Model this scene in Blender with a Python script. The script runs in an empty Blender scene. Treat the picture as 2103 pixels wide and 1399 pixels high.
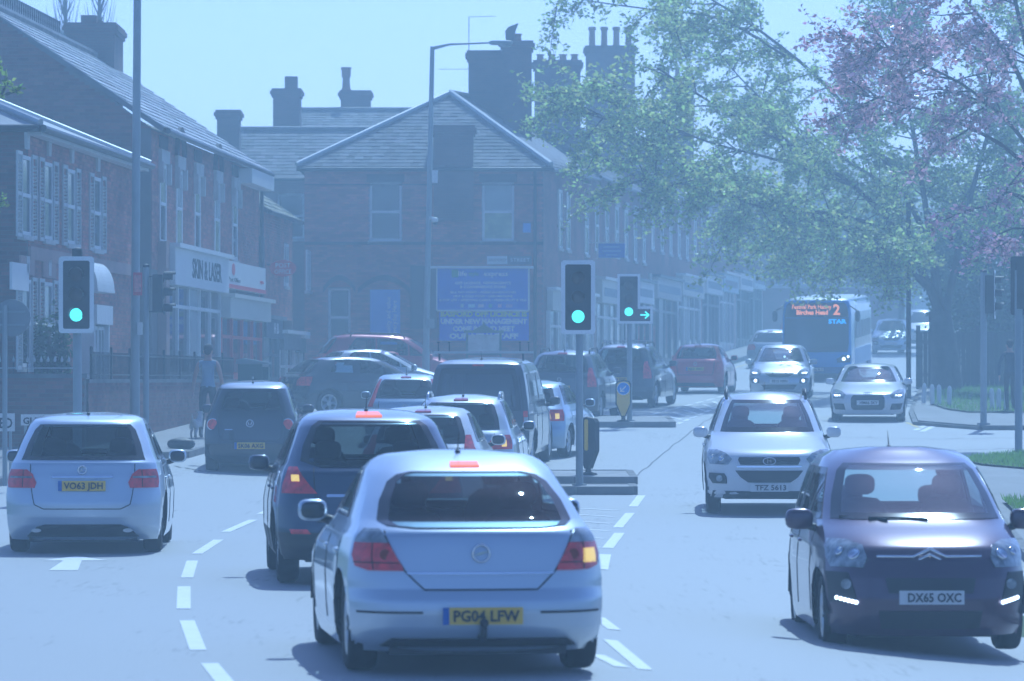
import bpy, math, random
import numpy as np
from mathutils import Vector, Matrix
R = math.radians
random.seed(7); rng = np.random.default_rng(7)
scene = bpy.context.scene
col = scene.collection

# ------------------------------------------------------------------ camera, sky, sun, exposure
FPX = 8200.0; CX = 1051.5; HOR = 780.0; CAMZ = 1.92
cam_data = bpy.data.cameras.new('camera'); cam = bpy.data.objects.new('camera', cam_data); col.objects.link(cam)
cam.location = (0, 0, CAMZ); cam.rotation_euler = (R(90), 0, 0)
cam_data.sensor_width = 36; cam_data.lens = FPX * 36 / 2103
cam_data.shift_y = (HOR - 699.5) / 2103
cam_data.clip_start = 0.5; cam_data.clip_end = 6000
cam_data.dof.use_dof = True; cam_data.dof.focus_distance = 60; cam_data.dof.aperture_fstop = 4.6
scene.camera = cam
SUN_AZ, SUN_EL = 12.0, 50.0          # azimuth measured from the view direction towards the right
world = bpy.data.worlds.new('World'); scene.world = world; world.use_nodes = True
wn = world.node_tree.nodes; wl = world.node_tree.links
bg = wn['Background']; sky = wn.new('ShaderNodeTexSky'); sky.sky_type = 'NISHITA'
sky.sun_disc = False; sky.sun_elevation = R(SUN_EL); sky.sun_rotation = R(SUN_AZ)
sky.air_density = 0.75; sky.dust_density = 0.5; sky.ozone_density = 0.8
skt = wn.new('ShaderNodeMix'); skt.data_type = 'RGBA'; skt.blend_type = 'MULTIPLY'; skt.inputs[0].default_value = 1; skt.inputs[7].default_value = (1.02, .89, 1.0, 1)
wl.new(sky.outputs['Color'], skt.inputs[6]); wl.new(skt.outputs[2], bg.inputs['Color']); bg.inputs['Strength'].default_value = 0.12
sun_data = bpy.data.lights.new('sun', 'SUN'); sun = bpy.data.objects.new('sun', sun_data); col.objects.link(sun)
sun_data.energy = 2.7; sun_data.angle = R(0.53); sun_data.color = (.95, 1.0, 0.84)
sd = Vector((math.sin(R(SUN_AZ)) * math.cos(R(SUN_EL)), math.cos(R(SUN_AZ)) * math.cos(R(SUN_EL)), math.sin(R(SUN_EL))))
sun.rotation_euler = sd.to_track_quat('Z', 'Y').to_euler()
vs = scene.view_settings
vs.view_transform = 'Standard'; vs.look = 'None'; vs.gamma = 1.0; vs.use_curve_mapping = False
vs.exposure = 0.19
vs.use_white_balance = True; vs.white_balance_temperature = 4620; vs.white_balance_tint = 8
cy = scene.cycles
cy.max_bounces = 8; cy.diffuse_bounces = 3; cy.glossy_bounces = 3; cy.transparent_max_bounces = 12
cy.transmission_bounces = 4; cy.volume_bounces = 1; cy.use_denoising = True
cy.sample_clamp_indirect = 6; cy.caustics_reflective = False; cy.caustics_refractive = False
try: cy.denoiser = 'OPENIMAGEDENOISE'
except Exception: pass

# ------------------------------------------------------------------ helpers
def W(px, py, Y):                       # photograph measure at a known distance -> place
    return Vector(((px - CX) / FPX * Y, Y, CAMZ - (py - HOR) / FPX * Y))
def WX(px, Y): return (px - CX) / FPX * Y
def WZ(py, Y): return CAMZ - (py - HOR) / FPX * Y

GY = [-3000, 50, 60, 68, 80, 96, 112, 137, 160, 190, 230, 300, 500, 3000]
GZ = [0, 0, .12, .25, .5, .95, 1.4, 1.85, 2.6, 3.6, 5.0, 7.0, 10, 10]
def G(x, y):
    z = np.interp(y, GY, GZ)
    z = z - 0.095 * np.clip(x - 0.3, 0, 5) * np.clip((52 - y) / 16, 0, 1)
    z = z + 0.06 * np.clip(-x - 3, 0, 4) * np.clip((y - 58) / 12, 0, 1) * np.clip((130 - y) / 15, 0, 1)
    return z if isinstance(z, np.ndarray) else float(z)

MATS = {}
def mat(name, c=(.5, .5, .5), rough=.6, metal=0., coat=0., spec=.5, emit=None, estr=0., var=0., vscale=3., bump=0., bscale=40., attr=None, trans=0.):
    if name in MATS: return MATS[name]
    m = bpy.data.materials.new(name); m.use_nodes = True
    nt = m.node_tree; b = nt.nodes['Principled BSDF']
    b.inputs['Base Color'].default_value = (*c, 1); b.inputs['Roughness'].default_value = rough
    b.inputs['Metallic'].default_value = metal; b.inputs['Coat Weight'].default_value = coat
    b.inputs['Coat Roughness'].default_value = .06; b.inputs['Specular IOR Level'].default_value = spec
    if emit: b.inputs['Emission Color'].default_value = (*emit, 1); b.inputs['Emission Strength'].default_value = estr
    tc = None
    if var or bump:
        tc = nt.nodes.new('ShaderNodeTexCoord')
    last = None
    if var:
        nz = nt.nodes.new('ShaderNodeTexNoise'); nz.inputs['Scale'].default_value = vscale; nz.inputs['Detail'].default_value = 6
        nt.links.new(tc.outputs['Object'], nz.inputs['Vector'])
        rp = nt.nodes.new('ShaderNodeValToRGB')
        rp.color_ramp.elements[0].position = .3; rp.color_ramp.elements[1].position = .7
        rp.color_ramp.elements[0].color = (*[max(0, v * (1 - var)) for v in c], 1)
        rp.color_ramp.elements[1].color = (*[min(1, v * (1 + var)) for v in c], 1)
        nt.links.new(nz.outputs['Fac'], rp.inputs['Fac']); last = rp.outputs['Color']
    if attr:
        at = nt.nodes.new('ShaderNodeAttribute'); at.attribute_name = attr
        mx = nt.nodes.new('ShaderNodeMix'); mx.data_type = 'RGBA'; mx.blend_type = 'MULTIPLY'; mx.inputs[0].default_value = 1
        if last: nt.links.new(last, mx.inputs[6])
        else: mx.inputs[6].default_value = (*c, 1)
        nt.links.new(at.outputs['Color'], mx.inputs[7]); last = mx.outputs[2]
    if last: nt.links.new(last, b.inputs['Base Color'])
    if bump:
        n2 = nt.nodes.new('ShaderNodeTexNoise'); n2.inputs['Scale'].default_value = bscale; n2.inputs['Detail'].default_value = 4
        nt.links.new(tc.outputs['Object'], n2.inputs['Vector'])
        bp = nt.nodes.new('ShaderNodeBump'); bp.inputs['Strength'].default_value = bump; bp.inputs['Distance'].default_value = .02
        nt.links.new(n2.outputs['Fac'], bp.inputs['Height']); nt.links.new(bp.outputs['Normal'], b.inputs['Normal'])
    if trans: b.inputs['Transmission Weight'].default_value = trans
    MATS[name] = m
    return m

def mat_glass(name, tint=(.55, .62, .62), clear=.8, rough=.02, boost=.03, mult=1.):
    if name in MATS: return MATS[name]
    m = bpy.data.materials.new(name); m.use_nodes = True; nt = m.node_tree; nt.nodes.clear()
    o = nt.nodes.new('ShaderNodeOutputMaterial'); fr = nt.nodes.new('ShaderNodeFresnel'); fr.inputs['IOR'].default_value = 1.52
    gl = nt.nodes.new('ShaderNodeBsdfGlossy'); gl.inputs['Roughness'].default_value = rough; gl.inputs['Color'].default_value = (1, 1, 1, 1)
    tr = nt.nodes.new('ShaderNodeBsdfTransparent'); tr.inputs['Color'].default_value = (*tint, 1)
    df = nt.nodes.new('ShaderNodeBsdfDiffuse'); df.inputs['Color'].default_value = (.02, .024, .026, 1)
    m1 = nt.nodes.new('ShaderNodeMixShader'); m1.inputs[0].default_value = clear
    nt.links.new(df.outputs[0], m1.inputs[1]); nt.links.new(tr.outputs[0], m1.inputs[2])
    ml = nt.nodes.new('ShaderNodeMath'); ml.operation = 'MULTIPLY_ADD'; ml.inputs[1].default_value = mult; ml.inputs[2].default_value = boost; ml.use_clamp = True
    nt.links.new(fr.outputs[0], ml.inputs[0])
    m2 = nt.nodes.new('ShaderNodeMixShader'); nt.links.new(ml.outputs[0], m2.inputs[0])
    nt.links.new(m1.outputs[0], m2.inputs[1]); nt.links.new(gl.outputs[0], m2.inputs[2]); nt.links.new(m2.outputs[0], o.inputs['Surface'])
    MATS[name] = m
    return m

class MB:
    """collects faces for ONE mesh object"""
    def __init__(s): s.v = []; s.f = []; s.m = []; s.tone = None
    def add(s, verts, faces, mi=0):
        b = len(s.v); s.v += [tuple(p) for p in verts]; s.f += [tuple(b + i for i in f) for f in faces]; s.m += [mi] * len(faces)
    def box(s, x0, x1, y0, y1, z0, z1, mi=0, fr=None):
        p = [(x0, y0, z0), (x1, y0, z0), (x1, y1, z0), (x0, y1, z0), (x0, y0, z1), (x1, y0, z1), (x1, y1, z1), (x0, y1, z1)]
        if fr: p = [fr(*q) for q in p]
        s.add(p, [(0, 3, 2, 1), (4, 5, 6, 7), (0, 1, 5, 4), (1, 2, 6, 5), (2, 3, 7, 6), (3, 0, 4, 7)], mi)
    def tube(s, pts, rad, n=8, mi=0, cap=True):
        pts = [Vector(p) for p in pts]; rs = rad if isinstance(rad, (list, tuple)) else [rad] * len(pts)
        rings = []
        for i, p in enumerate(pts):
            d = (pts[min(i + 1, len(pts) - 1)] - pts[max(i - 1, 0)]).normalized()
            u = d.orthogonal().normalized() if abs(d.z) < .99 else Vector((1, 0, 0))
            if abs(d.z) < .99: u = d.cross(Vector((0, 0, 1))).normalized()
            w = d.cross(u).normalized()
            rings.append([p + (u * math.cos(2 * math.pi * k / n) + w * math.sin(2 * math.pi * k / n)) * rs[i] for k in range(n)])
        V = [q for r in rings for q in r]; F = []
        for i in range(len(pts) - 1):
            for k in range(n): F.append((i * n + k, i * n + (k + 1) % n, (i + 1) * n + (k + 1) % n, (i + 1) * n + k))
        if cap: F.append(tuple(range(n))[::-1]); F.append(tuple((len(pts) - 1) * n + k for k in range(n)))
        s.add(V, F, mi)
    def disc(s, c, r, axis='y', t=.02, n=20, mi=0, sx=1., sz=1.):
        c = Vector(c); V = []
        for e in (-t / 2, t / 2):
            for k in range(n):
                a = 2 * math.pi * k / n; ca, sa = math.cos(a) * r * sx, math.sin(a) * r * sz
                V.append(c + {'y': Vector((ca, e, sa)), 'x': Vector((e, ca, sa)), 'z': Vector((ca, sa, e))}[axis])
        F = [tuple(range(n)), tuple(range(2 * n - 1, n - 1, -1))] + [(k, n + k, n + (k + 1) % n, (k + 1) % n) for k in range(n)]
        s.add(V, F, mi)
    def lathe(s, prof, axis='z', n=20, mi=0, c=(0, 0, 0), closed=False):
        c = Vector(c); V = []
        for r_, h in prof:
            for k in range(n):
                a = 2 * math.pi * k / n; x, y = r_ * math.cos(a), r_ * math.sin(a)
                V.append(c + {'z': Vector((x, y, h)), 'x': Vector((h, x, y)), 'y': Vector((x, h, y))}[axis])
        F = []; m = len(prof)
        for i in range(m if closed else m - 1):
            j = (i + 1) % m
            for k in range(n): F.append((i * n + k, i * n + (k + 1) % n, j * n + (k + 1) % n, j * n + k))
        s.add(V, F, mi)
    def prism(s, poly, y0, y1, mi=0, fr=None):          # polygon in x,z pushed from y0 to y1
        n = len(poly); V = [(x, y0, z) for x, z in poly] + [(x, y1, z) for x, z in poly]
        if fr: V = [fr(*q) for q in V]
        F = [tuple(range(n)), tuple(range(2 * n - 1, n - 1, -1))] + [(k, n + k, n + (k + 1) % n, (k + 1) % n) for k in range(n)]
        s.add(V, F, mi)
    def blob(s, c, sx, sy, sz, p=3., nu=14, nv=9, mi=0):     # rounded box
        def sg(v, e): return math.copysign(abs(v) ** e, v)
        V = []; F = []
        for i in range(nv):
            ph = -math.pi / 2 + math.pi * i / (nv - 1)
            for k in range(nu):
                th = 2 * math.pi * k / nu
                V.append((c[0] + sx * sg(math.cos(ph), 2 / p) * sg(math.cos(th), 2 / p), c[1] + sy * sg(math.cos(ph), 2 / p) * sg(math.sin(th), 2 / p), c[2] + sz * sg(math.sin(ph), 2 / p)))
        for i in range(nv - 1):
            for k in range(nu): F.append((i * nu + k, i * nu + (k + 1) % nu, (i + 1) * nu + (k + 1) % nu, (i + 1) * nu + k))
        s.add(V, F, mi)
    def mesh(s, name, mats, smooth=False):
        me = bpy.data.meshes.new(name); me.from_pydata(s.v, [], s.f)
        for m in (mats if isinstance(mats, (list, tuple)) else [mats]): me.materials.append(m)
        if any(s.m): me.polygons.foreach_set('material_index', s.m)
        if smooth: me.polygons.foreach_set('use_smooth', [True] * len(s.f))
        if s.tone is not None:
            a = me.color_attributes.new('tone', 'FLOAT_COLOR', 'POINT')
            a.data.foreach_set('color', np.asarray(s.tone, dtype=np.float32).ravel())
        me.update(); return me
    def build(s, name, mats, parent=None, smooth=False, sharp=None):
        me = s.mesh(name, mats, smooth)
        if smooth and sharp: 
            try: me.set_sharp_from_angle(angle=R(sharp))
            except Exception: pass
        return put(name, me, parent)

def put(name, me, parent=None):
    o = bpy.data.objects.new(name, me); col.objects.link(o)
    if parent: o.parent = parent
    return o
def tag(o, label=None, cat=None, group=None, kind=None):
    if label: o['label'] = label
    if cat: o['category'] = cat
    if group: o['group'] = group
    if kind: o['kind'] = kind
    return o
def empty(name, loc=(0, 0, 0), rz=0., label=None, cat=None, group=None):
    o = bpy.data.objects.new(name, None); col.objects.link(o); o.location = loc; o.rotation_euler = (0, 0, rz)
    o.empty_display_size = .2
    return tag(o, label, cat, group)
def copy_tree(o, parent=None, label=None):
    c = o.copy(); col.objects.link(c)
    if parent: c.parent = parent
    if label: c['label'] = label
    for ch in list(o.children): copy_tree(ch, c)
    return c
_dg = {}
def text_mesh(body, size, bold=0.0, ext=.004, align='CENTER', space=1.0, squeeze=1.0):
    k = (body, size, bold, ext, align, space, squeeze)
    if k in _dg: return _dg[k]
    cu = bpy.data.curves.new('lettering', 'FONT'); cu.body = body; cu.size = size; cu.extrude = ext; cu.offset = bold
    cu.align_x = align; cu.align_y = 'CENTER'; cu.resolution_u = 2; cu.space_character = space
    o = bpy.data.objects.new('lettering', cu); col.objects.link(o)
    dg = bpy.context.evaluated_depsgraph_get(); me = bpy.data.meshes.new_from_object(o.evaluated_get(dg))
    bpy.data.objects.remove(o); bpy.data.curves.remove(cu)
    if squeeze != 1.0:
        for v in me.vertices: v.co.x *= squeeze
    me.name = 'lettering'; _dg[k] = me
    return me
def text(body, size, m, parent, loc, a=(1, 0, 0), name='lettering', bold=0., align='CENTER', space=1., squeeze=1., fit=None):
    """lettering in a vertical plane: a is the reading direction"""
    me = text_mesh(body, size, bold, .004, align, space, squeeze).copy(); me.materials.clear(); me.materials.append(m)
    if fit:
        xs = [v.co.x for v in me.vertices]; w = max(xs) - min(xs)
        for v in me.vertices: v.co.x *= fit / w
    o = put(name, me, parent); a = Vector(a).normalized(); up = Vector((0, 0, 1)); n = a.cross(up)
    o.matrix_local = Matrix(((a.x, up.x, n.x, loc[0]), (a.y, up.y, n.y, loc[1]), (a.z, up.z, n.z, loc[2]), (0, 0, 0, 1)))
    return o

# shared colours
WHITE = mat('white_paint', (.72, .72, .70), .45, var=.06, vscale=2)
BLACK = mat('black_plastic', (.012, .012, .013), .55)
RUBBER = mat('tyre_rubber', (.013, .013, .014), .85)
GREY_METAL = mat('galvanised_grey', (.23, .24, .25), .5, metal=.35, var=.08, vscale=4)
ALLOY = mat('alloy_rim', (.45, .46, .47), .3, metal=.85)
CHROME = mat('chrome_trim', (.75, .75, .76), .12, metal=1.)

# ------------------------------------------------------------------ ground, road, pavements, markings
def GP(px, py):                        # the spot on the road that the photograph shows there
    lo, hi = 15., 400.
    f = lambda Y: WZ(py, Y) - G(WX(px, Y), Y)
    for _ in range(60):
        mid = (lo + hi) / 2
        if f(mid) > 0: lo = mid
        else: hi = mid
    return (WX(px, lo), lo)

def asphalt(name, base, dark, seed=0., speck=.35, rough=.62):
    m = bpy.data.materials.new(name); m.use_nodes = True; nt = m.node_tree; b = nt.nodes['Principled BSDF']
    N = nt.nodes.new; L = nt.links.new
    tc = N('ShaderNodeTexCoord'); mp = N('ShaderNodeMapping'); mp.inputs['Location'].default_value = (seed, seed * 2, 0); L(tc.outputs['Object'], mp.inputs['Vector'])
    n1 = N('ShaderNodeTexNoise'); n1.inputs['Scale'].default_value = .5; n1.inputs['Detail'].default_value = 5; L(mp.outputs[0], n1.inputs['Vector'])
    mp2 = N('ShaderNodeMapping'); mp2.inputs['Scale'].default_value = (1.3, .12, 1); L(tc.outputs['Object'], mp2.inputs['Vector'])
    n2 = N('ShaderNodeTexNoise'); n2.inputs['Scale'].default_value = 1.2; n2.inputs['Detail'].default_value = 6; L(mp2.outputs[0], n2.inputs['Vector'])
    n3 = N('ShaderNodeTexNoise'); n3.inputs['Scale'].default_value = 17; n3.inputs['Detail'].default_value = 5; mp3 = N('ShaderNodeMapping'); mp3.inputs['Scale'].default_value = (1, .09, 1); L(tc.outputs['Object'], mp3.inputs['Vector']); L(mp3.outputs[0], n3.inputs['Vector'])
    a1 = N('ShaderNodeMath'); a1.operation = 'ADD'; L(n1.outputs['Fac'], a1.inputs[0]); L(n2.outputs['Fac'], a1.inputs[1])
    a2 = N('ShaderNodeMath'); a2.operation = 'MULTIPLY_ADD'; L(n3.outputs['Fac'], a2.inputs[0]); a2.inputs[1].default_value = speck * 2; L(a1.outputs[0], a2.inputs[2])
    rp = N('ShaderNodeValToRGB'); rp.color_ramp.elements[0].position = .78 + speck * .6; rp.color_ramp.elements[1].position = 1.22 + speck * 1.3
    d = N('ShaderNodeMath'); d.operation = 'MULTIPLY'; d.inputs[1].default_value = .55; L(a2.outputs[0], d.inputs[0])
    rp.color_ramp.elements[0].position = .45; rp.color_ramp.elements[1].position = .95
    rp.color_ramp.elements[0].color = (*dark, 1); rp.color_ramp.elements[1].color = (*base, 1)
    L(d.outputs[0], rp.inputs['Fac']); L(rp.outputs[0], b.inputs['Base Color'])
    b.inputs['Roughness'].default_value = rough
    bp = N('ShaderNodeBump'); bp.inputs['Strength'].default_value = .35; bp.inputs['Distance'].default_value = .012
    n4 = N('ShaderNodeTexNoise'); n4.inputs['Scale'].default_value = 55; L(tc.outputs['Object'], n4.inputs['Vector'])
    L(n4.outputs['Fac'], bp.inputs['Height']); L(bp.outputs[0], b.inputs['Normal'])
    MATS[name] = m
    return m
ASPH = asphalt('worn_asphalt', (.38, .385, .385), (.09, .092, .094), 0., .95)
PAVE = asphalt('pale_pavement', (.3, .295, .29), (.17, .165, .16), 5., .25, .7)
KERB = mat('kerb_concrete', (.2, .195, .19), .8, var=.25, vscale=3)
LINE = mat('road_paint', (.8, .8, .78), .55, var=.08, vscale=6)
OLDLINE = mat('worn_road_paint', (.36, .36, .355), .65, var=.3, vscale=8)
YELLOW_LINE = mat('yellow_road_paint', (.62, .5, .16), .6, var=.15, vscale=5)
TAR = mat('tar_seam', (.17, .17, .17), .8)
GRASS = None
SOIL = mat('turf_ground', (.075, .115, .035), .9, var=.35, vscale=.6)

def strip(name, Ys, xl, xr, ncol, h, m, parent=None, skirt=0.):
    b = MB(); n = ncol + 1
    for Y in Ys:
        a, c = xl(Y), xr(Y)
        for k in range(n):
            x = a + (c - a) * k / ncol; b.v.append((x, Y, G(x, Y) + h))
    for i in range(len(Ys) - 1):
        for k in range(ncol):
            b.f.append((i * n + k, i * n + k + 1, (i + 1) * n + k + 1, (i + 1) * n + k)); b.m.append(0)
    if skirt:
        ring = [k for k in range(n)] + [i * n + ncol for i in range(1, len(Ys))] + [(len(Ys) - 1) * n + k for k in range(ncol - 1, -1, -1)] + [i * n for i in range(len(Ys) - 2, 0, -1)]
        base = len(b.v); b.v += [(b.v[i][0], b.v[i][1], b.v[i][2] - skirt) for i in ring]
        q = len(ring)
        for j in range(q): b.f.append((ring[j], base + j, base + (j + 1) % q, ring[(j + 1) % q])); b.m.append(0)
    return b.build(name, m, parent, True, 40)
def ip(pts): 
    ys = [p[0] for p in pts]; xs = [p[1] for p in pts]
    return lambda Y: float(np.interp(Y, ys, xs))

# terrain reaching the horizon
gxs = [-2500, -800, -250, -80, -30, -16] + list(np.arange(-12, 21, 3.)) + [26, 40, 90, 260, 800, 2500]
gys = [-600, -200, -60, 0] + list(np.arange(10, 250, 5.)) + [260, 280, 300, 350, 420, 500, 700, 1200, 3000]
b = MB()
for y in gys:
    for x in gxs: b.v.append((x, y, G(x, y) - .05))
n = len(gxs)
for i in range(len(gys) - 1):
    for k in range(n - 1): b.f.append((i * n + k, i * n + k + 1, (i + 1) * n + k + 1, (i + 1) * n + k)); b.m.append(0)
tag(b.build('ground', SOIL, None, True), kind='structure')

XL = ip([(5, -8.5), (60, -8.5), (70, -6.8), (72, -5.9), (92, -4.8), (97, -6.2), (110, -6.0), (113, -14), (118, -14), (118.1, 2.2), (130, 4.6), (150, 7.6), (190, 13.6), (235, 20.6)])
XR = ip([(5, 4.2), (30, 4.9), (42, 5.7), (60, 6.9), (73, 7.9), (76, 9.6), (77.5, 30), (89, 30), (90, 10.6), (93, 9.4), (100, 10.0), (137, 14.2), (160, 18.5), (190, 24.5), (235, 33)])
Ys = sorted(set(list(np.arange(5, 236, 1.5)) + [72, 76, 77.5, 89, 90, 93, 113, 118, 118.1]))
road = tag(strip('road', Ys, XL, XR, 24, 0., ASPH), kind='structure')

def ribbon(name, pts, w, m, h=.004, parent=road, px=True, step=.6):
    P = [Vector((*GP(*p), 0)) if px else Vector((*p, 0)) for p in pts]
    Q = [P[0]]
    for a, c in zip(P, P[1:]):
        k = max(1, int((c - a).length / step))
        Q += [a.lerp(c, (j + 1) / k) for j in range(k)]
    b = MB()
    for i, p in enumerate(Q):
        d = (Q[min(i + 1, len(Q) - 1)] - Q[max(i - 1, 0)]).normalized(); nn = Vector((-d.y, d.x, 0)) * w / 2
        for s in (-1, 1):
            q = p + nn * s; b.v.append((q.x, q.y, G(q.x, q.y) + h))
    for i in range(len(Q) - 1): b.f.append((2 * i, 2 * i + 1, 2 * i + 3, 2 * i + 2)); b.m.append(0)
    return b.build(name, m, parent)
for seg in [((520, 1068), (463, 1093)), ((449, 1109), (404, 1138)), ((395, 1152), (384, 1187)), ((378, 1205), (377, 1251)), ((384, 1275), (407, 1336)), ((430, 1363), (470, 1412)), ((556, 1047), (535, 1056)),
            ((1243, 1139), (1236, 1170)), ((1272, 1095), (1248, 1126)), ((1294, 1054), (1269, 1084)), ((1317, 1018), (1300, 1041))]:
    ribbon('lane_dash', seg, .12 if seg[0][0] < 700 else .13, LINE)
for seg in [((1228, 1268), (1262, 1294)), ((1253, 1315), (1325, 1376)), ((1226, 1345), (1278, 1371))]: ribbon('lane_dash', seg, .11, LINE)
for y0 in (1044, 1057, 1071, 1086, 1102, 1120): ribbon('hatch_line', [(1180, y0), (1268 - (y0 - 1044) * .42, y0 + 5)], .1, LINE)
# hatched middle strip of the far road
for k in range(9):
    t = k / 9.; ribbon('lane_dash', [(1315 + 204 * t, 858 - 53 * t), (1315 + 204 * (t + .07), 858 - 53 * (t + .07))], .12, LINE)
    ribbon('lane_dash', [(1391 + 130 * t, 871 - 55 * t), (1391 + 130 * (t + .07), 871 - 55 * (t + .07))], .12, LINE)
    ribbon('hatch_line', [(1338 + 190 * t, 858 - 50 * t), (1385 + 140 * t, 868 - 55 * t)], .1, LINE)
# arrow in the left lane
b = MB()
arrow = [GP(*p) for p in [(100, 1172), (160, 1172), (168, 1152), (224, 1152), (158, 1143), (84, 1152), (130, 1152)]]
b.v = [(x, y, G(x, y) + .004) for x, y in arrow]; b.f = [(0, 1, 2, 6), (5, 6, 2, 3, 4)]; b.m = [0, 0]; b.build('lane_arrow', LINE, road)
for k in range(7):
    ribbon('yellow_line', [(1345 + 30 * k, 806 - 9.2 * k), (1345 + 30 * (k + 1), 806 - 9.2 * (k + 1))], .1, YELLOW_LINE)
ribbon('yellow_line', [(1862, 868), (1890, 880)], .1, YELLOW_LINE); ribbon('edge_line', [(1880, 884), (1912, 868)], .14, LINE); ribbon('edge_line', [(1893, 887), (1925, 872)], .14, LINE)
# dark sealing seams and trench scars
sc = random.Random(3)
def wob(pts, n=8, a=3):
    out = []
    for p, q in zip(pts, pts[1:]):
        for k in range(n): out.append((p[0] + (q[0] - p[0]) * k / n + sc.uniform(-a, a), p[1] + (q[1] - p[1]) * k / n + sc.uniform(-a, a) * .3))
    return out + [pts[-1]]
ribbon('tar_seam', wob([(1300, 985), (1345, 945), (1420, 885), (1490, 838)]), .03, TAR, .0045, step=.3)
ribbon('tar_seam', wob([(1700, 897), (1900, 902), (2103, 900)]), .05, TAR, .0045)
ribbon('tar_seam', wob([(1780, 918), (1960, 925), (2090, 921)]), .06, TAR, .0045)
ribbon('tar_seam', wob([(360, 958), (415, 968), (560, 975)]), .06, TAR, .0045)

# kerb stones, one by one
kb = MB(); kb.box(-.455, .455, -.0625, .0625, -.2, 0); 
kerb_mesh = kb.mesh('kerb_stone', KERB)
def kerb(path, parent, h=.12, length=.915):
    P = [Vector((*p, 0)) for p in path]; seg = 0
    for a, c in zip(P, P[1:]):
        d = (c - a); k = max(1, round(d.length / length)); d.normalize()
        for j in range(k):
            q0 = a.lerp(c, j / k); q1 = a.lerp(c, (j + 1) / k); q = (q0 + q1) / 2
            o = put('kerb_stone', kerb_mesh, parent)
            z0, z1 = G(q0.x, q0.y), G(q1.x, q1.y)
            o.location = (q.x, q.y, G(q.x, q.y) + h + random.uniform(-.006, .006))
            o.rotation_euler = (0, -math.atan2(z1 - z0, (q1 - q0).length), math.atan2(d.y, d.x) + random.uniform(-.01, .01))
            o.scale = ((q1 - q0).length / .915 * .992, 1, 1)
# left pavement
pl = tag(strip('pavement', [60, 65, 70, 72, 76, 80, 84, 88, 92, 97, 103, 110], lambda Y: -11.5, lambda Y: XL(Y) - .06, 6, .115, PAVE, skirt=.15), kind='structure')
kerb([(-8.5, 60), (-6.8, 70), (-5.9, 72), (-4.8, 92), (-6.2, 97), (-6.0, 110)], pl)
# pavement in front of the corner building and the shop terrace
pe = tag(strip('pavement', [116.2, 117, 118, 119], lambda Y: -6.4, lambda Y: 2.0 + (Y - 116.2) * .15, 8, .115, PAVE, skirt=.15), kind='structure')
kerb([(-6.4, 116.1), (1.9, 116.1), (2.7, 118)], pe)
pe2 = tag(strip('pavement', list(np.arange(119.02, 236, 4)), lambda Y: (Y - 119) * .15 - .5, lambda Y: (2.4 + (Y - 119) * .155), 3, .115, PAVE, skirt=.15), kind='structure')
kerb([(2.46, 119.1), (13.5, 190.5), (20.3, 235)], pe2)
# right side: far corner pavement, near verge
pr = tag(strip('pavement', list(np.arange(90.2, 112, 3)) + [115, 125, 137, 160, 190, 235], lambda Y: XR(Y) + .06, lambda Y: XR(Y) + (16 if Y < 112 else 3.2), 10, .1, PAVE, skirt=.15), kind='structure')
kerb([(22, 90.1), (10.6, 90.1)], pr, .1)
kerb([(10.6, 90.1), (9.4, 93), (10.0, 100), (14.2, 137)], pr, .07)
pn = tag(strip('pavement', [20, 30, 42, 50, 60, 66, 70, 73, 75.5], lambda Y: XR(Y) + .06, lambda Y: XR(Y) + 14, 8, .1, PAVE, skirt=.15), kind='structure')
kerb([(4.5, 20), (4.9, 30), (5.7, 42), (6.9, 60), (7.9, 73), (9.5, 75.9), (20, 76.2)], pn, .1)

def grassmat():
    m = bpy.data.materials.new('grass_blades'); m.use_nodes = True; nt = m.node_tree; b = nt.nodes['Principled BSDF']; b.inputs['Base Color'].default_value = (.13, .25, .045, 1); b.inputs['Roughness'].default_value = .6
    t = nt.nodes.new('ShaderNodeBsdfTranslucent'); t.inputs['Color'].default_value = (.26, .45, .08, 1); ms = nt.nodes.new('ShaderNodeMixShader'); ms.inputs[0].default_value = .5
    nt.links.new(b.outputs[0], ms.inputs[1]); nt.links.new(t.outputs[0], ms.inputs[2]); nt.links.new(ms.outputs[0], nt.nodes['Material Output'].inputs['Surface']); return m
GRASS = grassmat()
def turf(name, label, poly_rows, n, hh, par=None):
    """grass: thin blades standing on a patch; rows = (Y, x0, x1)"""
    b = MB(); Yr = [r[0] for r in poly_rows]
    base = len(b.v)
    for (Y, x0, x1) in poly_rows:
        for k in range(7): x = x0 + (x1 - x0) * k / 6; b.v.append((x, Y, G(x, Y) + .135))
    for i in range(len(poly_rows) - 1):
        for k in range(6): b.f.append((i * 7 + k, i * 7 + k + 1, (i + 1) * 7 + k + 1, (i + 1) * 7 + k)); b.m.append(1)
    for _ in range(n):
        Y = random.uniform(Yr[0], Yr[-1]); x0 = np.interp(Y, Yr, [r[1] for r in poly_rows]); x1 = np.interp(Y, Yr, [r[2] for r in poly_rows])
        x = random.uniform(x0, x1); z = G(x, Y) + .13; a = random.uniform(0, 6.28); w = random.uniform(.008, .02); h = random.uniform(.4, 1.2) * hh
        dx, dy = math.cos(a) * w, math.sin(a) * w; l = random.uniform(-.05, .05)
        b.add([(x - dx, Y - dy, z), (x + dx, Y + dy, z), (x + l, Y + random.uniform(-.05, .05), z + h)], [(0, 1, 2)], 0)
    o = b.build(name, [GRASS, SOIL], par)
    return tag(o, label, 'grass', kind='stuff')
turf('grass_verge', 'sunlit green grass verge beside the near right pavement', [(68.5, 9.0, 16), (70.5, 8.3, 16), (72.5, 8.12, 16), (74, 8.7, 15), (75.4, 9.6, 15)], 14000, .1)
turf('grass_verge', 'narrow strip of grass behind the plum car at the right edge', [(38, 5.6, 7.6), (50, 6.5, 8.0), (57, 7.0, 8.6)], 5000, .1)
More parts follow.
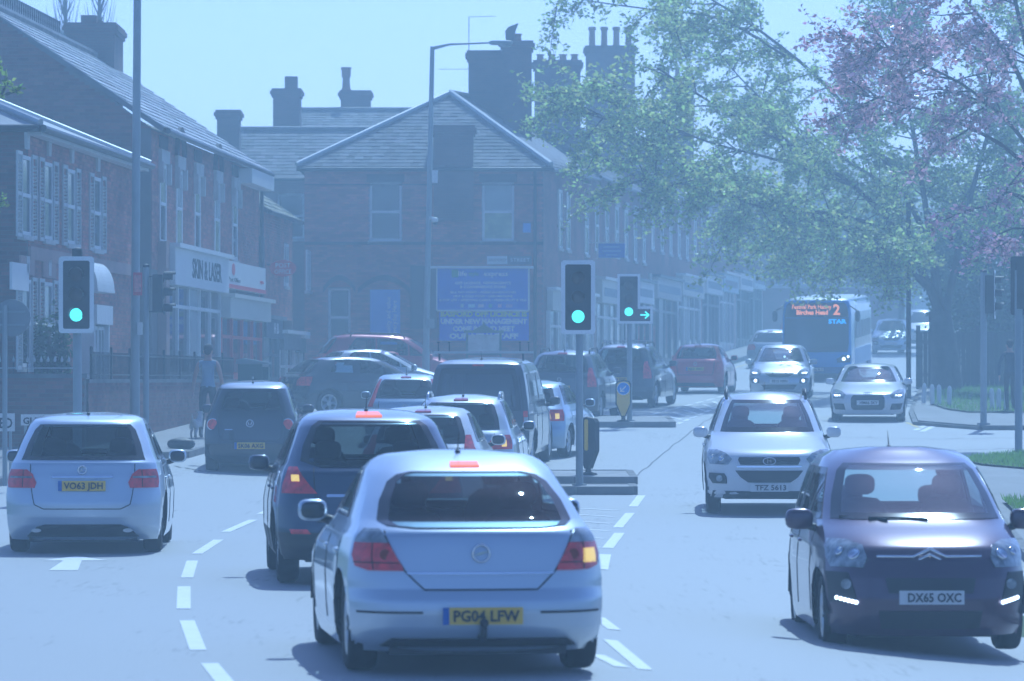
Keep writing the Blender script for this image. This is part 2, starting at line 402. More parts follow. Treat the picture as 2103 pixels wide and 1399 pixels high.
turf('grass_verge', 'shaded lawn under the big tree behind white bollards', [(98, 11.2, 20), (100, 10.9, 21), (104, 10.9, 22), (109, 11.4, 22), (116, 12.2, 23), (121, 12.8, 24)], 12000, .12)

# traffic islands
ISL = mat('island_top', (.3, .29, .28), .75, var=.2, vscale=2)
def island(x0, x1, y0, y1, label):
    r = empty('traffic_island', ((x0 + x1) / 2, (y0 + y1) / 2, 0), 0, label, 'traffic island')
    b = MB(); ox, oy = (x0 + x1) / 2, (y0 + y1) / 2
    zz = [G(x, y) for x in (x0, x1) for y in (y0, y1)]
    b.add([(x - ox, y - oy, G(x, y) + h) for h in (-.1, .118) for (x, y) in ((x0, y0), (x1, y0), (x1, y1), (x0, y1))], [(0, 3, 2, 1), (4, 5, 6, 7), (0, 1, 5, 4), (1, 2, 6, 5), (2, 3, 7, 6), (3, 0, 4, 7)])
    b.build('paving', ISL, r)
    for (a, c) in (((x0, y0), (x1, y0)), ((x1, y0), (x1, y1)), ((x0, y1), (x1, y1)), ((x0, y0), (x0, y1))):
        before = set(bpy.data.objects); kerb([a, c], r, .125)
        for o in set(bpy.data.objects) - before: o.location.x -= ox; o.location.y -= oy
    return r
island(.1, 1.88, 61.6, 62.7, 'narrow kerbed island nearest the camera below the central traffic light')
island(.0, 2.0, 65.4, 68.2, 'kerbed island carrying the black bollard behind the central traffic light')
island(1.9, 3.7, 91.6, 95.6, 'far kerbed island under the yellow keep left bollard')

# ------------------------------------------------------------------ buildings
def brickmat(name, c1, c2, mortar, ang=0., scale=1.):
    m = bpy.data.materials.new(name); m.use_nodes = True; nt = m.node_tree; b = nt.nodes['Principled BSDF']; N = nt.nodes.new; L = nt.links.new
    tc = N('ShaderNodeTexCoord'); mp = N('ShaderNodeMapping'); mp.inputs['Rotation'].default_value = (0, 0, -ang); L(tc.outputs['Object'], mp.inputs['Vector'])
    sp = N('ShaderNodeSeparateXYZ'); L(mp.outputs[0], sp.inputs[0]); ad = N('ShaderNodeMath'); L(sp.outputs[0], ad.inputs[0]); L(sp.outputs[1], ad.inputs[1])
    cb = N('ShaderNodeCombineXYZ'); L(ad.outputs[0], cb.inputs[0]); L(sp.outputs[2], cb.inputs[1])
    br = N('ShaderNodeTexBrick'); L(cb.outputs[0], br.inputs['Vector']); br.inputs['Scale'].default_value = 1 / scale
    br.inputs['Brick Width'].default_value = .225; br.inputs['Row Height'].default_value = .075; br.inputs['Mortar Size'].default_value = .008
    br.inputs['Color1'].default_value = (*c1, 1); br.inputs['Color2'].default_value = (*c2, 1); br.inputs['Mortar'].default_value = (*mortar, 1)
    nz = N('ShaderNodeTexNoise'); nz.inputs['Scale'].default_value = .8; nz.inputs['Detail'].default_value = 6; L(tc.outputs['Object'], nz.inputs['Vector'])
    rp = N('ShaderNodeValToRGB'); rp.color_ramp.elements[0].position = .35; rp.color_ramp.elements[0].color = (.62, .62, .64, 1); rp.color_ramp.elements[1].position = .65; rp.color_ramp.elements[1].color = (1.15, 1.1, 1.08, 1)
    L(nz.outputs['Fac'], rp.inputs[0]); mx = N('ShaderNodeMix'); mx.data_type = 'RGBA'; mx.blend_type = 'MULTIPLY'; mx.inputs[0].default_value = 1
    L(br.outputs['Color'], mx.inputs[6]); L(rp.outputs[0], mx.inputs[7]); L(mx.outputs[2], b.inputs['Base Color'])
    b.inputs['Roughness'].default_value = .85
    bp = N('ShaderNodeBump'); bp.inputs['Strength'].default_value = .5; bp.inputs['Distance'].default_value = .01; bp.invert = True; L(br.outputs['Fac'], bp.inputs['Height']); L(bp.outputs[0], b.inputs['Normal'])
    MATS[name] = m
    return m
BR_TONE = mat('brick_red', (.33, .14, .1), .85, attr='tone', var=.3, vscale=.7)
BR_DARK = mat('brick_dark', (.2, .1, .08), .88, attr='tone', var=.3, vscale=.8)  # dark low-wall brick; villa end and gable carry their shade in it
MORTAR = mat('mortar', (.17, .15, .14), .9, var=.15, vscale=2)
BRICK_TEX = brickmat('brick_terrace', (.33, .14, .1), (.22, .1, .08), (.2, .18, .16), R(-8.6))
BRICK_FAR = brickmat('brick_far', (.2, .09, .07), (.15, .075, .06), (.16, .14, .13))
STONE = mat('stone_dressing', (.34, .22, .18), .8, var=.2, vscale=2)
PALE_STONE = mat('pale_stone', (.5, .48, .44), .7, var=.15, vscale=3)
LINTEL = mat('dark_lintel', (.055, .05, .05), .8)
SLATE = mat('slate', (.115, .112, .112), .8, attr='tone', var=.3, vscale=1.2)
SLATE_TEX = mat('slate_plain', (.14, .135, .14), .6, var=.35, vscale=2.5, bump=.5, bscale=9)
TILE = mat('grey_roof_tile', (.36, .36, .37), .5, attr='tone', var=.15, vscale=1)
MOSS = mat('mossy_tile', (.2, .19, .1), .7, attr='tone', var=.4, vscale=1.5)
LEAD = mat('lead_flashing', (.42, .44, .46), .4, metal=.3, var=.1)
PANE = mat('window_pane', (.03, .035, .04), .06, spec=.7)
PANE_PALE = mat('pane_with_blind', (.33, .36, .34), .25, spec=.6, var=.15, vscale=2)
PANE_GREEN = mat('pane_tree_reflection', (.3, .34, .16), .25, spec=.6, var=.3, vscale=4)  # green reflection of trees put into the pane colour
DARKIN = mat('dark_interior', (.015, .015, .017), .9)
CREAM = mat('cream_paint', (.6, .58, .5), .5, var=.08)
REDP = mat('red_gloss_paint', (.5, .03, .03), .35, var=.1)
NAVY = mat('dark_blue_paint', (.03, .05, .08), .4)
GREENP = mat('dark_green_paint', (.015, .06, .045), .4)
GUTTER = mat('black_gutter', (.02, .02, .022), .4)
POTC = mat('terracotta_pot', (.28, .14, .09), .8, var=.2)
INK = mat('dark_lettering', (.02, .02, .03), .6)
WHITE_INK = mat('white_lettering', (.82, .82, .82), .5)
YEL_INK = mat('yellow_green_lettering', (.55, .62, .15), .5)
BLUE_SIGN = mat('blue_sign', (.012, .09, .62), .35, var=.06)
BLUE_PALE = mat('pale_blue_sign', (.16, .3, .72), .35, var=.05)
RED_SIGN = mat('red_sign', (.55, .03, .04), .35)

class Frame:
    def __init__(s, O, ax, root):
        s.O = Vector(O); s.a = Vector((ax[0], ax[1], 0)).normalized(); s.n = s.a.cross(Vector((0, 0, 1))); s.r = root.location.copy()
    def __call__(s, a, o, z): return s.O - s.r + s.a * a + s.n * o + Vector((0, 0, z - s.O.z))
    def hit(s, px, py):                     # facade coordinates of a spot in the photograph
        k = (px - CX) / FPX; t = (k * s.O.y - s.O.x) / (s.a.x - k * s.a.y); Y = s.O.y + s.a.y * t
        return t, WZ(py, Y)
def tones(n, per, lo=.7, hi=1.25, hue=.08):
    t = rng.uniform(lo, hi, (n, 1)); c = t * (1 + rng.uniform(-hue, hue, (n, 3))); c = np.concatenate([c, np.ones((n, 1))], 1)
    return np.repeat(c, per, axis=0)

def wall(root, fr, a0, a1, z0, z1, ops=(), thick=.25, bricks=True, mb=MORTAR, mk=BR_TONE, name='wall', top=None, course=.075):
    """wall with openings; top(a) gives a sloping head (gables). bricks stand 8 mm proud of the mortar"""
    b = MB(); As = sorted({a0, a1, *[v for o in ops for v in o[:2]]}); Zs = sorted({z0, z1, *[v for o in ops for v in o[2:4]]})
    As = [v for v in As if a0 <= v <= a1]; Zs = [v for v in Zs if z0 <= v <= z1]
    for i in range(len(As) - 1):
        for j in range(len(Zs) - 1):
            ca, cz = (As[i] + As[i + 1]) / 2, (Zs[j] + Zs[j + 1]) / 2
            if any(o[0] < ca < o[1] and o[2] < cz < o[3] for o in ops): continue
            b.box(As[i], As[i + 1], -thick, 0, Zs[j], Zs[j + 1], fr=fr)
    if top:
        n = 24; xs = [a0 + (a1 - a0) * k / n for k in range(n + 1)]
        for k in range(n):
            for_poly = [(xs[k], z1), (xs[k + 1], z1), (xs[k + 1], max(z1 + .001, top(xs[k + 1]))), (xs[k], max(z1 + .001, top(xs[k])))]
            b.prism(for_poly, -thick, 0, fr=fr)
    w = b.build(name, mb, root)
    if bricks:
        V = []; F = []; k = 0; zt = max(top((a0 + a1) / 2), top(a0), top(a1)) if top else z1
        zc = z0; row = 0; Lb = .225
        while zc < zt - .03:
            a = a0 - (Lb / 2 if row % 2 else 0)
            while a < a1 - .02:
                s0, s1 = max(a, a0) + .005, min(a + Lb, a1) - .005; a += Lb
                if s1 - s0 < .04: continue
                zl, zh = zc + .005, zc + course - .005; c = (s0 + s1) / 2
                if top and zh > z1 and zh > top(c): continue
                bad = False
                for o in ops:
                    if s1 > o[0] + .001 and s0 < o[1] - .001 and zh > o[2] + .001 and zl < o[3] - .001:
                        if s0 < o[0] - .03: s1 = o[0]
                        elif s1 > o[1] + .03: s0 = o[1]
                        else: bad = True
                if bad or s1 - s0 < .03: continue
                d = .008 + random.uniform(0, .004)
                q = [fr(s0, -.01, zl), fr(s1, -.01, zl), fr(s1, -.01, zh), fr(s0, -.01, zh), fr(s0, d, zl), fr(s1, d, zl), fr(s1, d, zh), fr(s0, d, zh)]
                V += q; F += [(k + 4, k + 5, k + 6, k + 7), (k, k + 1, k + 5, k + 4), (k + 1, k + 2, k + 6, k + 5), (k + 2, k + 3, k + 7, k + 6), (k + 3, k, k + 4, k + 7)]; k += 8
            zc += course; row += 1
        bb = MB(); bb.v = [tuple(p) for p in V]; bb.f = F; bb.m = [0] * len(F); bb.tone = tones(len(V) // 8, 8)
        tag(bb.build('brickwork', mk, w), kind='stuff')
    return w

def window(root, fr, a0, a1, z0, z1, frame=WHITE, pane=PANE, kind='sash', sill=PALE_STONE, depth=.1, fw=.07):
    """window part with frame; each pane its own sub-part"""
    b = MB(); o0, o1 = -depth - .05, -depth
    b.box(a0, a0 + fw, o0, o1, z0, z1, fr=fr); b.box(a1 - fw, a1, o0, o1, z0, z1, fr=fr)
    b.box(a0 + fw, a1 - fw, o0, o1, z0, z0 + fw, fr=fr); b.box(a0 + fw, a1 - fw, o0, o1, z1 - fw, z1, fr=fr)
    cells = []; zi0, zi1, ai0, ai1 = z0 + fw, z1 - fw, a0 + fw, a1 - fw
    if kind == 'sash':
        zm = (z0 + z1) / 2; b.box(ai0, ai1, o0, o1 + .012, zm - .035, zm + .035, fr=fr); cells = [(ai0, ai1, zi0, zm - .035), (ai0, ai1, zm + .035, zi1)]
    elif kind == 'tee':
        zm = z0 + (z1 - z0) * .7; am = (a0 + a1) / 2
        b.box(ai0, ai1, o0, o1 + .006, zm - .03, zm + .03, fr=fr); b.box(am - .03, am + .03, o0, o1 + .003, zi0, zm - .03, fr=fr)
        cells = [(ai0, am - .03, zi0, zm - .03), (am + .03, ai1, zi0, zm - .03), (ai0, ai1, zm + .03, zi1)]
    elif kind == 'pair':
        am = (a0 + a1) / 2; b.box(am - .03, am + .03, o0, o1 + .003, zi0, zi1, fr=fr); cells = [(ai0, am - .03, zi0, zi1), (am + .03, ai1, zi0, zi1)]
    else: cells = [(ai0, ai1, zi0, zi1)]
    w = b.build('window', frame, root)
    for i, c in enumerate(cells):
        p = MB(); p.box(c[0] + .002, c[1] - .002, o0 + .012, o0 + .024, c[2] + .002, c[3] - .002, fr=fr)
        pm = pane[i % len(pane)] if isinstance(pane, (list, tuple)) else pane
        p.build('pane', pm, w)
    if sill:
        s = MB(); s.box(a0 - .06, a1 + .06, -.05, .07, z0 - .09, z0 - .002, fr=fr); s.build('sill', sill, w)
    return w
def opening(c): return tuple(c)

def roof_pieces(root, name, m, P, nrow, rows, w, thick=.005, lift=.006, lo=.45, hi=1.6):
    """overlapping slates or tiles; P(u along, v up) -> point; rows(v) -> (u0,u1) in metres"""
    V = []; F = []; k = 0
    for i in range(nrow):
        v0, v1 = i / nrow, min(1, (i + 1.25) / nrow); u0, u1 = rows(i / nrow); u1b = rows(min(1, (i + 1) / nrow)); a = u0 - (w / 2 if i % 2 else 0)
        nrm = (P(u0 + 1, v0) - P(u0, v0)).cross(P(u0, v0 + .1) - P(u0, v0)).normalized()
        if nrm.z < 0: nrm = -nrm
        while a < u1:
            s0, s1 = max(a, u0) + .004, min(a + w, u1) - .004; a += w
            if s1 - s0 < .05: continue
            t = thick + random.uniform(0, .008); l0 = lift + random.uniform(0, .008); j = random.uniform(-.006, .006)
            p = [P(s0, v0 + j / 3), P(s1, v0 - j / 3), P(s1, v1), P(s0, v1)]
            top = [p[0] + nrm * (l0 + t), p[1] + nrm * (l0 + t + j), p[2] + nrm * (t * .4), p[3] + nrm * (t * .4)]
            bot = [p[0] + nrm * (l0 * .2), p[1] + nrm * (l0 * .2)]
            V += top + bot; F += [(k, k + 1, k + 2, k + 3), (k + 4, k + 5, k + 1, k), (k + 4, k, k + 3), (k + 1, k + 5, k + 2)]; k += 6
    bb = MB(); bb.v = [tuple(p) for p in V]; bb.f = F; bb.m = [0] * len(F); bb.tone = tones(len(V) // 6, 6, lo, hi, .05)
    return tag(bb.build(name, m, root), kind='stuff')
def slab(root, name, m, quad, t=.08):
    q = [Vector(p) for p in quad]; n = (q[1] - q[0]).cross(q[-1] - q[0]).normalized()
    if n.z < 0: n = -n
    k = len(q); b = MB(); V = q + [p - n * t for p in q]
    b.add(V, [tuple(range(k)), tuple(range(2 * k - 1, k - 1, -1))] + [(i, k + i, k + (i + 1) % k, (i + 1) % k) for i in range(k)])
    return b.build(name, m, root)
def bar(root, name, m, p, q, r=.05, n=8):
    b = MB(); b.tube([p, q], r, n); return b.build(name, m, root, True, 40)

def chimney(root, x0, x1, y0, y1, z0, z1, pots=0, cap=True, m=None, ph=.55, taper=0.):
    """stack with projecting courses and clay pots; coordinates relative to root"""
    m = m or BR_CH; b = MB(); b.box(x0, x1, y0, y1, z0, z1 - .3)
    b.box(x0 - .05, x1 + .05, y0 - .05, y1 + .05, z1 - .3, z1 - .2); b.box(x0 - .1, x1 + .1, y0 - .1, y1 + .1, z1 - .2, z1 - .08); b.box(x0 - .05, x1 + .05, y0 - .05, y1 + .05, z1 - .08, z1)
    st = b.build('chimney_stack', m, root)
    for k in range(pots):
        x = x0 + (x1 - x0) * (k + .5) / pots; p = MB()
        p.lathe([(.0, z1), (.15, z1), (.12, z1 + .08), (.11, z1 + ph * .8), (.15, z1 + ph * .86), (.14, z1 + ph), (.09, z1 + ph), (.09, z1 + ph - .1), (0, z1 + ph - .1)], 'z', 12, c=(x, (y0 + y1) / 2, 0))
        p.build('chimney_pot', POTC, st, True, 40)
    return st
BR_CH = brickmat('brick_chimney', (.15, .075, .06), (.11, .06, .055), (.12, .11, .1))

LDIR = (.0625, 1.0)
LX0, LY0 = -8.85, 73.0
def lrow(root): return Frame((LX0, LY0, 0), LDIR, root)

# ---- villa with shutters (near left)
A = empty('shuttered_villa', (LX0, LY0, .9), 0, 'brick villa with white louvred shutters and shallow grey roof at the left edge', 'house')
fA = lrow(A); LA = 12.8; zA0, zA1 = .9, 6.55
wins = []
for pxc in (52, 97, 144, 198):
    a, zt = fA.hit(pxc, 322 + (pxc - 40) * .3); wins.append((a - .47, a + .47, 4.55, 6.0))
low = [(w_[0], w_[1], 2.15, 3.75) for w_ in wins[:2]]
pa0, pa1 = fA.hit(165, 700)[0], fA.hit(197, 700)[0]
porch_op = (pa0 + .3, pa1 - .3, 1.2, 3.5)
wall(A, fA, 0, LA, zA0, zA1, wins + low + [porch_op], .3)
nfA = Frame((LX0 - 6, LY0, 0), (1, 0), A)
wall(A, nfA, 0, 6 - .01, zA0, zA1, [(2.4, 3.3, 4.5, 6.0)], .3, mk=BR_DARK); window(A, nfA, 2.4, 3.3, 4.5, 6.0)
SHUT = mat('shutter_paint', (.5, .5, .48), .5, var=.06)
def shutter(root, fr, a0, a1, z0, z1):
    b = MB(); f = .05; o0, o1 = .012, .05
    b.box(a0, a0 + f, o0, o1, z0, z1, fr=fr); b.box(a1 - f, a1, o0, o1, z0, z1, fr=fr)
    for z in (z0, (z0 + z1) / 2 - .03, z1 - .07): b.box(a0 + f, a1 - f, o0, o1 - .004, z, z + .07, fr=fr)
    s = b.build('shutter', SHUT, root); n = int((z1 - z0 - .2) / .068)
    sl = MB(); sl.add([fr(a0 + f, o0, 0), fr(a1 - f, o0, 0), fr(a1 - f, o1 - .006, .03), fr(a0 + f, o1 - .006, .03), fr(a0 + f, o0 + .006, .006), fr(a1 - f, o0 + .006, .006), fr(a1 - f, o1, .036), fr(a0 + f, o1, .036)], [(0, 1, 2, 3), (4, 5, 6, 7), (3, 2, 6, 7), (0, 1, 5, 4)])
    off = Vector((0, 0, 0)); me = sl.mesh('slat', SHUT)
    for k in range(n):
        z = z0 + .09 + k * .068
        if abs(z - (z0 + z1) / 2) < .05: continue
        o = put('slat', me, s); o.location = (0, 0, z)
    return s
for w_ in wins + low:
    window(A, fA, *w_, kind='sash', depth=-.02, pane=PANE)
    shutter(A, fA, w_[0] - .52, w_[0] - .02, w_[2] - .05, w_[3] + .05); shutter(A, fA, w_[1] + .02, w_[1] + .52, w_[2] - .05, w_[3] + .05)
    kb_ = MB(); am = (w_[0] + w_[1]) / 2
    kb_.prism([(am - .12, w_[3] + .12), (am + .12, w_[3] + .12), (am + .17, w_[3] + .42), (am - .17, w_[3] + .42)], .009, .06, fr=fA); kb_.build('keystone', PALE_STONE, A)
b = MB(); b.box(-.03, LA, .013, .06, 4.12, 4.36, fr=fA); b.build('string_course', STONE, A)
for w_ in low:
    b = MB(); b.box(w_[0] - .2, w_[1] + .2, .013, .05, w_[3] + .08, w_[3] + .42, fr=fA); b.build('lintel', STONE, A)
a0, zt = fA.hit(18, 497); a1, zb = fA.hit(53, 545)
b = MB(); b.box(a0, a1, .014, .06, 3.98 - .45, 4.02, fr=fA); b.build('blank_sign_board', WHITE, A)
# white porch with curved hood
b = MB()
for a in (pa0, pa1 - .12): b.box(a, a + .12, .02, .28, 1.2, 3.35, fr=fA)
b.box(pa0 - .05, pa1 + .05, .02, .34, 3.02, 3.4, fr=fA); pc = b.build('porch', WHITE, A)
b = MB(); n = 10
for k in range(n):
    t0, t1 = math.pi / 2 * k / n, math.pi / 2 * (k + 1) / n
    b.add([fA(pa0 - .1, .02 + .34 * math.sin(t0), 3.72 + .55 * math.cos(t0)), fA(pa1 + .1, .02 + .34 * math.sin(t0), 3.72 + .55 * math.cos(t0)), fA(pa1 + .1, .02 + .34 * math.sin(t1), 3.72 + .55 * math.cos(t1)), fA(pa0 - .1, .02 + .34 * math.sin(t1), 3.72 + .55 * math.cos(t1))], [(0, 1, 2, 3)])
    b.add([fA(pa1 + .1, .02, 3.72), fA(pa1 + .1, .02 + .34 * math.sin(t0), 3.72 + .55 * math.cos(t0)), fA(pa1 + .1, .02 + .34 * math.sin(t1), 3.72 + .55 * math.cos(t1))], [(0, 1, 2)])
    b.add([fA(pa0 - .1, .02, 3.72), fA(pa0 - .1, .02 + .34 * math.sin(t0), 3.72 + .55 * math.cos(t0)), fA(pa0 - .1, .02 + .34 * math.sin(t1), 3.72 + .55 * math.cos(t1))], [(0, 1, 2)])
b.box(pa0 - .1, pa1 + .1, .02, .37, 3.66, 3.718, fr=fA)
b.build('porch_hood', WHITE, pc)
window(A, fA, pa0 + .14, pa0 + .14 + (pa1 - pa0) / 2 - .2, 2.0, 2.98, sill=None, depth=-.2, kind='pair'); window(A, fA, (pa0 + pa1) / 2 + .05, pa1 - .14, 1.25, 2.98, sill=None, depth=-.2, kind='pair')
# roof: hipped at the near end, gable verge at the far end
ev = .28; zr = zA1 + 1.5
e0 = fA(-ev, ev, zA1); e1 = fA(LA + .05, ev, zA1); rN = fA(3.2, -3.4, zr); rF = fA(LA + .05, -3.4, zr); c0 = fA(-ev, -6.8, zA1); c1 = fA(LA + .05, -6.8, zA1)
slab(A, 'roof_slope', TILE_PLAIN if 'TILE_PLAIN' in globals() else mat('pale_roof', (.36, .36, .37), .45, var=.12, vscale=1.5, bump=.4, bscale=14), [e0, e1, rF, rN], .1)
slab(A, 'roof_slope', MATS['pale_roof'], [c0, e0, rN], .1); slab(A, 'roof_slope', MATS['pale_roof'], [c1, c0, rN, rF], .1)
bar(A, 'hip_ridge', LEAD, e0 + Vector((0, 0, .05)), rN + Vector((0, 0, .05)), .07); bar(A, 'verge', WHITE, e1 + Vector((0, 0, .03)), rF + Vector((0, 0, .03)), .06)
bar(A, 'gutter', GUTTER, fA(-ev, ev + .05, zA1 - .05), fA(LA, ev + .05, zA1 - .05), .07); bar(A, 'gutter', GUTTER, fA(-ev - .05, ev, zA1 - .05), fA(-ev - .05, -6.8, zA1 - .05), .07)
b = MB(); b.box(0, LA, -.02, .25, zA1 - .16, zA1 - .1, fr=fA); b.build('soffit', WHITE, A)

# ---- tall gabled shop building
B_ = empty('gabled_shop_building', (LX0 + LDIR[0] * 15, LY0 + 15, 1.9), 0, 'tall brick building with ribbed grey roof and white-fronted shops beside the shuttered villa', 'building')
fB = lrow(B_); b0, b1 = 14.8, 33.6; zB0, zB1, zBr = 1.6, 7.45, 10.35; hd = 4.0
upW = [(325, 341, 332, 470), (358, 375, 330, 478), (396, 412, 356, 488), (437, 452, 380, 500), (472, 490, 378, 502)]
opsB = []
for (x0, x1, y0, y1) in upW:
    a0, _ = fB.hit(x0, y0); a1, _ = fB.hit(x1, y0); ac = (a0 + a1) / 2
    opsB.append((ac - .48, ac + .48, 4.95, 6.75))
wall(B_, fB, b0, b1, zB0 + 2.75, zB1, opsB, .3)
gB = Frame((LX0 + LDIR[0] * b0 - 8.0, LY0 + b0, 0), (1, 0), B_)
wall(B_, gB, 0, 8.0 - .01, .6, zB1, [], .3, mk=BR_DARK, name='gable_wall', top=lambda a: zB1 + (zBr - zB1) * (1 - abs(a - 4.0) / 4.0))
gP = [PANE_GREEN, PANE_PALE]
for i, o in enumerate(opsB):
    w_ = window(B_, fB, *o, pane=[PANE, PANE_GREEN] if i % 2 == 0 else [PANE_GREEN, PANE_PALE], depth=-.03, fw=.1)
    hb_ = MB(); am = (o[0] + o[1]) / 2
    hb_.box(o[0] - .14, o[1] + .14, .013, .09, o[3], o[3] + .3, fr=fB); hb_.box(o[0] - .16, o[0] - .02, .013, .13, o[3] - .45, o[3] + .02, fr=fB); hb_.box(o[1] + .02, o[1] + .16, .013, .13, o[3] - .45, o[3] + .02, fr=fB)
    hb_.build('window_head', PALE_STONE, w_)
    dk = MB()
    if i == 1 or i == 3:
        for k in range(12):
            t0, t1 = math.pi * k / 12, math.pi * (k + 1) / 12; r0, r1 = .5, .68
            dk.prism([(am + r0 * math.cos(t0), o[3] + .3 + r0 * math.sin(t0)), (am + r1 * math.cos(t0), o[3] + .3 + r1 * math.sin(t0)), (am + r1 * math.cos(t1), o[3] + .3 + r1 * math.sin(t1)), (am + r0 * math.cos(t1), o[3] + .3 + r0 * math.sin(t1))], .014, .1, fr=fB)
        dk.build('window_arch', LINTEL, w_)
    else:
        dk.box(o[0] - .1, o[1] + .1, .014, .05, o[3] + .34, o[3] + .62, fr=fB); dk.build('lintel', LINTEL, w_)
# shopfronts
def shopfront(root, fr, a0, a1, z0, zf0, zf1, fascia_m, frame_m, panes, fascia_o=.25, riser=.5, pane_m=PANE, door=None, post=.12, pil=None):
    """fascia, cornice, pilasters, riser and a row of panes"""
    sf = MB(); sf.box(a0, a1, .02, fascia_o, zf0, zf1, fr=fr); f = sf.build('fascia', fascia_m, root)
    co = MB(); co.box(a0 - .06, a1 + .06, .02, fascia_o + .12, zf1 + .002, zf1 + .1, fr=fr); co.build('cornice', pil or frame_m, f)
    bk = MB(); bk.box(a0, a1, -.6, -.5, z0, zf0, fr=fr); bk.build('shop_interior', DARKIN, root)
    fm = MB(); n = panes; w = (a1 - a0 - post) / n
    for k in range(n + 1): fm.box(a0 + k * w, a0 + k * w + post, .0, .12, z0, zf0 - .002, fr=fr)
    fm.box(a0 + .001, a1 - .001, .005, .11, z0 + riser - .08, z0 + riser, fr=fr); fm.box(a0 + .001, a1 - .001, .005, .115, zf0 - .5, zf0 - .42, fr=fr)
    s = fm.build('shopfront_frame', frame_m, root)
    rs = MB(); rs.box(a0 + .01, a1 - .01, .0, .09, z0, z0 + riser - .082, fr=fr); rs.build('stall_riser', frame_m, s)
    for k in range(n):
        for (zz0, zz1) in ((z0 + riser, zf0 - .5), (zf0 - .42, zf0 - .004)):
            p = MB(); p.box(a0 + k * w + post + .002, a0 + (k + 1) * w - .002, .04, .052, zz0 + .002, zz1 - .002, fr=fr)
            p.build('shop_pane', pane_m[k % len(pane_m)] if isinstance(pane_m, list) else pane_m, s)
    return f
s0, s1 = fB.hit(331, 600)[0], fB.hit(444, 600)[0]; s2 = b1 - .1
f1 = shopfront(B_, fB, s0, s1, zB0, 4.05, 5.0 - .12, WHITE, WHITE, 5, .32, pane_m=[PANE, PANE, PANE_PALE])
zt_ = (4.05 + 4.88) / 2
text('SKIN & LASER', .62, INK, f1, fB((s0 + s1) / 2 + .6, .327, zt_), fB.a, bold=.012, fit=(s1 - s0) * .55)
f2 = shopfront(B_, fB, s1 + .1, s2, zB0, 3.45, 3.95, CREAM, REDP, 4, .34, post=.16, pil=CREAM)
sg = MB(); sg.box(s1 + .12, s2 - .05, .02, .2, 4.2, 4.88, fr=fB); sgo = sg.build('shop_sign', WHITE, B_)
sr = MB(); sr.box(s1 + .12, s2 - .05, .205, .215, 4.2, 4.3, fr=fB); sr.build('red_band', RED_SIGN, sgo)
lg = MB(); cxx = s1 + 1.7
for k in range(20):
    t0, t1 = 2 * math.pi * k / 20, 2 * math.pi * (k + 1) / 20
    lg.prism([(cxx, 4.68), (cxx + .28 * math.cos(t0), 4.68 + .15 * math.sin(t0)), (cxx + .28 * math.cos(t1), 4.68 + .15 * math.sin(t1))], .202, .21, fr=fB)
lg.build('red_emblem', RED_SIGN, sgo)
text('Post Office', .16, INK, sgo, fB(cxx + .2, .207, 4.42), fB.a, fit=2.2); text('open', .16, RED_SIGN, sgo, fB(s2 - .9, .207, 4.5), fB.a, fit=.7)
pw = MB(); pw.box(b0, s0, -.3, 0, zB0, zB0 + 2.75, fr=fB); pw.box(s0, b1, -.9, -.62, zB0, zB0 + 2.75, fr=fB); pw.build('lower_wall', MORTAR, B_)
pi_ = MB(); pi_.box(s0 - .55, s0 - .06, .005, .2, zB0, 5.0, fr=fB); pi_.build('red_brick_pilaster', STONE, B_)
dp = MB(); dp.tube([fB(b1 - .15, .1, zB1 - .1), fB(b1 - .15, .1, 2)], .05); dp.build('drainpipe', GUTTER, B_, True)
# roof
ev = .3
def PB(u, v): return fB(b0 - .15 + u, ev - (hd + ev) * v, zB1 + (zBr - zB1) * v)
slab(B_, 'roof_slope', SLATE_TEX, [fB(b0 - .15, ev, zB1), fB(b1 + .1, ev, zB1), fB(b1 + .1, -hd, zBr), fB(b0 - .15, -hd, zBr)], .1)
slab(B_, 'roof_slope', SLATE_TEX, [fB(b0 - .15, -2 * hd - ev, zB1), fB(b1 + .1, -2 * hd - ev, zB1), fB(b1 + .1, -hd, zBr), fB(b0 - .15, -hd, zBr)], .1)
roof_pieces(B_, 'roof_tiles', TILE, PB, 15, lambda v: (0, b1 - b0 + .25), .42, .012, .016, .8, 1.2)
bar(B_, 'gutter', GUTTER, fB(b0, ev + .06, zB1 - .06), fB(b1, ev + .06, zB1 - .06), .07)
b = MB(); b.box(b1 - 4.5, b1 + .1, .02, ev + .1, zB1 - .5, zB1 - .12, fr=fB); b.build('eaves_board', WHITE, B_)
rd = MB(); crest = MB(); q0, q1 = fB(b0 - .15, -hd, zBr + .05), fB(b1 + .1, -hd, zBr + .05); rd.tube([q0, q1], .11, 8); rdo = rd.build('ridge', SLATE_TEX, B_)
cm = MB(); cm.prism([(-.13, 0), (.13, 0), (.05, .12), (.09, .2), (0, .34), (-.09, .2), (-.05, .12)], -.03, .03); cme = cm.mesh('ridge_crest', GUTTER)
for k in range(34):
    o = put('ridge_crest', cme, rdo); o.location = q0.lerp(q1, .1 + .5 * k / 34) + Vector((0, 0, .08)); o.rotation_euler = (0, 0, math.pi / 2)
rx, ry = q1.x, q1.y
chimney(B_, rx - .9, rx + .35, ry - 2.6, ry - .2, zBr - 4.4, zBr - 1.0, 0); 
for k in (-2.3, -1.0):
    p = MB(); p.box(rx - .55 , rx - .15, ry + k, ry + k + .5, zBr - 1.0, zBr - .78); p.build('chimney_pot', BR_CH, B_)

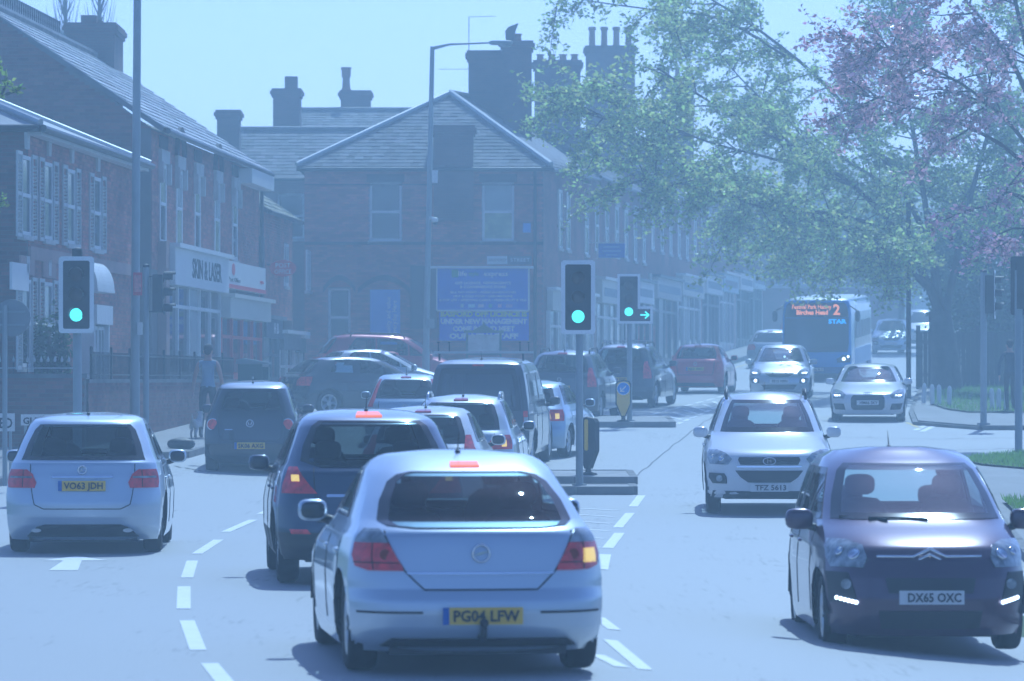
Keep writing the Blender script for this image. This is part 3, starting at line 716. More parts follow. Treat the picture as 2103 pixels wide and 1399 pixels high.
# ---- low mossy-roofed shop row
C_ = empty('low_shop_row', (LX0 + LDIR[0] * 34, LY0 + 34, 1.7), 0, 'low brick shops under a mossy roof between the gabled building and the corner house', 'building')
fC = lrow(C_); c0_, c1_ = 33.65, 41.2; zC0, zC1, zCr = 1.5, 6.45, 8.9
opsC = []
for (x0, x1, y0, y1) in [(527, 545, 470, 545), (577, 596, 480, 556), (624, 642, 490, 570)]:
    a = (fC.hit(x0, y0)[0] + fC.hit(x1, y0)[0]) / 2; opsC.append((a - .5, a + .5, 4.55, 5.75))
wall(C_, fC, c0_, c1_, zC0 + 2.1, zC1, opsC, .3)
for i, o in enumerate(opsC): window(C_, fC, *o, kind='pair' if i else 'sash', frame=WHITE if i else NAVY, depth=-.03, fw=.1)
m_ = [fC.hit(x, 650)[0] for x in (513, 566, 612)] + [c1_]; m_[0] = c0_ + .02
f3 = shopfront(C_, fC, m_[0], m_[1] - .05, zC0, 3.05, 3.55, NAVY, NAVY, 2, .2, pane_m=[PANE_PALE, PANE], pil=SLATE_TEX)
text('H B', .4, WHITE_INK, f3, fC((m_[0] + m_[1]) / 2 + .3, .206, 3.3), fC.a, bold=.01, fit=1.0)
f4 = shopfront(C_, fC, m_[1], m_[2] - .05, zC0, 2.75, 3.2, SLATE_TEX, WHITE, 3, .24, pane_m=[PANE_PALE, PANE, PANE_PALE])
f5 = shopfront(C_, fC, m_[2], m_[3], zC0, 2.7, 3.1, GREENP, CREAM, 2, .24, pane_m=[PANE_PALE, PANE])
pw = MB(); pw.box(c0_, c1_, -.9, -.62, zC0, zC0 + 2.1, fr=fC); pw.build('lower_wall', MORTAR, C_)
ov = MB(); oc = fC.hit(547, 551); 
ovr = empty('oval_hanging_sign', (0, 0, 0)); ovr.location = fC(oc[0], 0, oc[1]) + C_.location
tag(ovr, 'red oval sign projecting from the low shop row', 'sign')
n = 28; 
for (r_, y0, y1, mi) in ((1., -.05, .05, 0),): ov.disc((.45, 0, 0), .38, 'y', .1, 28, 0, .95, .6)
ov.build('oval_board', RED_SIGN, ovr); bk_ = MB(); bk_.tube([(-.45, .0, .1), (.1, .0, .1)], .02); bk_.build('bracket', GUTTER, ovr)
text('POST', .17, WHITE_INK, ovr, (.45, -.055, .07), (1, 0, 0), fit=.4); text('OFFICE', .17, WHITE_INK, ovr, (.45, -.055, -.1), (1, 0, 0), fit=.45)
def PC(u, v): return fC(c0_ + u, .25 - 3.6 * v, zC1 + (zCr - zC1) * v)
slab(C_, 'roof_slope', SLATE_TEX, [PC(0, 0), PC(c1_ - c0_ + .1, 0), PC(c1_ - c0_ + .1, 1), PC(0, 1)], .1)
slab(C_, 'roof_slope', SLATE_TEX, [fC(c0_, -7.0, zC1), fC(c1_ + .1, -7.0, zC1), fC(c1_ + .1, -3.35, zCr), fC(c0_, -3.35, zCr)], .1)
roof_pieces(C_, 'roof_tiles', MOSS, PC, 13, lambda v: (0, c1_ - c0_ + .1), .3, .008, .01)
eC = Frame((LX0 + LDIR[0] * c1_, LY0 + c1_, 0), (-1, 0), C_)
wall(C_, eC, 0, 6.7, zC0, zC1, [], .25, bricks=False, mb=BRICK_FAR, name='end_wall', top=lambda a: zC1 + (zCr - zC1) * (1 - abs(a - 3.35) / 3.35))
bar(C_, 'gutter', GUTTER, fC(c0_, .3, zC1 - .05), fC(c1_, .3, zC1 - .05), .06)

# ---- corner house with the blue banners
EDIR = Vector((.149, .989, 0)).normalized(); DY = 119.0
dL, dR = WX(625, DY), WX(1116, DY); zD0, zD1 = 1.3, WZ(343, DY)
D = empty('corner_house', ((dL + dR) / 2, DY, 1.4), 0, 'brick corner house with hipped slate roof and blue shop banners on its end wall', 'house')
fD = Frame((dL, DY, 0), (1, 0), D); wD = dR - dL
def dwin(x0, x1, y0, y1): return (fD.hit(x0, 0)[0], fD.hit(x1, 0)[0], WZ(y1, DY), WZ(y0, DY))
dW = [dwin(759, 825, 375, 495), dwin(990, 1056, 375, 495)]; dlow = dwin(674, 720, 592, 712)
wall(D, fD, 0, wD, zD0, zD1, dW + [dlow], .3)
window(D, fD, *dW[0], depth=.06, pane=[PANE, PANE]); window(D, fD, *dW[1], depth=.06, pane=[PANE_GREEN, PANE_PALE]); window(D, fD, *dlow, depth=.08, sill=PALE_STONE)
for o in dW:
    b = MB(); b.box(o[0] - .08, o[1] + .08, .014, .05, o[3] + .01, o[3] + .24, fr=fD); b.build('lintel', LINTEL, D)
for (y0, y1) in ((497, 503),):
    b = MB(); b.box(0, wD, .014, .07, WZ(y1, DY), WZ(y0, DY), fr=fD); b.build('string_course', LINTEL, D)
b = MB(); b.box(0, wD, .012, .03, WZ(381, DY), WZ(378.5, DY), fr=fD); b.build('string_course', LINTEL, D)
# blind arches
for (xa, xb, ya, ys) in ((664, 730, 565, 590), (735, 842, 565, 592)):
    a0, a1 = fD.hit(xa, 0)[0], fD.hit(xb, 0)[0]; zt, zs = WZ(ya, DY), WZ(ys, DY); b = MB(); n = 10
    for k in range(n):
        u0, u1 = k / n, (k + 1) / n; h = lambda u: zs + (zt - zs) * (1 - (2 * u - 1) ** 2)
        b.prism([(a0 + (a1 - a0) * u0, h(u0) - .16), (a0 + (a1 - a0) * u1, h(u1) - .16), (a0 + (a1 - a0) * u1, h(u1)), (a0 + (a1 - a0) * u0, h(u0))], .014, .05, fr=fD)
    b.build('arch', LINTEL, D)
a0, a1 = fD.hit(760, 0)[0], fD.hit(822, 0)[0]
b = MB(); b.box(a0, a1, .015, .07, WZ(708, DY), WZ(595, DY), fr=fD); bs = b.build('tall_blue_sign', BLUE_PALE, D)
for k, tx in enumerate(('Quality and value', 'everyday Here')):
    o = text(tx, .2, WHITE_INK, bs, fD(a0 + .55 + .18 * k, .075, WZ(652, DY)), (1, 0, 0), fit=1.2 - .2 * k); o.rotation_euler = (R(90), R(-90), 0)
b = MB(); b.box(fD.hit(843, 0)[0], fD.hit(896, 0)[0], .014, .16, WZ(675, DY), WZ(546, DY), fr=fD); b.build('black_recess_panel', GUTTER, D)
# banners
BLUE_B = mat('blue_banner_print', (.035, .06, .66), .5, var=.05)
x0, x1 = fD.hit(898, 0)[0], fD.hit(1086, 0)[0]
b = MB(); b.box(x0, x1, .1, .16, WZ(637, DY), WZ(552, DY), fr=fD); bn = b.build('shop_banner', BLUE_SIGN, D)
b = MB(); zl, zh = WZ(638, DY), WZ(551, DY)
b.box(x0 - .03, x0 + .01, .1, .175, zl, zh, fr=fD); b.box(x1 - .03, x1 + .03, .1, .175, zl, zh, fr=fD); b.box(x0, x1, .1, .176, zl - .03, zl + .02, fr=fD); b.build('banner_frame', WHITE, bn)
b = MB(); b.box(fD.hit(882, 0)[0], fD.hit(1096, 0)[0], .1, .26, WZ(552, DY), WZ(547, DY), fr=fD); b.build('banner_light_trough', WHITE, bn)
cx_ = (x0 + x1) / 2
def dt(tx, y, size, fit, m=WHITE_INK, dx=0., bold=.004, o=.165): return text(tx, size, m, bn, fD(cx_ + dx, o, WZ(y, DY)), (1, 0, 0), fit=fit, bold=bold)
GRN = mat('green_print', (.05, .28, .16), .5)
b = MB(); b.box(x0 + .43, x0 + .62, .161, .166, WZ(570, DY), WZ(554, DY), fr=fD); b.build('green_block', GRN, bn)
dt('life', 563, .2, .27, dx=-.61); dt('style', 563, .17, .3, GRN, -.28); dt('express', 563, .2, .72, dx=.38)
dt('OFF LICENCE, NEWSAGENTS', 582, .11, 1.66, bold=.003); dt('& CONVENIENCE STORE', 590, .11, 1.38, bold=.003)
dt('BILL PAY POINT \u2022 FRESH SANDWICHES', 601, .09, 1.95, bold=.002); dt('HOT & COLD FOOD \u2022 CASH MACHINE', 609, .09, 1.75, bold=.002); dt('E-TOP UPS \u2022 GREETING CARDS \u2022 FRESH FRUIT & VEG', 617, .09, 2.58, bold=.002)
for k, (c, w_) in enumerate((((.4, .5, .6), .1), ((.5, .7, .8), .2), ((.7, .6, .7), .17), ((.15, .5, .4), .1), ((.7, .45, .6), .11), ((.4, .3, .6), .2))):
    b = MB(); xx = cx_ - .62 + k * .28; b.box(xx - w_ / 2, xx + w_ / 2, .161, .166, WZ(632, DY), WZ(625, DY), fr=fD); b.build('card_badge', mat('badge_%d' % k, c, .5), bn)
y0_, y1_ = WZ(700, DY), WZ(639, DY); b = MB(); b.box(x0 + .06, x1, .09, .12, y0_, y1_ - .04, fr=fD); b2 = b.build('lower_banner', BLUE_B, D)
for tx, y, fit, m in (('BASFORD OFF LICENCE IS', 646, 2.58, YEL_INK), ('UNDER NEW MANAGEMENT', 661, 2.58, WHITE_INK), ('COME IN AND MEET', 676, 1.85, WHITE_INK), ('OUR NEW STAFF', 691, 2.05, WHITE_INK)):
    text(tx, .2, m, b2, fD(cx_ + .02, .125, WZ(y, DY)), (1, 0, 0), fit=fit, bold=.012)
b = MB(); b.box(fD.hit(1000, 0)[0], fD.hit(1042, 0)[0], .02, .06, WZ(543, DY), WZ(526, DY), fr=fD); sp_ = b.build('street_nameplate', WHITE, D)
b = MB(); b.box(fD.hit(1043, 0)[0], fD.hit(1092, 0)[0], .02, .05, WZ(543, DY), WZ(526, DY), fr=fD); sp2 = b.build('street_nameplate', SLATE_TEX, D)
text('STREET', .16, WHITE_INK, sp2, fD(fD.hit(1068, 0)[0], .056, WZ(534.5, DY)), (1, 0, 0), fit=.58); text('BASFORD', .12, INK, sp_, fD(fD.hit(1021, 0)[0], .066, WZ(534.5, DY)), (1, 0, 0), fit=.5)
# side wall towards the road
fDs = Frame((dR, DY, 0), EDIR, D); LD = 11.0
def ewin(fr, x0, x1, w=.85, z0=None, z1=None):
    a = (fr.hit(x0, 0)[0] + fr.hit(x1, 0)[0]) / 2; return (a - w / 2, a + w / 2)
so = []
for x in (1150, 1166, 1204):
    a = fDs.hit(x, 0)[0]; so.append((a - .42, a + .42, 5.95, 7.75))
so = [o for o in so if o[1] < LD]
wall(D, fDs, 0, LD, zD0, zD1, so, .3, bricks=False, mb=BRICK_TEX, name='side_wall')
for o in so: window(D, fDs, *o, depth=-.03, pane=[PANE_GREEN, PANE_PALE])
sfd = shopfront(D, fDs, .6, LD - .3, 1.55, 4.0, 4.6, CREAM, WHITE, 6, .2, pane_m=[PANE, PANE_PALE])
# hipped roof
apx = Vector((WX(925, 122.8), 122.8, WZ(194, 122.8))) - D.location
oh = .22
p1 = fD(-oh, oh, zD1); p2 = fD(wD + oh, oh, zD1); q2 = fDs(LD, oh, zD1 + .25); rend = apx + EDIR * (LD - 3.2) + Vector((0, 0, .3)); q1_ = rend + (rend - q2) * .9; q1_.z = q2.z
pL = fD(-oh, -12, zD1)
slab(D, 'roof_slope', SLATE_TEX, [p1, p2, apx], .1); slab(D, 'roof_slope', SLATE_TEX, [p2, q2, rend, apx], .1); slab(D, 'roof_slope', SLATE_TEX, [pL, p1, apx, rend], .1)
Lf = (p2 - p1).length; ax_ = (apx - p1).dot((p2 - p1).normalized()) / Lf
def PD(u, v):
    base = p1 + (p2 - p1).normalized() * u; h = apx - (p1 + (p2 - p1) * ax_); return base + h * v
roof_pieces(D, 'slates', SLATE, PD, 22, lambda v: (Lf * ax_ * v, Lf - Lf * (1 - ax_) * v), .26)
ed = (q2 - p2); Ls = ed.length; sx_ = (apx - p2).dot(ed.normalized())
def PDs(u, v): return p2 + ed.normalized() * u + (apx - (p2 + ed.normalized() * sx_)) * v
roof_pieces(D, 'slates', SLATE, PDs, 20, lambda v: (sx_ * v, Ls - (Ls - sx_ - (rend - apx).length) * v), .3)
up = Vector((0, 0, .06))
bar(D, 'hip_ridge', LEAD, p1 + up, apx + up, .08); bar(D, 'hip_ridge', LEAD, p2 + up, apx + up, .1); bar(D, 'ridge', SLATE_TEX, apx + up, rend + up, .09)
bar(D, 'gutter', GUTTER, p1 + Vector((0, -.05, -.08)), p2 + Vector((0, -.05, -.08)), .06); bar(D, 'gutter', GUTTER, p2 + Vector((.05, 0, -.08)), q2 + Vector((.05, 0, -.08)), .06)
sx0, sx1 = WX(891, DY - .2) - D.location.x, WX(972, DY - .2) - D.location.x
chimney(D, sx0, sx1, -.22, .9, zD1 - 1.6 - D.location.z, WZ(258, DY) - D.location.z, 0)
dp = MB(); dp.tube([fD(wD - .25, .08, zD1 - .1), fD(wD - .25, .08, 1.6)], .05); dp.build('drainpipe', GUTTER, D, True)
cb = MB(); cb.box(fD.hit(1074, 0)[0], fD.hit(1090, 0)[0], .02, .14, WZ(478, DY), WZ(459, DY), fr=fD); cb.build('alarm_box', BLUE_PALE, D)

# big stacks on and behind the ridge
def stack(name, label, x0, x1, ytop, Y, depth, zb, pots=0, ph=.55):
    r = empty(name, (WX((x0 + x1) / 2, Y), Y, zb), 0, label, 'chimney')
    w_ = (x1 - x0) / FPX * Y; chimney(r, -w_ / 2, w_ / 2, -.1, depth, 0, WZ(ytop, Y) - zb, pots, ph=ph)
    return r
stack('chimney', 'broad brick chimney stack with aerial rising behind the hipped roof', 962, 1062, 104, 126.2, 1.0, 7.5)
s_ = stack('chimney', 'brick chimney stack with one small pot beside the broad stack', 1034, 1092, 84, 124.9, .9, 7.6, 1, .25)
cw = MB(); cw.prism([(-.12, 0), (.12, 0), (.2, .35), (.28, .55), (-.05, .42), (-.14, .3)], -.12, .12); cw.build('cowl', GUTTER, s_).location = (-.25, .3, WZ(84, 125.2) - 7.6)
stack('chimney', 'wide brick stack with a row of low pots in the middle of the skyline', 1098, 1192, 124, 138, 1.2, 8.4, 4, .25)
stack('chimney', 'tall brick stack with four clay pots half behind the green leaves', 1204, 1304, 94, 150, 1.2, 9.5, 4, .75)
stack('chimney', 'far chimney stack seen through the tree leaves', 1360, 1425, 165, 172, 1.2, 10.5, 3, .6)

# ---- shop terrace along the rising road
names = [('first shop house of the brick terrace next to the corner house', WHITE, 'fascia'), ('terrace shop house with the long pale fascia board', CREAM, ''), ('terrace shop house with pale blue and white sign boards', WHITE, ''), ('farthest shop house of the terrace by the green shopfront', GREENP, '')]
cuts = [11.02, 27, 45, 60, 74]
OE = Vector((dR, DY, 0))
for i in range(4):
    a0, a1 = cuts[i], cuts[i + 1] - .02; mid = OE + EDIR * a0; zg = G(mid.x, mid.y) + .1; mid2 = OE + EDIR * a1; zg2 = G(mid2.x, mid2.y)
    T = empty('terrace_shop', (mid.x, mid.y, zg), 0, names[i][0], 'shop', )
    f = Frame(OE, EDIR, T); eav = zg + 6.75; zs = zg2 + .1
    nw = int((a1 - a0) / 2.6); ops = []
    for k in range(nw):
        c = a0 + (k + .5) * (a1 - a0) / nw; ops.append((c - .45, c + .45, zs + 3.9, zs + 5.6))
    wall(T, f, a0, a1, zs + 3.0, eav, ops, .3, bricks=False, mb=BRICK_TEX)
    lw = MB(); lw.box(a0, a1, -1.0, -.7, zg - .6, zs + 3.0, fr=f); lw.build('lower_wall', MORTAR, T)
    for u0, u1 in ((a0, a0 + .5), (a1 - .5, a1)):
        pl_ = MB(); pl_.box(u0, u1, -.3, .1, zg - .3, zs + 3.0, fr=f); pl_.build('pilaster', PALE_STONE if i % 2 else STONE, T)
    for k, o in enumerate(ops):
        w_ = window(T, f, *o, depth=-.03, fw=.1, pane=[PANE_PALE, PANE] if k % 3 else PANE)
        h_ = MB(); h_.box(o[0] - .1, o[1] + .1, .014, .07, o[3] + .01, o[3] + .25, fr=f); h_.build('lintel', PALE_STONE, w_)
    ns = 2; 
    for k in range(ns):
        u0 = a0 + .55 + k * (a1 - a0 - .6) / ns; u1 = u0 + (a1 - a0 - .6) / ns - .5
        q = OE + EDIR * ((u0 + u1) / 2); zq = G(q.x, q.y) + .1
        fm_ = [CREAM, WHITE, PALE_STONE, CREAM, WHITE, mat('pale_blue_board', (.45, .6, .68), .5), WHITE, mat('pale_board', (.55, .62, .62), .5)][i * 2 + k]
        fr_ = [WHITE, NAVY, NAVY, WHITE, NAVY, WHITE, GREENP, GREENP][i * 2 + k]
        zt = max(zq + 2.55, zs + 2.0)
        ff = shopfront(T, f, u0, u1, zq - .15, zt, zt + .75, fm_, fr_, 4, .3, pane_m=[PANE, PANE_PALE, PANE])
        sb = MB(); sb.box(u0 + .5, u1 - .5, .302, .31, zt + .22, zt + .5, fr=f); sb.build('sign_lettering_band', mat('faded_print', (.2, .24, .28), .6, var=.5, vscale=7), ff)
    nrm = f.n; e0 = f(a0, .25, eav); e1 = f(a1, .25, eav); r0 = f(a0, -3.4, eav + 2.45); r1 = f(a1, -3.4, eav + 2.45); k0 = f(a0, -7, eav); k1 = f(a1, -7, eav)
    slab(T, 'roof_slope', SLATE_TEX, [e0, e1, r1, r0], .1); slab(T, 'roof_slope', SLATE_TEX, [k0, k1, r1, r0], .1)
    def PT(u, v, f=f, a0=a0, eav=eav): return f(a0 + u, .25 - 3.65 * v, eav + 2.45 * v)
    roof_pieces(T, 'slates', SLATE, PT, 16, lambda v, L=a1 - a0: (0, L), .5)
    gw = Frame(f(a0, -6.9, 0) + T.location, -f.n * -1, T)
    gb = MB(); gb.prism([(0, eav), (-6.9 * -1, eav), (3.4, eav + 2.45)], -.01, .25, fr=lambda x, y, z, f=f, a0=a0: f(a0 + y, -x, z)); gb.build('gable_wall', BRICK_TEX, T)
    bar(T, 'gutter', GUTTER, e0 + Vector((.05, 0, -.06)), e1 + Vector((.05, 0, -.06)), .07); bar(T, 'ridge', SLATE_TEX, r0 + up, r1 + up, .1)
    cop = MB(); cop.tube([f(a0 + .1, .3, eav + .12), f(a0 + .1, -3.4, eav + 2.6)], .14, 6); cop.build('parapet_coping', LINTEL, T)
ps = empty('projecting_sign', W(1256, 515, 128), 0, 'small blue projecting sign on the side of the corner house terrace', 'sign')
b = MB(); b.box(-.42, .42, -.03, .03, -.23, .23); b.build('sign_board', BLUE_SIGN, ps); b = MB(); b.box(-.7, .46, -.02, .02, .24, .27); b.box(-.46, -.425, -.04, .04, -.25, .25); b.build('sign_frame', WHITE, ps)
for k, wt in enumerate((.5, .6, .36)):
    b = MB(); b.box(-wt / 2, wt / 2, -.036, -.031, .1 - k * .13, .14 - k * .13); b.build('sign_lettering', BLUE_PALE, ps)

# ---- slate-roofed houses behind the low shops
def back_house(label, px0, px1, Y, yr, ye, run, zb, slw=.28):
    x0, x1 = WX(px0, Y), WX(px1, Y); zr, ze = WZ(yr, Y + run), WZ(ye, Y)
    H = empty('slate_roofed_house', ((x0 + x1) / 2, Y, zb), 0, label, 'house')
    f = Frame((x0, Y, 0), (1, 0), H); w_ = x1 - x0
    wall(H, f, 0, w_, zb, ze, [(w_ * .25, w_ * .25 + .9, ze - 2.0, ze - .5)], .25, bricks=False, mb=BRICK_FAR); window(H, f, w_ * .25, w_ * .25 + .9, ze - 2.0, ze - .5)
    slab(H, 'roof_slope', SLATE_TEX, [f(0, .2, ze), f(w_, .2, ze), f(w_, -run, zr), f(0, -run, zr)], .1); slab(H, 'roof_slope', SLATE_TEX, [f(0, -2 * run, ze), f(w_, -2 * run, ze), f(w_, -run, zr), f(0, -run, zr)], .1)
    roof_pieces(H, 'slates', SLATE, lambda u, v: f(u, .2 - (run + .2) * v, ze + (zr - ze) * v), 15, lambda v: (0, w_), slw)
    bar(H, 'ridge', SLATE_TEX, f(0, -run, zr + .05), f(w_, -run, zr + .05), .09); bar(H, 'gutter', GUTTER, f(0, .25, ze - .05), f(w_, .25, ze - .05), .06)
    eb = MB(); eb.prism([(0, ze), (2 * run, ze), (run, zr)], -.01, .25, fr=lambda x, y, z: f(w_ - .3 + y, -x, z)); eb.prism([(0, ze), (2 * run, ze), (run, zr)], -.01, .25, fr=lambda x, y, z: f(.02 + y, -x, z)); eb.build('gable_wall', BRICK_FAR, H)
    sw = MB(); sw.box(0, .25, -2 * run, -.26, zb, ze, fr=f); sw.box(w_ - .25, w_, -2 * run, -.26, zb, ze, fr=f); sw.build('side_wall', BRICK_FAR, H)
    return H
back_house('house with broad slate roof behind the mossy shop row', 470, 868, 132, 268, 366, 3.2, 2.0)
back_house('higher slate-roofed house behind, its ridge crossing the skyline', 560, 905, 143, 228, 300, 3.2, 2.5)
stack('chimney', 'squat brick chimney with a bird-shaped cowl left of the slate roofs', 446, 491, 226, 131, .9, 8.0)
stack('chimney', 'corbelled brick chimney with one square pot above the slate roof', 561, 616, 182, 139, 1.0, 8.8)
pt = MB(); pt.box(-.22, .22, -.1, .3, 0, .42); tag(pt.build('chimney_pot', BR_CH), 'square pot standing on the corbelled chimney', 'chimney pot').location = W(598, 182, 139.4)
s_ = stack('chimney', 'dark brick chimney with a tall ornate pot on the skyline', 700, 760, 186, 147, 1.0, 9.5)
pt = MB(); pt.lathe([(0, 0), (.2, 0), (.15, .1), (.13, .45), (.17, .52), (.17, .75), (.2, .8), (.2, .85), (.12, .85), (0, .8)], 'z', 10); po = pt.build('ornate_chimney_pot', POTC, None, True, 40); po.location = W(711, 186, 147.3)
tag(po, 'tall ornate clay pot on the dark skyline chimney', 'chimney pot')
# aerials
ae = MB(); ae.tube([(0, 0, 0), (0, 0, 2.2)], .012, 6); ae.tube([(0, 0, 2.2), (.85, 0, 2.22)], .008, 5); ae.tube([(0, 0, .6 - .05), (-.95, 0, .55)], .008, 5)
aeo = ae.build('television_aerial', GUTTER); aeo.location = W(963, 178, 126.1); tag(aeo, 'thin television aerial standing against the broad chimney stack', 'aerial')

# ---- houses closing the view up the hill
def far_house(label, px0, px1, Y, ytop, ybase, wm, winpx, roof=True):
    x0, x1 = WX(px0, Y), WX(px1, Y); z0, z1 = WZ(ybase, Y), WZ(ytop, Y)
    H = empty('hillside_house', ((x0 + x1) / 2, Y, z0), 0, label, 'house'); f = Frame((x0, Y, 0), (1, 0), H); w_ = x1 - x0
    ops = [(f.hit(a, 0)[0], f.hit(c, 0)[0], WZ(d, Y), WZ(b_, Y)) for (a, c, b_, d) in winpx]
    wall(H, f, 0, w_, z0, z1, ops, .3, bricks=False, mb=wm)
    for o in ops: window(H, f, *o, depth=.04)
    bx = MB(); bx.box(0, .3, -7, -.31, z0, z1, fr=f); bx.box(w_ - .3, w_, -7, -.31, z0, z1, fr=f); bx.box(0, w_, -7.3, -7, z0, z1, fr=f); bx.build('side_wall', wm, H)
    slab(H, 'roof_slope', SLATE_TEX, [f(-.2, .3, z1), f(w_ + .2, .3, z1), f(w_ + .2, -3.6, z1 + 2.4), f(-.2, -3.6, z1 + 2.4)], .12)
    slab(H, 'roof_slope', SLATE_TEX, [f(-.2, -7.5, z1), f(w_ + .2, -7.5, z1), f(w_ + .2, -3.6, z1 + 2.4), f(-.2, -3.6, z1 + 2.4)], .12)
    return H
far_house('brick house with a tall white sash window at the end of the shop terrace', 1556, 1636, 206, 400, 640, BRICK_FAR, [(1590, 1615, 495, 586)])
far_house('pale rendered house with white door frames above the bus', 1638, 1768, 214, 410, 610, mat('grey_render', (.4, .4, .4), .8, var=.1), [(1645, 1658, 510, 585), (1668, 1690, 500, 560), (1712, 1740, 495, 555)])
far_house('cream house glimpsed between the tree trunks on the right', 1800, 2010, 236, 470, 640, mat('cream_render', (.55, .53, .48), .8, var=.08), [(1925, 1940, 560, 610), (1960, 1985, 560, 610)])
b = MB(); b.box(WX(1556, 199), WX(1850, 199), 199, 203, 2.5, WZ(592, 199)); hw = tag(b.build('retaining_wall', BRICK_FAR), 'long brick retaining wall behind the blue bus', 'wall')
b = MB(); b.box(WX(1556, 199) - .1, WX(1850, 199) + .1, 198.9, 203.1, WZ(592, 199) + .002, WZ(589, 199)); b.build('coping', PALE_STONE, hw)

# ------------------------------------------------------------------ cars
CARGLASS = mat_glass('car_glass', (.74, .86, .88), .97, .02, .0, .4)
CARGLASS_F = mat_glass('car_windscreen', (.74, .86, .88), .97, .02, .1, .7)
CARGLASS_DK = mat_glass('car_glass_privacy', (.1, .11, .12), .6)
FRIT = mat('glass_border', (.012, .012, .014), .15)
TRIM = mat('dark_trim', (.02, .02, .022), .5)
SEAT = mat('seat_fabric', (.02, .022, .026), .8)
SEAM = mat('panel_gap', (.01, .01, .011), .7)
LAMP_RED = mat('tail_lamp_red', (.42, .02, .03), .15, coat=.6, emit=(1, .05, .05), estr=.03, var=.45, vscale=16)
LAMP_BRAKE = mat('brake_lamp_lit', (.7, .06, .03), .2, coat=.5, emit=(1, .22, .08), estr=1.0)
LAMP_AMBER = mat('amber_lamp_lit', (.8, .4, .05), .2, emit=(1, .6, .1), estr=.8)
LAMP_CLEAR = mat('lamp_clear', (.26, .28, .3), .08, coat=.8, var=.75, vscale=11)
LAMP_WHITE = mat('lamp_lit_white', (.9, .9, .9), .2, emit=(1, 1, .95), estr=3.0)
PLATE_Y = mat('plate_yellow', (.72, .5, .06), .4)
PLATE_W = mat('plate_white', (.72, .72, .7), .4)
PLATE_B = mat('plate_blue_band', (.02, .1, .45), .4)
def paint(name, c, metal=.5, rough=.32): return mat('paint_' + name, c, rough, metal=metal, coat=1., spec=.5)

HATCH = dict(L=4.25, W=1.76, H=1.45, wb=2.6, fo=.88, rw=.315, gc=.155, belt=.93,
    rear=[(.15, .14), (.22, .06), (.3, .02), (.42, 0), (.56, .02), (.6, .05), (.75, .075), (.9, .12), (.95, .17), (1.0, .25), (1.18, .46), (1.33, .68), (1.38, .8), (1.42, 1.05), (1.44, 1.3), (1.45, 1.5)],
    front=[(.15, .12), (.22, .05), (.32, .02), (.45, 0), (.58, .03), (.68, .1), (.74, .24), (.82, .52), (.9, .85), (.95, 1.05), (1.0, 1.2), (1.2, 1.58), (1.35, 1.92), (1.41, 2.1), (1.44, 2.2), (1.45, 2.3)],
    hw=[(.15, .94), (.25, .975), (.4, .99), (.62, 1.), (.78, .985), (.9, .945), (.96, .9), (1.15, .81), (1.32, .72), (1.38, .66), (1.42, .57), (1.44, .4), (1.45, .22)],
    kr=.95, kf=.94, br=.10, bf=.2, cr=.2, cf=.32)
def scale_profile(d, **kw):
    """adapt the template: z of the profiles stretches with H, new L, W, wheelbase"""
    s = {k: (list(v) if isinstance(v, list) else v) for k, v in d.items()}; s.update(kw); r = s['H'] / d['H']
    for k in ('rear', 'front', 'hw', ):
        if k not in kw: s[k] = [(z * (1 if z < .5 else 1 + (r - 1) * (min(1, (z - .5) / (d['H'] - .5)) * d['H'] / z if z > .5 else 1)), v) for z, v in s[k]]
    return s

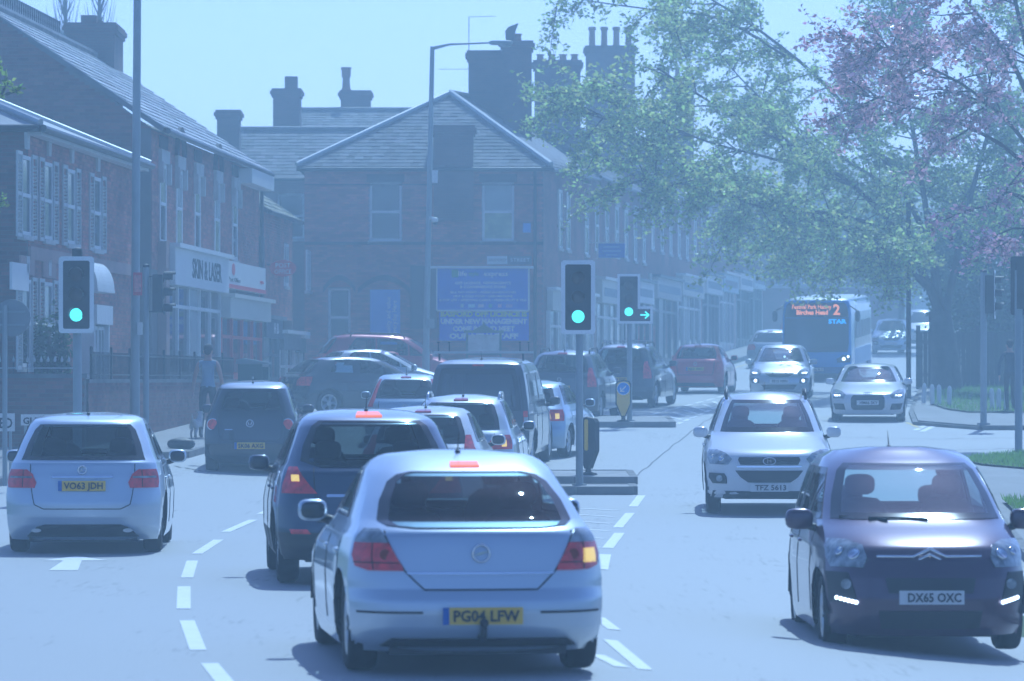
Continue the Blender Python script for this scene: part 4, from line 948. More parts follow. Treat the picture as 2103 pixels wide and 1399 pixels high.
class Body:
    def __init__(s, p):
        s.p = p; s.L = p['L']; s.hw_ = p['W'] / 2; s.H = p['H']
        s.I = lambda key, z: float(np.interp(z, [q[0] for q in p[key]], [q[1] for q in p[key]]))
    def ins(s, z):
        a, b = s.I('rear', z), s.I('front', z); k = min(1., (s.L - .5) / max(1e-6, a + b)); return a * k, b * k
    def yr(s, z): return -s.L / 2 + s.ins(z)[0]
    def yf(s, z): return s.L / 2 - s.ins(z)[1]
    def w(s, z): return s.hw_ * s.I('hw', z)
    def kz(s, z):
        p = s.p; return min(1., max(0., (s.yf(z) - s.yr(z) - .25) / (p['br'] + p['cr'] + p['bf'] + p['cf'])))
    def rear(s, u, z):
        p = s.p; a = abs(u); k = s.kz(z); return Vector((u * s.w(z) * p['kr'], s.yr(z) + k * (p['br'] * a * a + p['cr'] * a ** 7), z))
    def front(s, u, z):
        p = s.p; a = abs(u); k = s.kz(z); return Vector((u * s.w(z) * p['kf'], s.yf(z) - k * (p['bf'] * a * a + p['cf'] * a ** 6), z))
    def ends(s, z):
        p = s.p; k = s.kz(z); y0, y1 = s.yr(z) + k * (p['br'] + p['cr']), s.yf(z) - k * (p['bf'] + p['cf'])
        if y1 < y0 + .1: m = (y0 + y1) / 2; y0, y1 = m - .05, m + .05
        return y0, y1
    def kx(s, t):
        p = s.p; e = min(1, t / .3); g = min(1, (1 - t) / .3); f = lambda q: 1 - (1 - q) ** 2.2
        return 1 - (1 - p['kr']) * (1 - f(e)) - (1 - p['kf']) * (1 - f(g))
    def sideT(s, sg, t, z):
        y0, y1 = s.ends(z); return Vector((sg * s.w(z) * s.kx(t), y0 + (y1 - y0) * t, z))
    def side(s, sg):
        def f(y, z):
            y0, y1 = s.ends(z); t = (min(max(y, y0 + .015), y1 - .015) - y0) / (y1 - y0)
            return s.sideT(sg, t, z) + Vector((0, (y - min(max(y, y0 + .015), y1 - .015)) * .02, 0))
        return f
    def zlevels(s, fine):
        H = s.H; zs = set([round(float(v), 4) for v in np.arange(s.p['gc'], H, .045 if fine else .08)])
        for k in ('rear', 'front', 'hw'):
            for z, _ in s.p[k]:
                if s.p['gc'] <= z <= H: zs.add(round(z, 4))
        out = []
        for z in sorted(zs):
            if not out or z - out[-1] > (.012 if fine else .02): out.append(z)
        out[-1] = H
        return out
    def ring(s, z, nu, ns):
        us = [math.sin(math.pi / 2 * q) if abs(q) < 1 else q for q in np.linspace(-1, 1, nu)]
        R_ = [s.rear(u, z) for u in us]; SR = [s.sideT(1, t, z) for t in np.linspace(0, 1, ns)[1:-1]]
        F_ = [s.front(u, z) for u in reversed(us)]; SL = [s.sideT(-1, t, z) for t in np.linspace(1, 0, ns)[1:-1]]
        # keep front and rear from crossing high up
        return R_ + SR + F_ + SL

def nrm_of(f, u, z, e=.01):
    d1 = f(u + e, z) - f(u - e, z); d2 = f(u, z + e) - f(u, z - e); n = d1.cross(d2)
    return n.normalized() if n.length > 1e-9 else Vector((0, -1, 0))
def patch(f, rows, n, off, skirt=.02, sgn=1, sub=2, border=0, mi=(0, 1)):
    """sheet lying on the body surface; rows = (z, u0, u1). border cells take the second material"""
    R2 = []
    for a, c in zip(rows, rows[1:]):
        for j in range(sub): t = j / sub; R2.append(tuple(a[k] + (c[k] - a[k]) * t for k in range(3)))
    R2.append(rows[-1]); b = MB(); m = len(R2); P = []; N = []
    for (z, u0, u1) in R2:
        for k in range(n + 1):
            u = u0 + (u1 - u0) * k / n; nn = nrm_of(f, u, z) * sgn; P.append(f(u, z) + nn * off); N.append(nn)
    b.v = [tuple(q) for q in P]
    for i in range(m - 1):
        for k in range(n):
            b.f.append((i * (n + 1) + k, i * (n + 1) + k + 1, (i + 1) * (n + 1) + k + 1, (i + 1) * (n + 1) + k))
            b.m.append(mi[1] if border and (i < border or i >= m - 1 - border or k < border or k >= n - border) else mi[0])
    if sgn < 0: b.f = [tuple(reversed(q)) for q in b.f]
    if skirt:
        ring = list(range(n + 1)) + [i * (n + 1) + n for i in range(1, m)] + [(m - 1) * (n + 1) + k for k in range(n - 1, -1, -1)] + [i * (n + 1) for i in range(m - 2, 0, -1)]
        base = len(b.v); b.v += [tuple(P[i] - N[i] * (skirt + off)) for i in ring]; q = len(ring)
        for j in range(q): b.f.append((ring[j], base + j, base + (j + 1) % q, ring[(j + 1) % q])); b.m.append(mi[1] if border else mi[0])
    return b

def seam(f, pts, w, off, sgn=1, sub=6):
    """thin shut line drawn as a raised cord along the surface"""
    P = []
    for a, c in zip(pts, pts[1:]):
        for j in range(sub): t = j / sub; u, z = a[0] + (c[0] - a[0]) * t, a[1] + (c[1] - a[1]) * t; P.append(f(u, z) + nrm_of(f, u, z) * sgn * off)
    u, z = pts[-1]; P.append(f(u, z) + nrm_of(f, u, z) * sgn * off); b = MB(); b.tube(P, w, 6)
    return b

_wheel = {}
def wheel_mesh(r, w, rim_r):
    k = (round(r, 3), round(w, 3))
    if k in _wheel: return _wheel[k]
    t = MB(); t.lathe([(rim_r, -w / 2 + .02), (r - .03, -w / 2), (r - .008, -w / 2 + .02), (r, -w / 4), (r, w / 4), (r - .008, w / 2 - .02), (r - .03, w / 2), (rim_r, w / 2 - .02)], 'x', 32, 0, closed=True)
    tm = t.mesh('tyre', RUBBER, True)
    m = MB(); m.lathe([(rim_r, -w / 2 + .02), (rim_r, w / 2 - .015), (rim_r - .03, w / 2 - .02), (rim_r - .04, w / 2 - .05), (rim_r - .05, 0)], 'x', 28); m.disc((0, 0, 0), rim_r - .01, 'x', .02, 24, 1)
    for q in range(5):
        a = 2 * math.pi * q / 5
        for d in (-.16, .16):
            p0 = Vector((w / 2 - .03, math.cos(a) * .05, math.sin(a) * .05)); p1 = Vector((w / 2 - .035, math.cos(a + d) * (rim_r - .03), math.sin(a + d) * (rim_r - .03)))
            m.tube([p0, p1], [.025, .02], 6)
    m.disc((w / 2 - .03, 0, 0), .06, 'x', .04, 14)
    rm = m.mesh('rim', [ALLOY, TRIM], False)
    _wheel[k] = (tm, rm)
    return _wheel[k]

def plate(root, f, u, z, tx, yellow, facing, w=.52, h=.111, off=.02, tilt=0.):
    """number plate with its lettering, facing the rear (-1) or the front (+1)"""
    p = f(u, z); n = nrm_of(f, u, z); n.x = 0
    b = MB(); b.box(-w / 2, w / 2, -.008, .0, -h / 2, h / 2)
    o = b.build('number_plate', PLATE_Y if yellow else PLATE_W, root)
    y = min(f(0, z - h / 2).y, f(0, z + h / 2).y) - off if facing < 0 else max(f(0, z - h / 2).y, f(0, z + h / 2).y) + off
    o.location = (p.x, y, z); o.rotation_euler = (tilt, 0, 0 if facing < 0 else math.pi)
    if tx: text(tx, h * .9, INK, o, (.02, -.012, -.004), (1, 0, 0), fit=w * .82, bold=.002)
    if yellow:
        q = MB(); q.box(-w / 2, -w / 2 + .042, -.0095, -.0085, -h / 2, h / 2); q.build('blue_band', PLATE_B, o)
    return o

def mirror(root, x, y, z, m, sg, s=1., glassback=True):
    b = MB(); b.blob((0, 0, 0), .115 * s, .07 * s, .085 * s, 3.2); 
    o = b.build('door_mirror', m, root, True); o.location = (sg * x, y, z)
    a = MB(); a.tube([(-sg * .05, 0, -.05), (-sg * .2, -.02, -.09)], [.03, .035], 8); a.build('mirror_arm', TRIM, o, True)
    g = MB(); g.blob((0, -.062 * s, 0), .095 * s, .014 * s, .066 * s, 3.2, 14, 7); g.build('mirror_glass', PANE, o, True)
    return o

def make_car(name, label, spec, pm, group=None, fine=True, clear=True, lower=None, low_z=.42, glass=None, roof_m=None, alloy=True, sidez=None, rear_win=None, windscreen=None, side_win=True, seats=True, mirrors=True, mirror_m=None, handles=True, aerial=True, third=True, lower_front=None):
    root = empty(name, (0, 0, 0), 0, label, {'van': 'van', 'bus': 'bus'}.get(name.split('_')[-1], 'car'), group)
    B = Body(spec); H = B.H; belt = spec['belt']; p = spec; low = lower or pm
    nu, ns = (33, 64) if fine else (15, 30)
    zs = B.zlevels(fine); rings = [B.ring(z, nu, ns) for z in zs]; n = len(rings[0])
    b = MB(); b.v = [tuple(q) for r in rings for q in r]
    yra, yfa = B.L / 2 - p['fo'] - p['wb'], B.L / 2 - p['fo']; Ra = p['rw'] + .05; cell = .035
    alive = [True] * len(b.v)
    zw = p['rw']; sideidx = set(list(range(nu - 4, nu + ns - 2 + 4)) + list(range(2 * nu + ns - 2 - 4, n)) + [0, 1, 2, 3])
    for i, q in enumerate(b.v):
        if (i % n) not in sideidx: continue
        for yc in (yra, yfa):
            dy, dz = q[1] - yc, q[2] - zw; d = math.hypot(dy, dz)
            if d < Ra + .02:
                if d > Ra - (cell if fine else .06): k = Ra / max(d, 1e-6); b.v[i] = (q[0], yc + dy * k, zw + dz * k)
                elif d < Ra: alive[i] = False
    rw_ = rear_win; ws_ = windscreen
    zt = [r[0] for r in rw_] if rw_ else []
    def inside(pt, i, wn, f_is_rear):
        pass
    holes = []
    if clear:
        if rw_: holes.append(('rear', rw_))
        if ws_: holes.append(('front', ws_))
        if side_win:
            for sw in (sidez or []): holes.append(('side', sw))
    def dead(i):
        k = i % n; q = b.v[i]; z = q[2]
        for kind, rows in holes:
            if z < rows[0][0] + .012 or z > rows[-1][0] - .012: continue
            u0 = np.interp(z, [r[0] for r in rows], [r[1] for r in rows]); u1 = np.interp(z, [r[0] for r in rows], [r[2] for r in rows])
            if kind == 'side':
                if (nu <= k < nu + ns - 2 or k >= 2 * nu + ns - 2) and u0 + .01 < q[1] < u1 - .01: return True
            elif kind == 'rear' and k < nu:
                u = q[0] / max(1e-6, B.w(z) * p['kr'])
                if u0 + .012 < u < u1 - .012: return True
            elif kind == 'front' and nu + ns - 2 <= k < 2 * nu + ns - 2:
                u = q[0] / max(1e-6, B.w(z) * p['kf'])
                if u0 + .012 < u < u1 - .012: return True
        return False
    dd = [dead(i) for i in range(len(b.v))] if holes else [False] * len(b.v)
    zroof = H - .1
    for i in range(len(zs) - 1):
        for k in range(n):
            f = (i * n + k, i * n + (k + 1) % n, (i + 1) * n + (k + 1) % n, (i + 1) * n + k)
            if not all(alive[j] for j in f): continue
            if all(dd[j] for j in f): continue
            b.f.append(f); zc = (zs[i] + zs[i + 1]) / 2
            fr_ = nu + ns - 2 <= k < 2 * nu + ns - 2
            lz = lower_front if (fr_ and lower_front is not None) else low_z
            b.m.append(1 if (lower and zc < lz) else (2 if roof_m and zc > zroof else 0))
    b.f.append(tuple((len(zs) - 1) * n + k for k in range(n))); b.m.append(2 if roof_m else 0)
    body = b.build('body', [pm, low, roof_m or pm], root, True, 50)
    # underside, arches, wheels
    u = MB(); wi = B.hw_ - .3; u.box(-wi, wi, -B.L / 2 + .25, B.L / 2 - .3, p['gc'] - .02, p['gc'] + .18)
    u.box(-B.hw_ + .12, B.hw_ - .12, yra + Ra + .03, yfa - Ra - .03, p['gc'] + .03, p['gc'] + .2); u.build('underbody', TRIM, root)
    tm, rm = wheel_mesh(p['rw'], .2, p['rw'] * .68)
    for yc in (yra, yfa):
        for sg in (-1, 1):
            wl_ = put('wheel', tm, root); wl_.location = (sg * (B.hw_ - .155), yc, p['rw']); wl_.rotation_euler = (0, 0, 0 if sg > 0 else math.pi)
            put('rim', rm, wl_)
            if fine:
                a = MB(); m_ = 14; x0, x1 = sg * (B.hw_ - .35), sg * (B.w(zw) * .985 - .015)
                for q in range(m_):
                    t0, t1 = math.pi * q / m_ , math.pi * (q + 1) / m_
                    c = lambda t, x: (x, yc + (Ra + .012) * math.cos(t), zw + (Ra + .012) * math.sin(t))
                    a.add([c(t0, x0), c(t0, x1), c(t1, x1), c(t1, x0)], [(0, 1, 2, 3)])
                a.build('wheel_arch', TRIM, root)
    gm = glass or CARGLASS
    nb = 18 if fine else 8
    mg = [gm if (clear or glass) else PANE, FRIT]
    if rw_:
        patch(B.rear, rw_, nb, .006, .012, 1, 4 if fine else 1, 1, (0, 1)).build('rear_window', mg, root, True, 40)
    if ws_:
        patch(B.front, ws_, nb, .006, .012, -1, 4 if fine else 1, 1, (0, 1)).build('windscreen', [CARGLASS_F if (clear and not glass) else mg[0], FRIT], root, True, 40)
    if side_win:
        for sg in (-1, 1):
            for rows in (sidez or []):
                patch(B.side(sg), rows, 10 if fine else 4, .006, .012, sg, 4 if fine else 1, 1, (0, 1)).build('side_window', mg, root, True, 40)
    if clear and seats:
        t = MB(); zi = belt - .12
        t.box(-B.hw_ + .2, B.hw_ - .2, -B.L / 2 + .75, B.L / 2 - 1.35, .35, zi - .25); t.box(-B.hw_ + .17, B.hw_ - .17, B.L / 2 - 1.75, B.L / 2 - 1.25, zi - .3, zi + .03)
        t.box(-B.hw_ + .17, B.hw_ - .17, -B.L / 2 + .45, -B.L / 2 + .95, .45, zi - .02); ti = t.build('interior', SEAT, root)
        for sg in (-1, 1):
            for (yy, zt_) in ((.1, belt + .22), (-B.L / 2 + 1.15, belt + .1)):
                s = MB(); s.blob((sg * .37, yy, belt - .12), .25, .09, zt_ - belt + .12, 3.4); s.blob((sg * .37, yy - .02, zt_ + .1), .13, .06, .09, 3.); s.build('seat', SEAT, ti, True)
    if mirrors:
        ym = B.L / 2 - p.get('ym', 1.62)
        for sg in (-1, 1): mirror(root, B.w(belt + .05) + .13, ym, belt + .05, mirror_m or pm, sg, .9 * p.get('ms', 1.))
    if handles and fine:
        for sg in (-1, 1):
            for yy in (-.25, -1.05 if B.L > 4 else -.9):
                q = B.side(sg)(yy, belt - .16); h_ = MB(); h_.blob((0, 0, 0), .02, .1, .016, 3.); o = h_.build('door_handle', pm, root, True); o.location = q
            for yy in (.78, -.35, -1.2):
                seam(B.side(sg), [(yy, .3), (yy, belt - .03)], .006, -.001, sg, 8).build('door_gap', SEAM, root)
    if aerial and fine:
        a = MB(); zz = H - .004; a.blob((0, 0, 0), .02, .05, .02, 2.5); a.tube([(0, .0, .01), (0, -.1, .14)], [.006, .003], 5); o = a.build('roof_aerial', TRIM, root, True); o.location = (0, B.yr(H - .03) + .12, zz - .01)
    return root, B

def place(root, B, px, Y, yaw, end='rear', back=False, dz=0.):
    """stand the car on the road with its rear (or front) end centred where the photograph shows it"""
    th = R(yaw); d = Vector((math.sin(th), math.cos(th), 0)); X = WX(px, Y); e = Vector((X, Y, 0))
    L = B.L; h = d * (-1 if back else 1)                       # heading
    c = e + (h * (L / 2) if end == 'rear' else -h * (L / 2))
    f, r = c + h * (L * .3), c - h * (L * .3); zf, zr = G(f.x, f.y), G(r.x, r.y)
    root.location = (c.x, c.y, (zf + zr) / 2 + dz)
    root.rotation_euler = (math.atan2(zf - zr, L * .6), 0, math.atan2(-h.x, h.y))
def mlamp(root, f, rows, m, name, sgn=1, n=6, off=.012, sub=3):
    """lamp on both sides: rows given for the +u side"""
    out = []
    for sg in (1, -1):
        rr = [(z, u0 * sg, u1 * sg) if sg > 0 else (z, -u1, -u0) for z, u0, u1 in rows]
        out.append(patch(f, rr, n, off, .015, sgn, sub).build(name, m, root, True, 40))
    return out
def one(root, f, rows, m, name, sgn=1, n=8, off=.012, sub=2, skirt=.015): return patch(f, rows, n, off, skirt, sgn, sub).build(name, m, root, True, 40)
def badge_ring(root, f, u, z, r, m, sgn_face, t=.008, sx=1., name='badge'):
    p = f(u, z); y = p.y + (-.02 if sgn_face < 0 else .02); b = MB(); n = 20
    b.tube([(p.x + r * sx * math.cos(2 * math.pi * k / n), y, z + r * math.sin(2 * math.pi * k / n)) for k in range(n + 1)], t, 6, 0, False)
    return b.build(name, m, root, True)
def sidewin(B, belt, top, ya, yb, split=None, slant_f=.55, slant_r=.3, gap=.05):
    """rows for side glass between y=ya (rear) and yb (front) at the belt"""
    cuts = [ya] + (split or []) + [yb]; out = []; H = top
    for i in range(len(cuts) - 1):
        a, c = cuts[i] + (gap / 2 if i else 0), cuts[i + 1] - (gap / 2 if i < len(cuts) - 2 else 0)
        out.append([(belt + .03, a, c), ((belt + H) / 2, a + (slant_r * .4 if i == 0 else 0), c - (slant_f * .5 if i == len(cuts) - 2 else 0)), (H, a + (slant_r if i == 0 else 0), c - (slant_f if i == len(cuts) - 2 else 0))])
    return out

SILVER = paint('silver', (.53, .59, .67), .5, .36); SILVER2 = paint('pale_silver', (.5, .53, .57), .7, .35); WHITEP = paint('white', (.7, .7, .7), .0, .3)
BLACKP = paint('black', (.012, .013, .016), .1, .25); DBLUE = paint('dark_blue', (.018, .035, .08), .3, .28); PLUM = paint('plum', (.055, .02, .055), .35, .28)
REDPT = paint('red', (.52, .02, .035), .15, .3); MAROON = paint('maroon', (.36, .03, .05), .2, .3); DGREY = paint('dark_grey', (.05, .052, .06), .4, .3); BUSBLUE = paint('bus_blue', (.02, .22, .7), .0, .35); PBLUE = paint('pale_blue_silver', (.38, .46, .56), .6, .35)

# ---- silver three-door hatchback, nearest
sp = scale_profile(HATCH, L=4.29, W=1.76, H=1.44, belt=.95, cr=.24, br=.12,
    rear=[(.15, .25), (.22, .12), (.3, .03), (.42, 0), (.52, .01), (.555, .05), (.7, .075), (.85, .1), (.93, .12), (.955, .17), (1.0, .32), (1.15, .58), (1.28, .86), (1.34, 1.05), (1.4, 1.3), (1.43, 1.5), (1.44, 1.6)])
rwin = [(.955, -.55, .55), (.968, -.78, .78), (1.0, -.87, .87), (1.12, -.88, .88), (1.24, -.84, .84), (1.285, -.76, .76), (1.305, -.62, .62)]
wsc = [(1.0, -.85, .85), (1.2, -.85, .85), (1.34, -.8, .8)]
BB = Body(sp); sw = sidewin(BB, .97, 1.32, -1.0, 1.0, [-.25], .6, .5)
astra, B = make_car('silver_hatchback_car', 'silver three-door hatchback seen from behind, nearest car in the middle', sp, SILVER, rear_win=rwin, windscreen=wsc, sidez=sw)
mlamp(astra, B.rear, [(.685, .60, .86), (.71, .605, .95), (.78, .66, .975), (.86, .73, .98)], LAMP_RED, 'tail_lamp'); mlamp(astra, B.rear, [(.864, .735, .98), (.91, .78, .97), (.945, .84, .955)], LAMP_CLEAR, 'indicator_lamp')
one(astra, B.rear, [(.73, .82, .93), (.82, .84, .94)], LAMP_AMBER, 'lit_bulb', off=.016)
one(astra, B.rear, [(1.335, -.17, .17), (1.36, -.165, .165)], LAMP_BRAKE, 'brake_light', off=.014)
seam(B.rear, [(-.8, .94), (-.585, .68), (-.44, .565), (.44, .565), (.585, .68), (.8, .94)], .006, 0).build('hatch_gap', SEAM, astra)
one(astra, B.rear, [(.662, -.56, .56), (.676, -.58, .58)], CHROME, 'chrome_strip', off=.012); seam(B.rear, [(-.95, .42), (-.46, .42)], .008, .002).build('bumper_groove', SEAM, astra); seam(B.rear, [(.46, .42), (.95, .42)], .008, .002).build('bumper_groove', SEAM, astra)
one(astra, B.rear, [(.2, -.8, .8), (.25, -.7, .7)], TRIM, 'diffuser', off=.012)
for sg in (-1, 1):
    seam(B.rear, [(sg * .63, .735), (sg * .96, .735)], .004, .013).build('lamp_rib', SEAM, astra); seam(B.rear, [(sg * .82, .69), (sg * .85, .86)], .004, .013).build('lamp_rib', SEAM, astra)
    q = B.rear(sg * .75, .79); b = MB(); b.disc((q.x, q.y - .018, .79), .035, 'y', .01, 18); b.build('lamp_reflector', mat('deep_red_lens', (.2, .008, .012), .1, coat=.8), astra, True, 40)
badge_ring(astra, B.rear, 0, .8, .055, CHROME, -1); b = MB(); q = B.rear(0, .8); b.prism([(-.055, .785), (0, .795), (.055, .815), (0, .807)], q.y - .03, q.y - .015); b.build('badge_bolt', CHROME, astra)
plate(astra, B.rear, 0, .40, 'PG04 LFW', True, -1)
tb = MB(); tb.tube([(0, -B.L / 2 + .2, .26), (0, -B.L / 2 - .06, .26), (0, -B.L / 2 - .09, .33)], .022, 8); tb.blob((0, -B.L / 2 - .09, .36), .03, .03, .03, 2.); tb.build('tow_ball', TRIM, astra, True)
place(astra, B, 991, 25.7, -7)

# ---- plum mini people carrier, front right
MPV = scale_profile(HATCH, L=4.08, W=1.73, H=1.63, belt=1.0, wb=2.54, fo=.82, cf=.3, bf=.16, kf=.93, ym=1.35, ms=1.15,
    front=[(.15, .1), (.22, .05), (.32, .02), (.45, 0), (.62, .03), (.76, .09), (.86, .18), (.93, .35), (1.0, .62), (1.04, .78), (1.1, .92), (1.3, 1.28), (1.46, 1.6), (1.54, 1.85), (1.6, 2.15), (1.63, 2.4)],
    rear=[(.15, .2), (.22, .1), (.3, .03), (.45, 0), (.8, .06), (1.0, .1), (1.2, .18), (1.45, .3), (1.55, .5), (1.6, .9), (1.63, 1.5)],
    hw=[(.15, .95), (.25, .98), (.4, .99), (.65, 1.), (.85, .985), (1.0, .95), (1.06, .93), (1.25, .87), (1.45, .79), (1.54, .72), (1.6, .6), (1.63, .3)])
wsc = [(1.06, -.93, .93), (1.25, -.93, .93), (1.44, -.9, .9), (1.5, -.85, .85)]; rwin = [(1.05, -.85, .85), (1.3, -.85, .85), (1.46, -.8, .8)]
BB = Body(MPV); sw = sidewin(BB, 1.02, 1.46, -1.5, .98, [-.65, .2, .72], .38, .15)
pic, B = make_car('plum_people_carrier', 'dark plum people carrier with chrome chevrons driving towards the camera', MPV, PLUM, rear_win=rwin, windscreen=wsc, sidez=sw)
pic['category'] = 'car'
F = B.front
mlamp(pic, F, [(.70, .66, .95), (.78, .62, .99), (.87, .66, .99), (.91, .80, .98)], LAMP_CLEAR, 'headlamp', -1)
def bulbs(root, f, spots, sgn):
    for (u, z, r_) in spots:
        for sg in (-1, 1):
            q = f(sg * u, z); n = nrm_of(f, sg * u, z) * sgn; b = MB(); b.lathe([(0, .0), (r_ * .75, .004), (r_, .018), (r_ * 1.05, .0)], 'y', 16); o = b.build('lamp_reflector', CHROME, root, True); o.location = q + n * .012; o.rotation_euler = n.to_track_quat('Y', 'Z').to_euler()
bulbs(pic, F, [(.74, .80, .05), (.87, .82, .035)], -1)
for dz_ in (0, .045):
    b = MB(); pts = [F(u, .80).y for u in (-.5, -.14, 0, .14, .5)]; y = F(0, .8).y + .02
    b.tube([(-.42, y - .06, .745 + dz_), (-.13, y - .01, .745 + dz_), (0, y + .005, .81 + dz_), (.13, y - .01, .745 + dz_), (.42, y - .06, .745 + dz_)], .014, 6); b.build('chevron_bar', CHROME, pic, True)
one(pic, F, [(.5, -.42, .42), (.62, -.45, .45)], TRIM, 'grille', -1); one(pic, F, [(.22, -.5, .5), (.36, -.52, .52)], TRIM, 'lower_grille', -1)
mlamp(pic, F, [(.42, .72, .97), (.66, .8, .99)], TRIM, 'fog_lamp_surround', -1, off=.009)
for sg in (-1, 1):
    b = MB(); q = F(sg * .83, .57); b.disc((q.x, q.y + .03, .57), .042, 'y', .05, 18); b.build('fog_lamp', LAMP_CLEAR, pic, True, 40)
    for k in range(6):
        u = sg * (.74 + .035 * k); q = F(u, .44); b = MB(); b.blob((q.x, q.y + .02, .425 + .006 * k * (1 if sg > 0 else 1)), .016, .012, .017, 3., 8, 5); b.build('daytime_lamp', LAMP_WHITE, pic, True)
plate(pic, F, 0, .47, 'DX65 OXC', False, 1, off=.03)
wp = MB(); wp.tube([F(-.1, 1.07) + Vector((0, .03, 0)), F(.55, 1.075) + Vector((0, .03, 0))], .012, 6); wp.tube([F(.35, 1.06) + Vector((0, .03, 0)), F(.85, 1.08) + Vector((0, .03, 0))], .012, 6); wp.build('wiper', TRIM, pic)
place(pic, B, 1913, 31.9, -1.0, 'front', True)

# ---- silver family hatch, left lane
sp = scale_profile(HATCH, L=4.36, W=1.79, H=1.55, belt=.98, br=.1, cr=.2, rw=.32,
    rear=[(.15, .22), (.22, .12), (.3, .05), (.42, .01), (.55, 0), (.7, .03), (.85, .06), (1.0, .1), (1.05, .16), (1.2, .32), (1.4, .55), (1.46, .62), (1.5, .85), (1.54, 1.3), (1.55, 1.8)],
    hw=[(.15, .94), (.25, .975), (.4, .99), (.65, 1.), (.85, .975), (1.0, .93), (1.06, .89), (1.25, .81), (1.42, .73), (1.48, .68), (1.52, .58), (1.545, .42), (1.55, .25)])
rwin = [(1.035, -.88, .88), (1.2, -.88, .88), (1.36, -.86, .86), (1.42, -.8, .8)]; wsc = [(1.06, -.85, .85), (1.25, -.85, .85), (1.44, -.8, .8)]
BB = Body(sp); sw = sidewin(BB, 1.0, 1.42, -1.45, 1.0, [-.7, .2], .55, .3)
merc, B = make_car('silver_family_car', 'silver-blue family hatchback with wide red lamps in the left lane', sp, SILVER, rear_win=rwin, windscreen=wsc, sidez=sw)
F = B.rear
mlamp(merc, F, [(.73, .62, .97), (.79, .6, .985), (.88, .66, .985), (.93, .75, .98)], LAMP_RED, 'tail_lamp'); mlamp(merc, F, [(.835, .66, .95), (.855, .66, .95)], LAMP_CLEAR, 'lamp_bar', off=.018)
seam(F, [(-.72, .99), (-.66, .72), (-.62, .55), (-.5, .5), (.5, .5), (.62, .55), (.66, .72), (.72, .99)], .006, 0).build('hatch_gap', SEAM, merc)
for sg in (-1, 1): seam(F, [(sg * .775, .735), (sg * .79, .92)], .005, .013).build('lamp_gap', SEAM, merc)
one(merc, F, [(.835, -.4, .4), (.86, -.4, .4)], CHROME, 'chrome_handle', off=.03); plate(merc, F, 0, .755, 'VO63 JDH', True, -1)
one(merc, F, [(.2, -.75, .75), (.3, -.6, .6), (.33, -.5, .5)], TRIM, 'diffuser', off=.012)
for sg in (-1, 1):
    b = MB(); b.disc((sg * .5, -B.L / 2 + .04, .265), .035, 'y', .06, 16, 0, 1.5, .6); b.build('exhaust_tip', ALLOY, merc)
badge_ring(merc, F, 0, .93, .045, CHROME, -1); q = F(0, .93); b = MB()
for k in range(3):
    a = math.pi / 2 + 2 * math.pi * k / 3; b.tube([(0, q.y - .02, .93), (.045 * math.cos(a), q.y - .02, .93 + .045 * math.sin(a))], .005, 5)
b.build('badge_star', CHROME, merc)
place(merc, B, 168, 43.8, -2.6)

# ---- dark blue crossover
sp = scale_profile(HATCH, L=4.37, W=1.84, H=1.64, belt=1.05, br=.12, cr=.22, rw=.34, gc=.24,
    rear=[(.2, .2), (.26, .1), (.34, .02), (.5, 0), (.66, .03), (.85, .07), (1.05, .13), (1.1, .2), (1.3, .38), (1.48, .56), (1.54, .66), (1.6, .95), (1.63, 1.4), (1.64, 1.8)],
    front=[(.2, .2), (.28, .08), (.4, .0), (.6, .02), (.75, .08), (.85, .2), (.95, .5), (1.05, .95), (1.12, 1.1), (1.3, 1.4), (1.48, 1.75), (1.57, 2.0), (1.62, 2.3), (1.64, 2.5)],
    hw=[(.2, .9), (.3, .96), (.5, 1.), (.75, 1.), (.95, .97), (1.08, .93), (1.14, .89), (1.3, .82), (1.48, .74), (1.55, .68), (1.6, .58), (1.635, .4), (1.64, .25)])
rwin = [(1.1, -.6, .6), (1.16, -.86, .86), (1.3, -.88, .88), (1.48, -.84, .84), (1.53, -.78, .78)]; wsc = [(1.12, -.85, .85), (1.3, -.85, .85), (1.5, -.8, .8)]
BB = Body(sp); sw = sidewin(BB, 1.08, 1.5, -1.45, .95, [-.65, .2], .5, .3)
peug, B = make_car('blue_crossover_car', 'dark blue crossover seen from behind, just beyond the nearest silver car', sp, DBLUE, rear_win=rwin, windscreen=wsc, sidez=sw, roof_m=paint('blue_roof', (.2, .23, .28), .5), lower=TRIM, low_z=.5)  # roof painted paler than the body for the sun's sheen
F = B.rear
mlamp(peug, F, [(.86, .6, .97), (.93, .68, .97), (1.02, .78, .96), (1.1, .86, .95)], LAMP_RED, 'tail_lamp'); mlamp(peug, F, [(.97, .8, .88), (1.03, .82, .9)], LAMP_AMBER, 'lit_bulb', off=.018)
mlamp(peug, F, [(.49, .66, .86), (.53, .7, .88)], LAMP_RED, 'reflector'); one(peug, F, [(1.565, -.22, .22), (1.6, -.2, .2)], LAMP_BRAKE, 'brake_light', off=.02)
seam(F, [(-.68, 1.1), (-.62, .85), (-.6, .6), (.6, .6), (.62, .85), (.68, 1.1)], .006, 0).build('hatch_gap', SEAM, peug); plate(peug, F, 0, .72, 'YD10 FPK', True, -1)
one(peug, F, [(.83, -.5, -.22), (.855, -.5, -.22)], CHROME, 'name_badge', off=.01)
place(peug, B, 768, 37.0, -5.5)

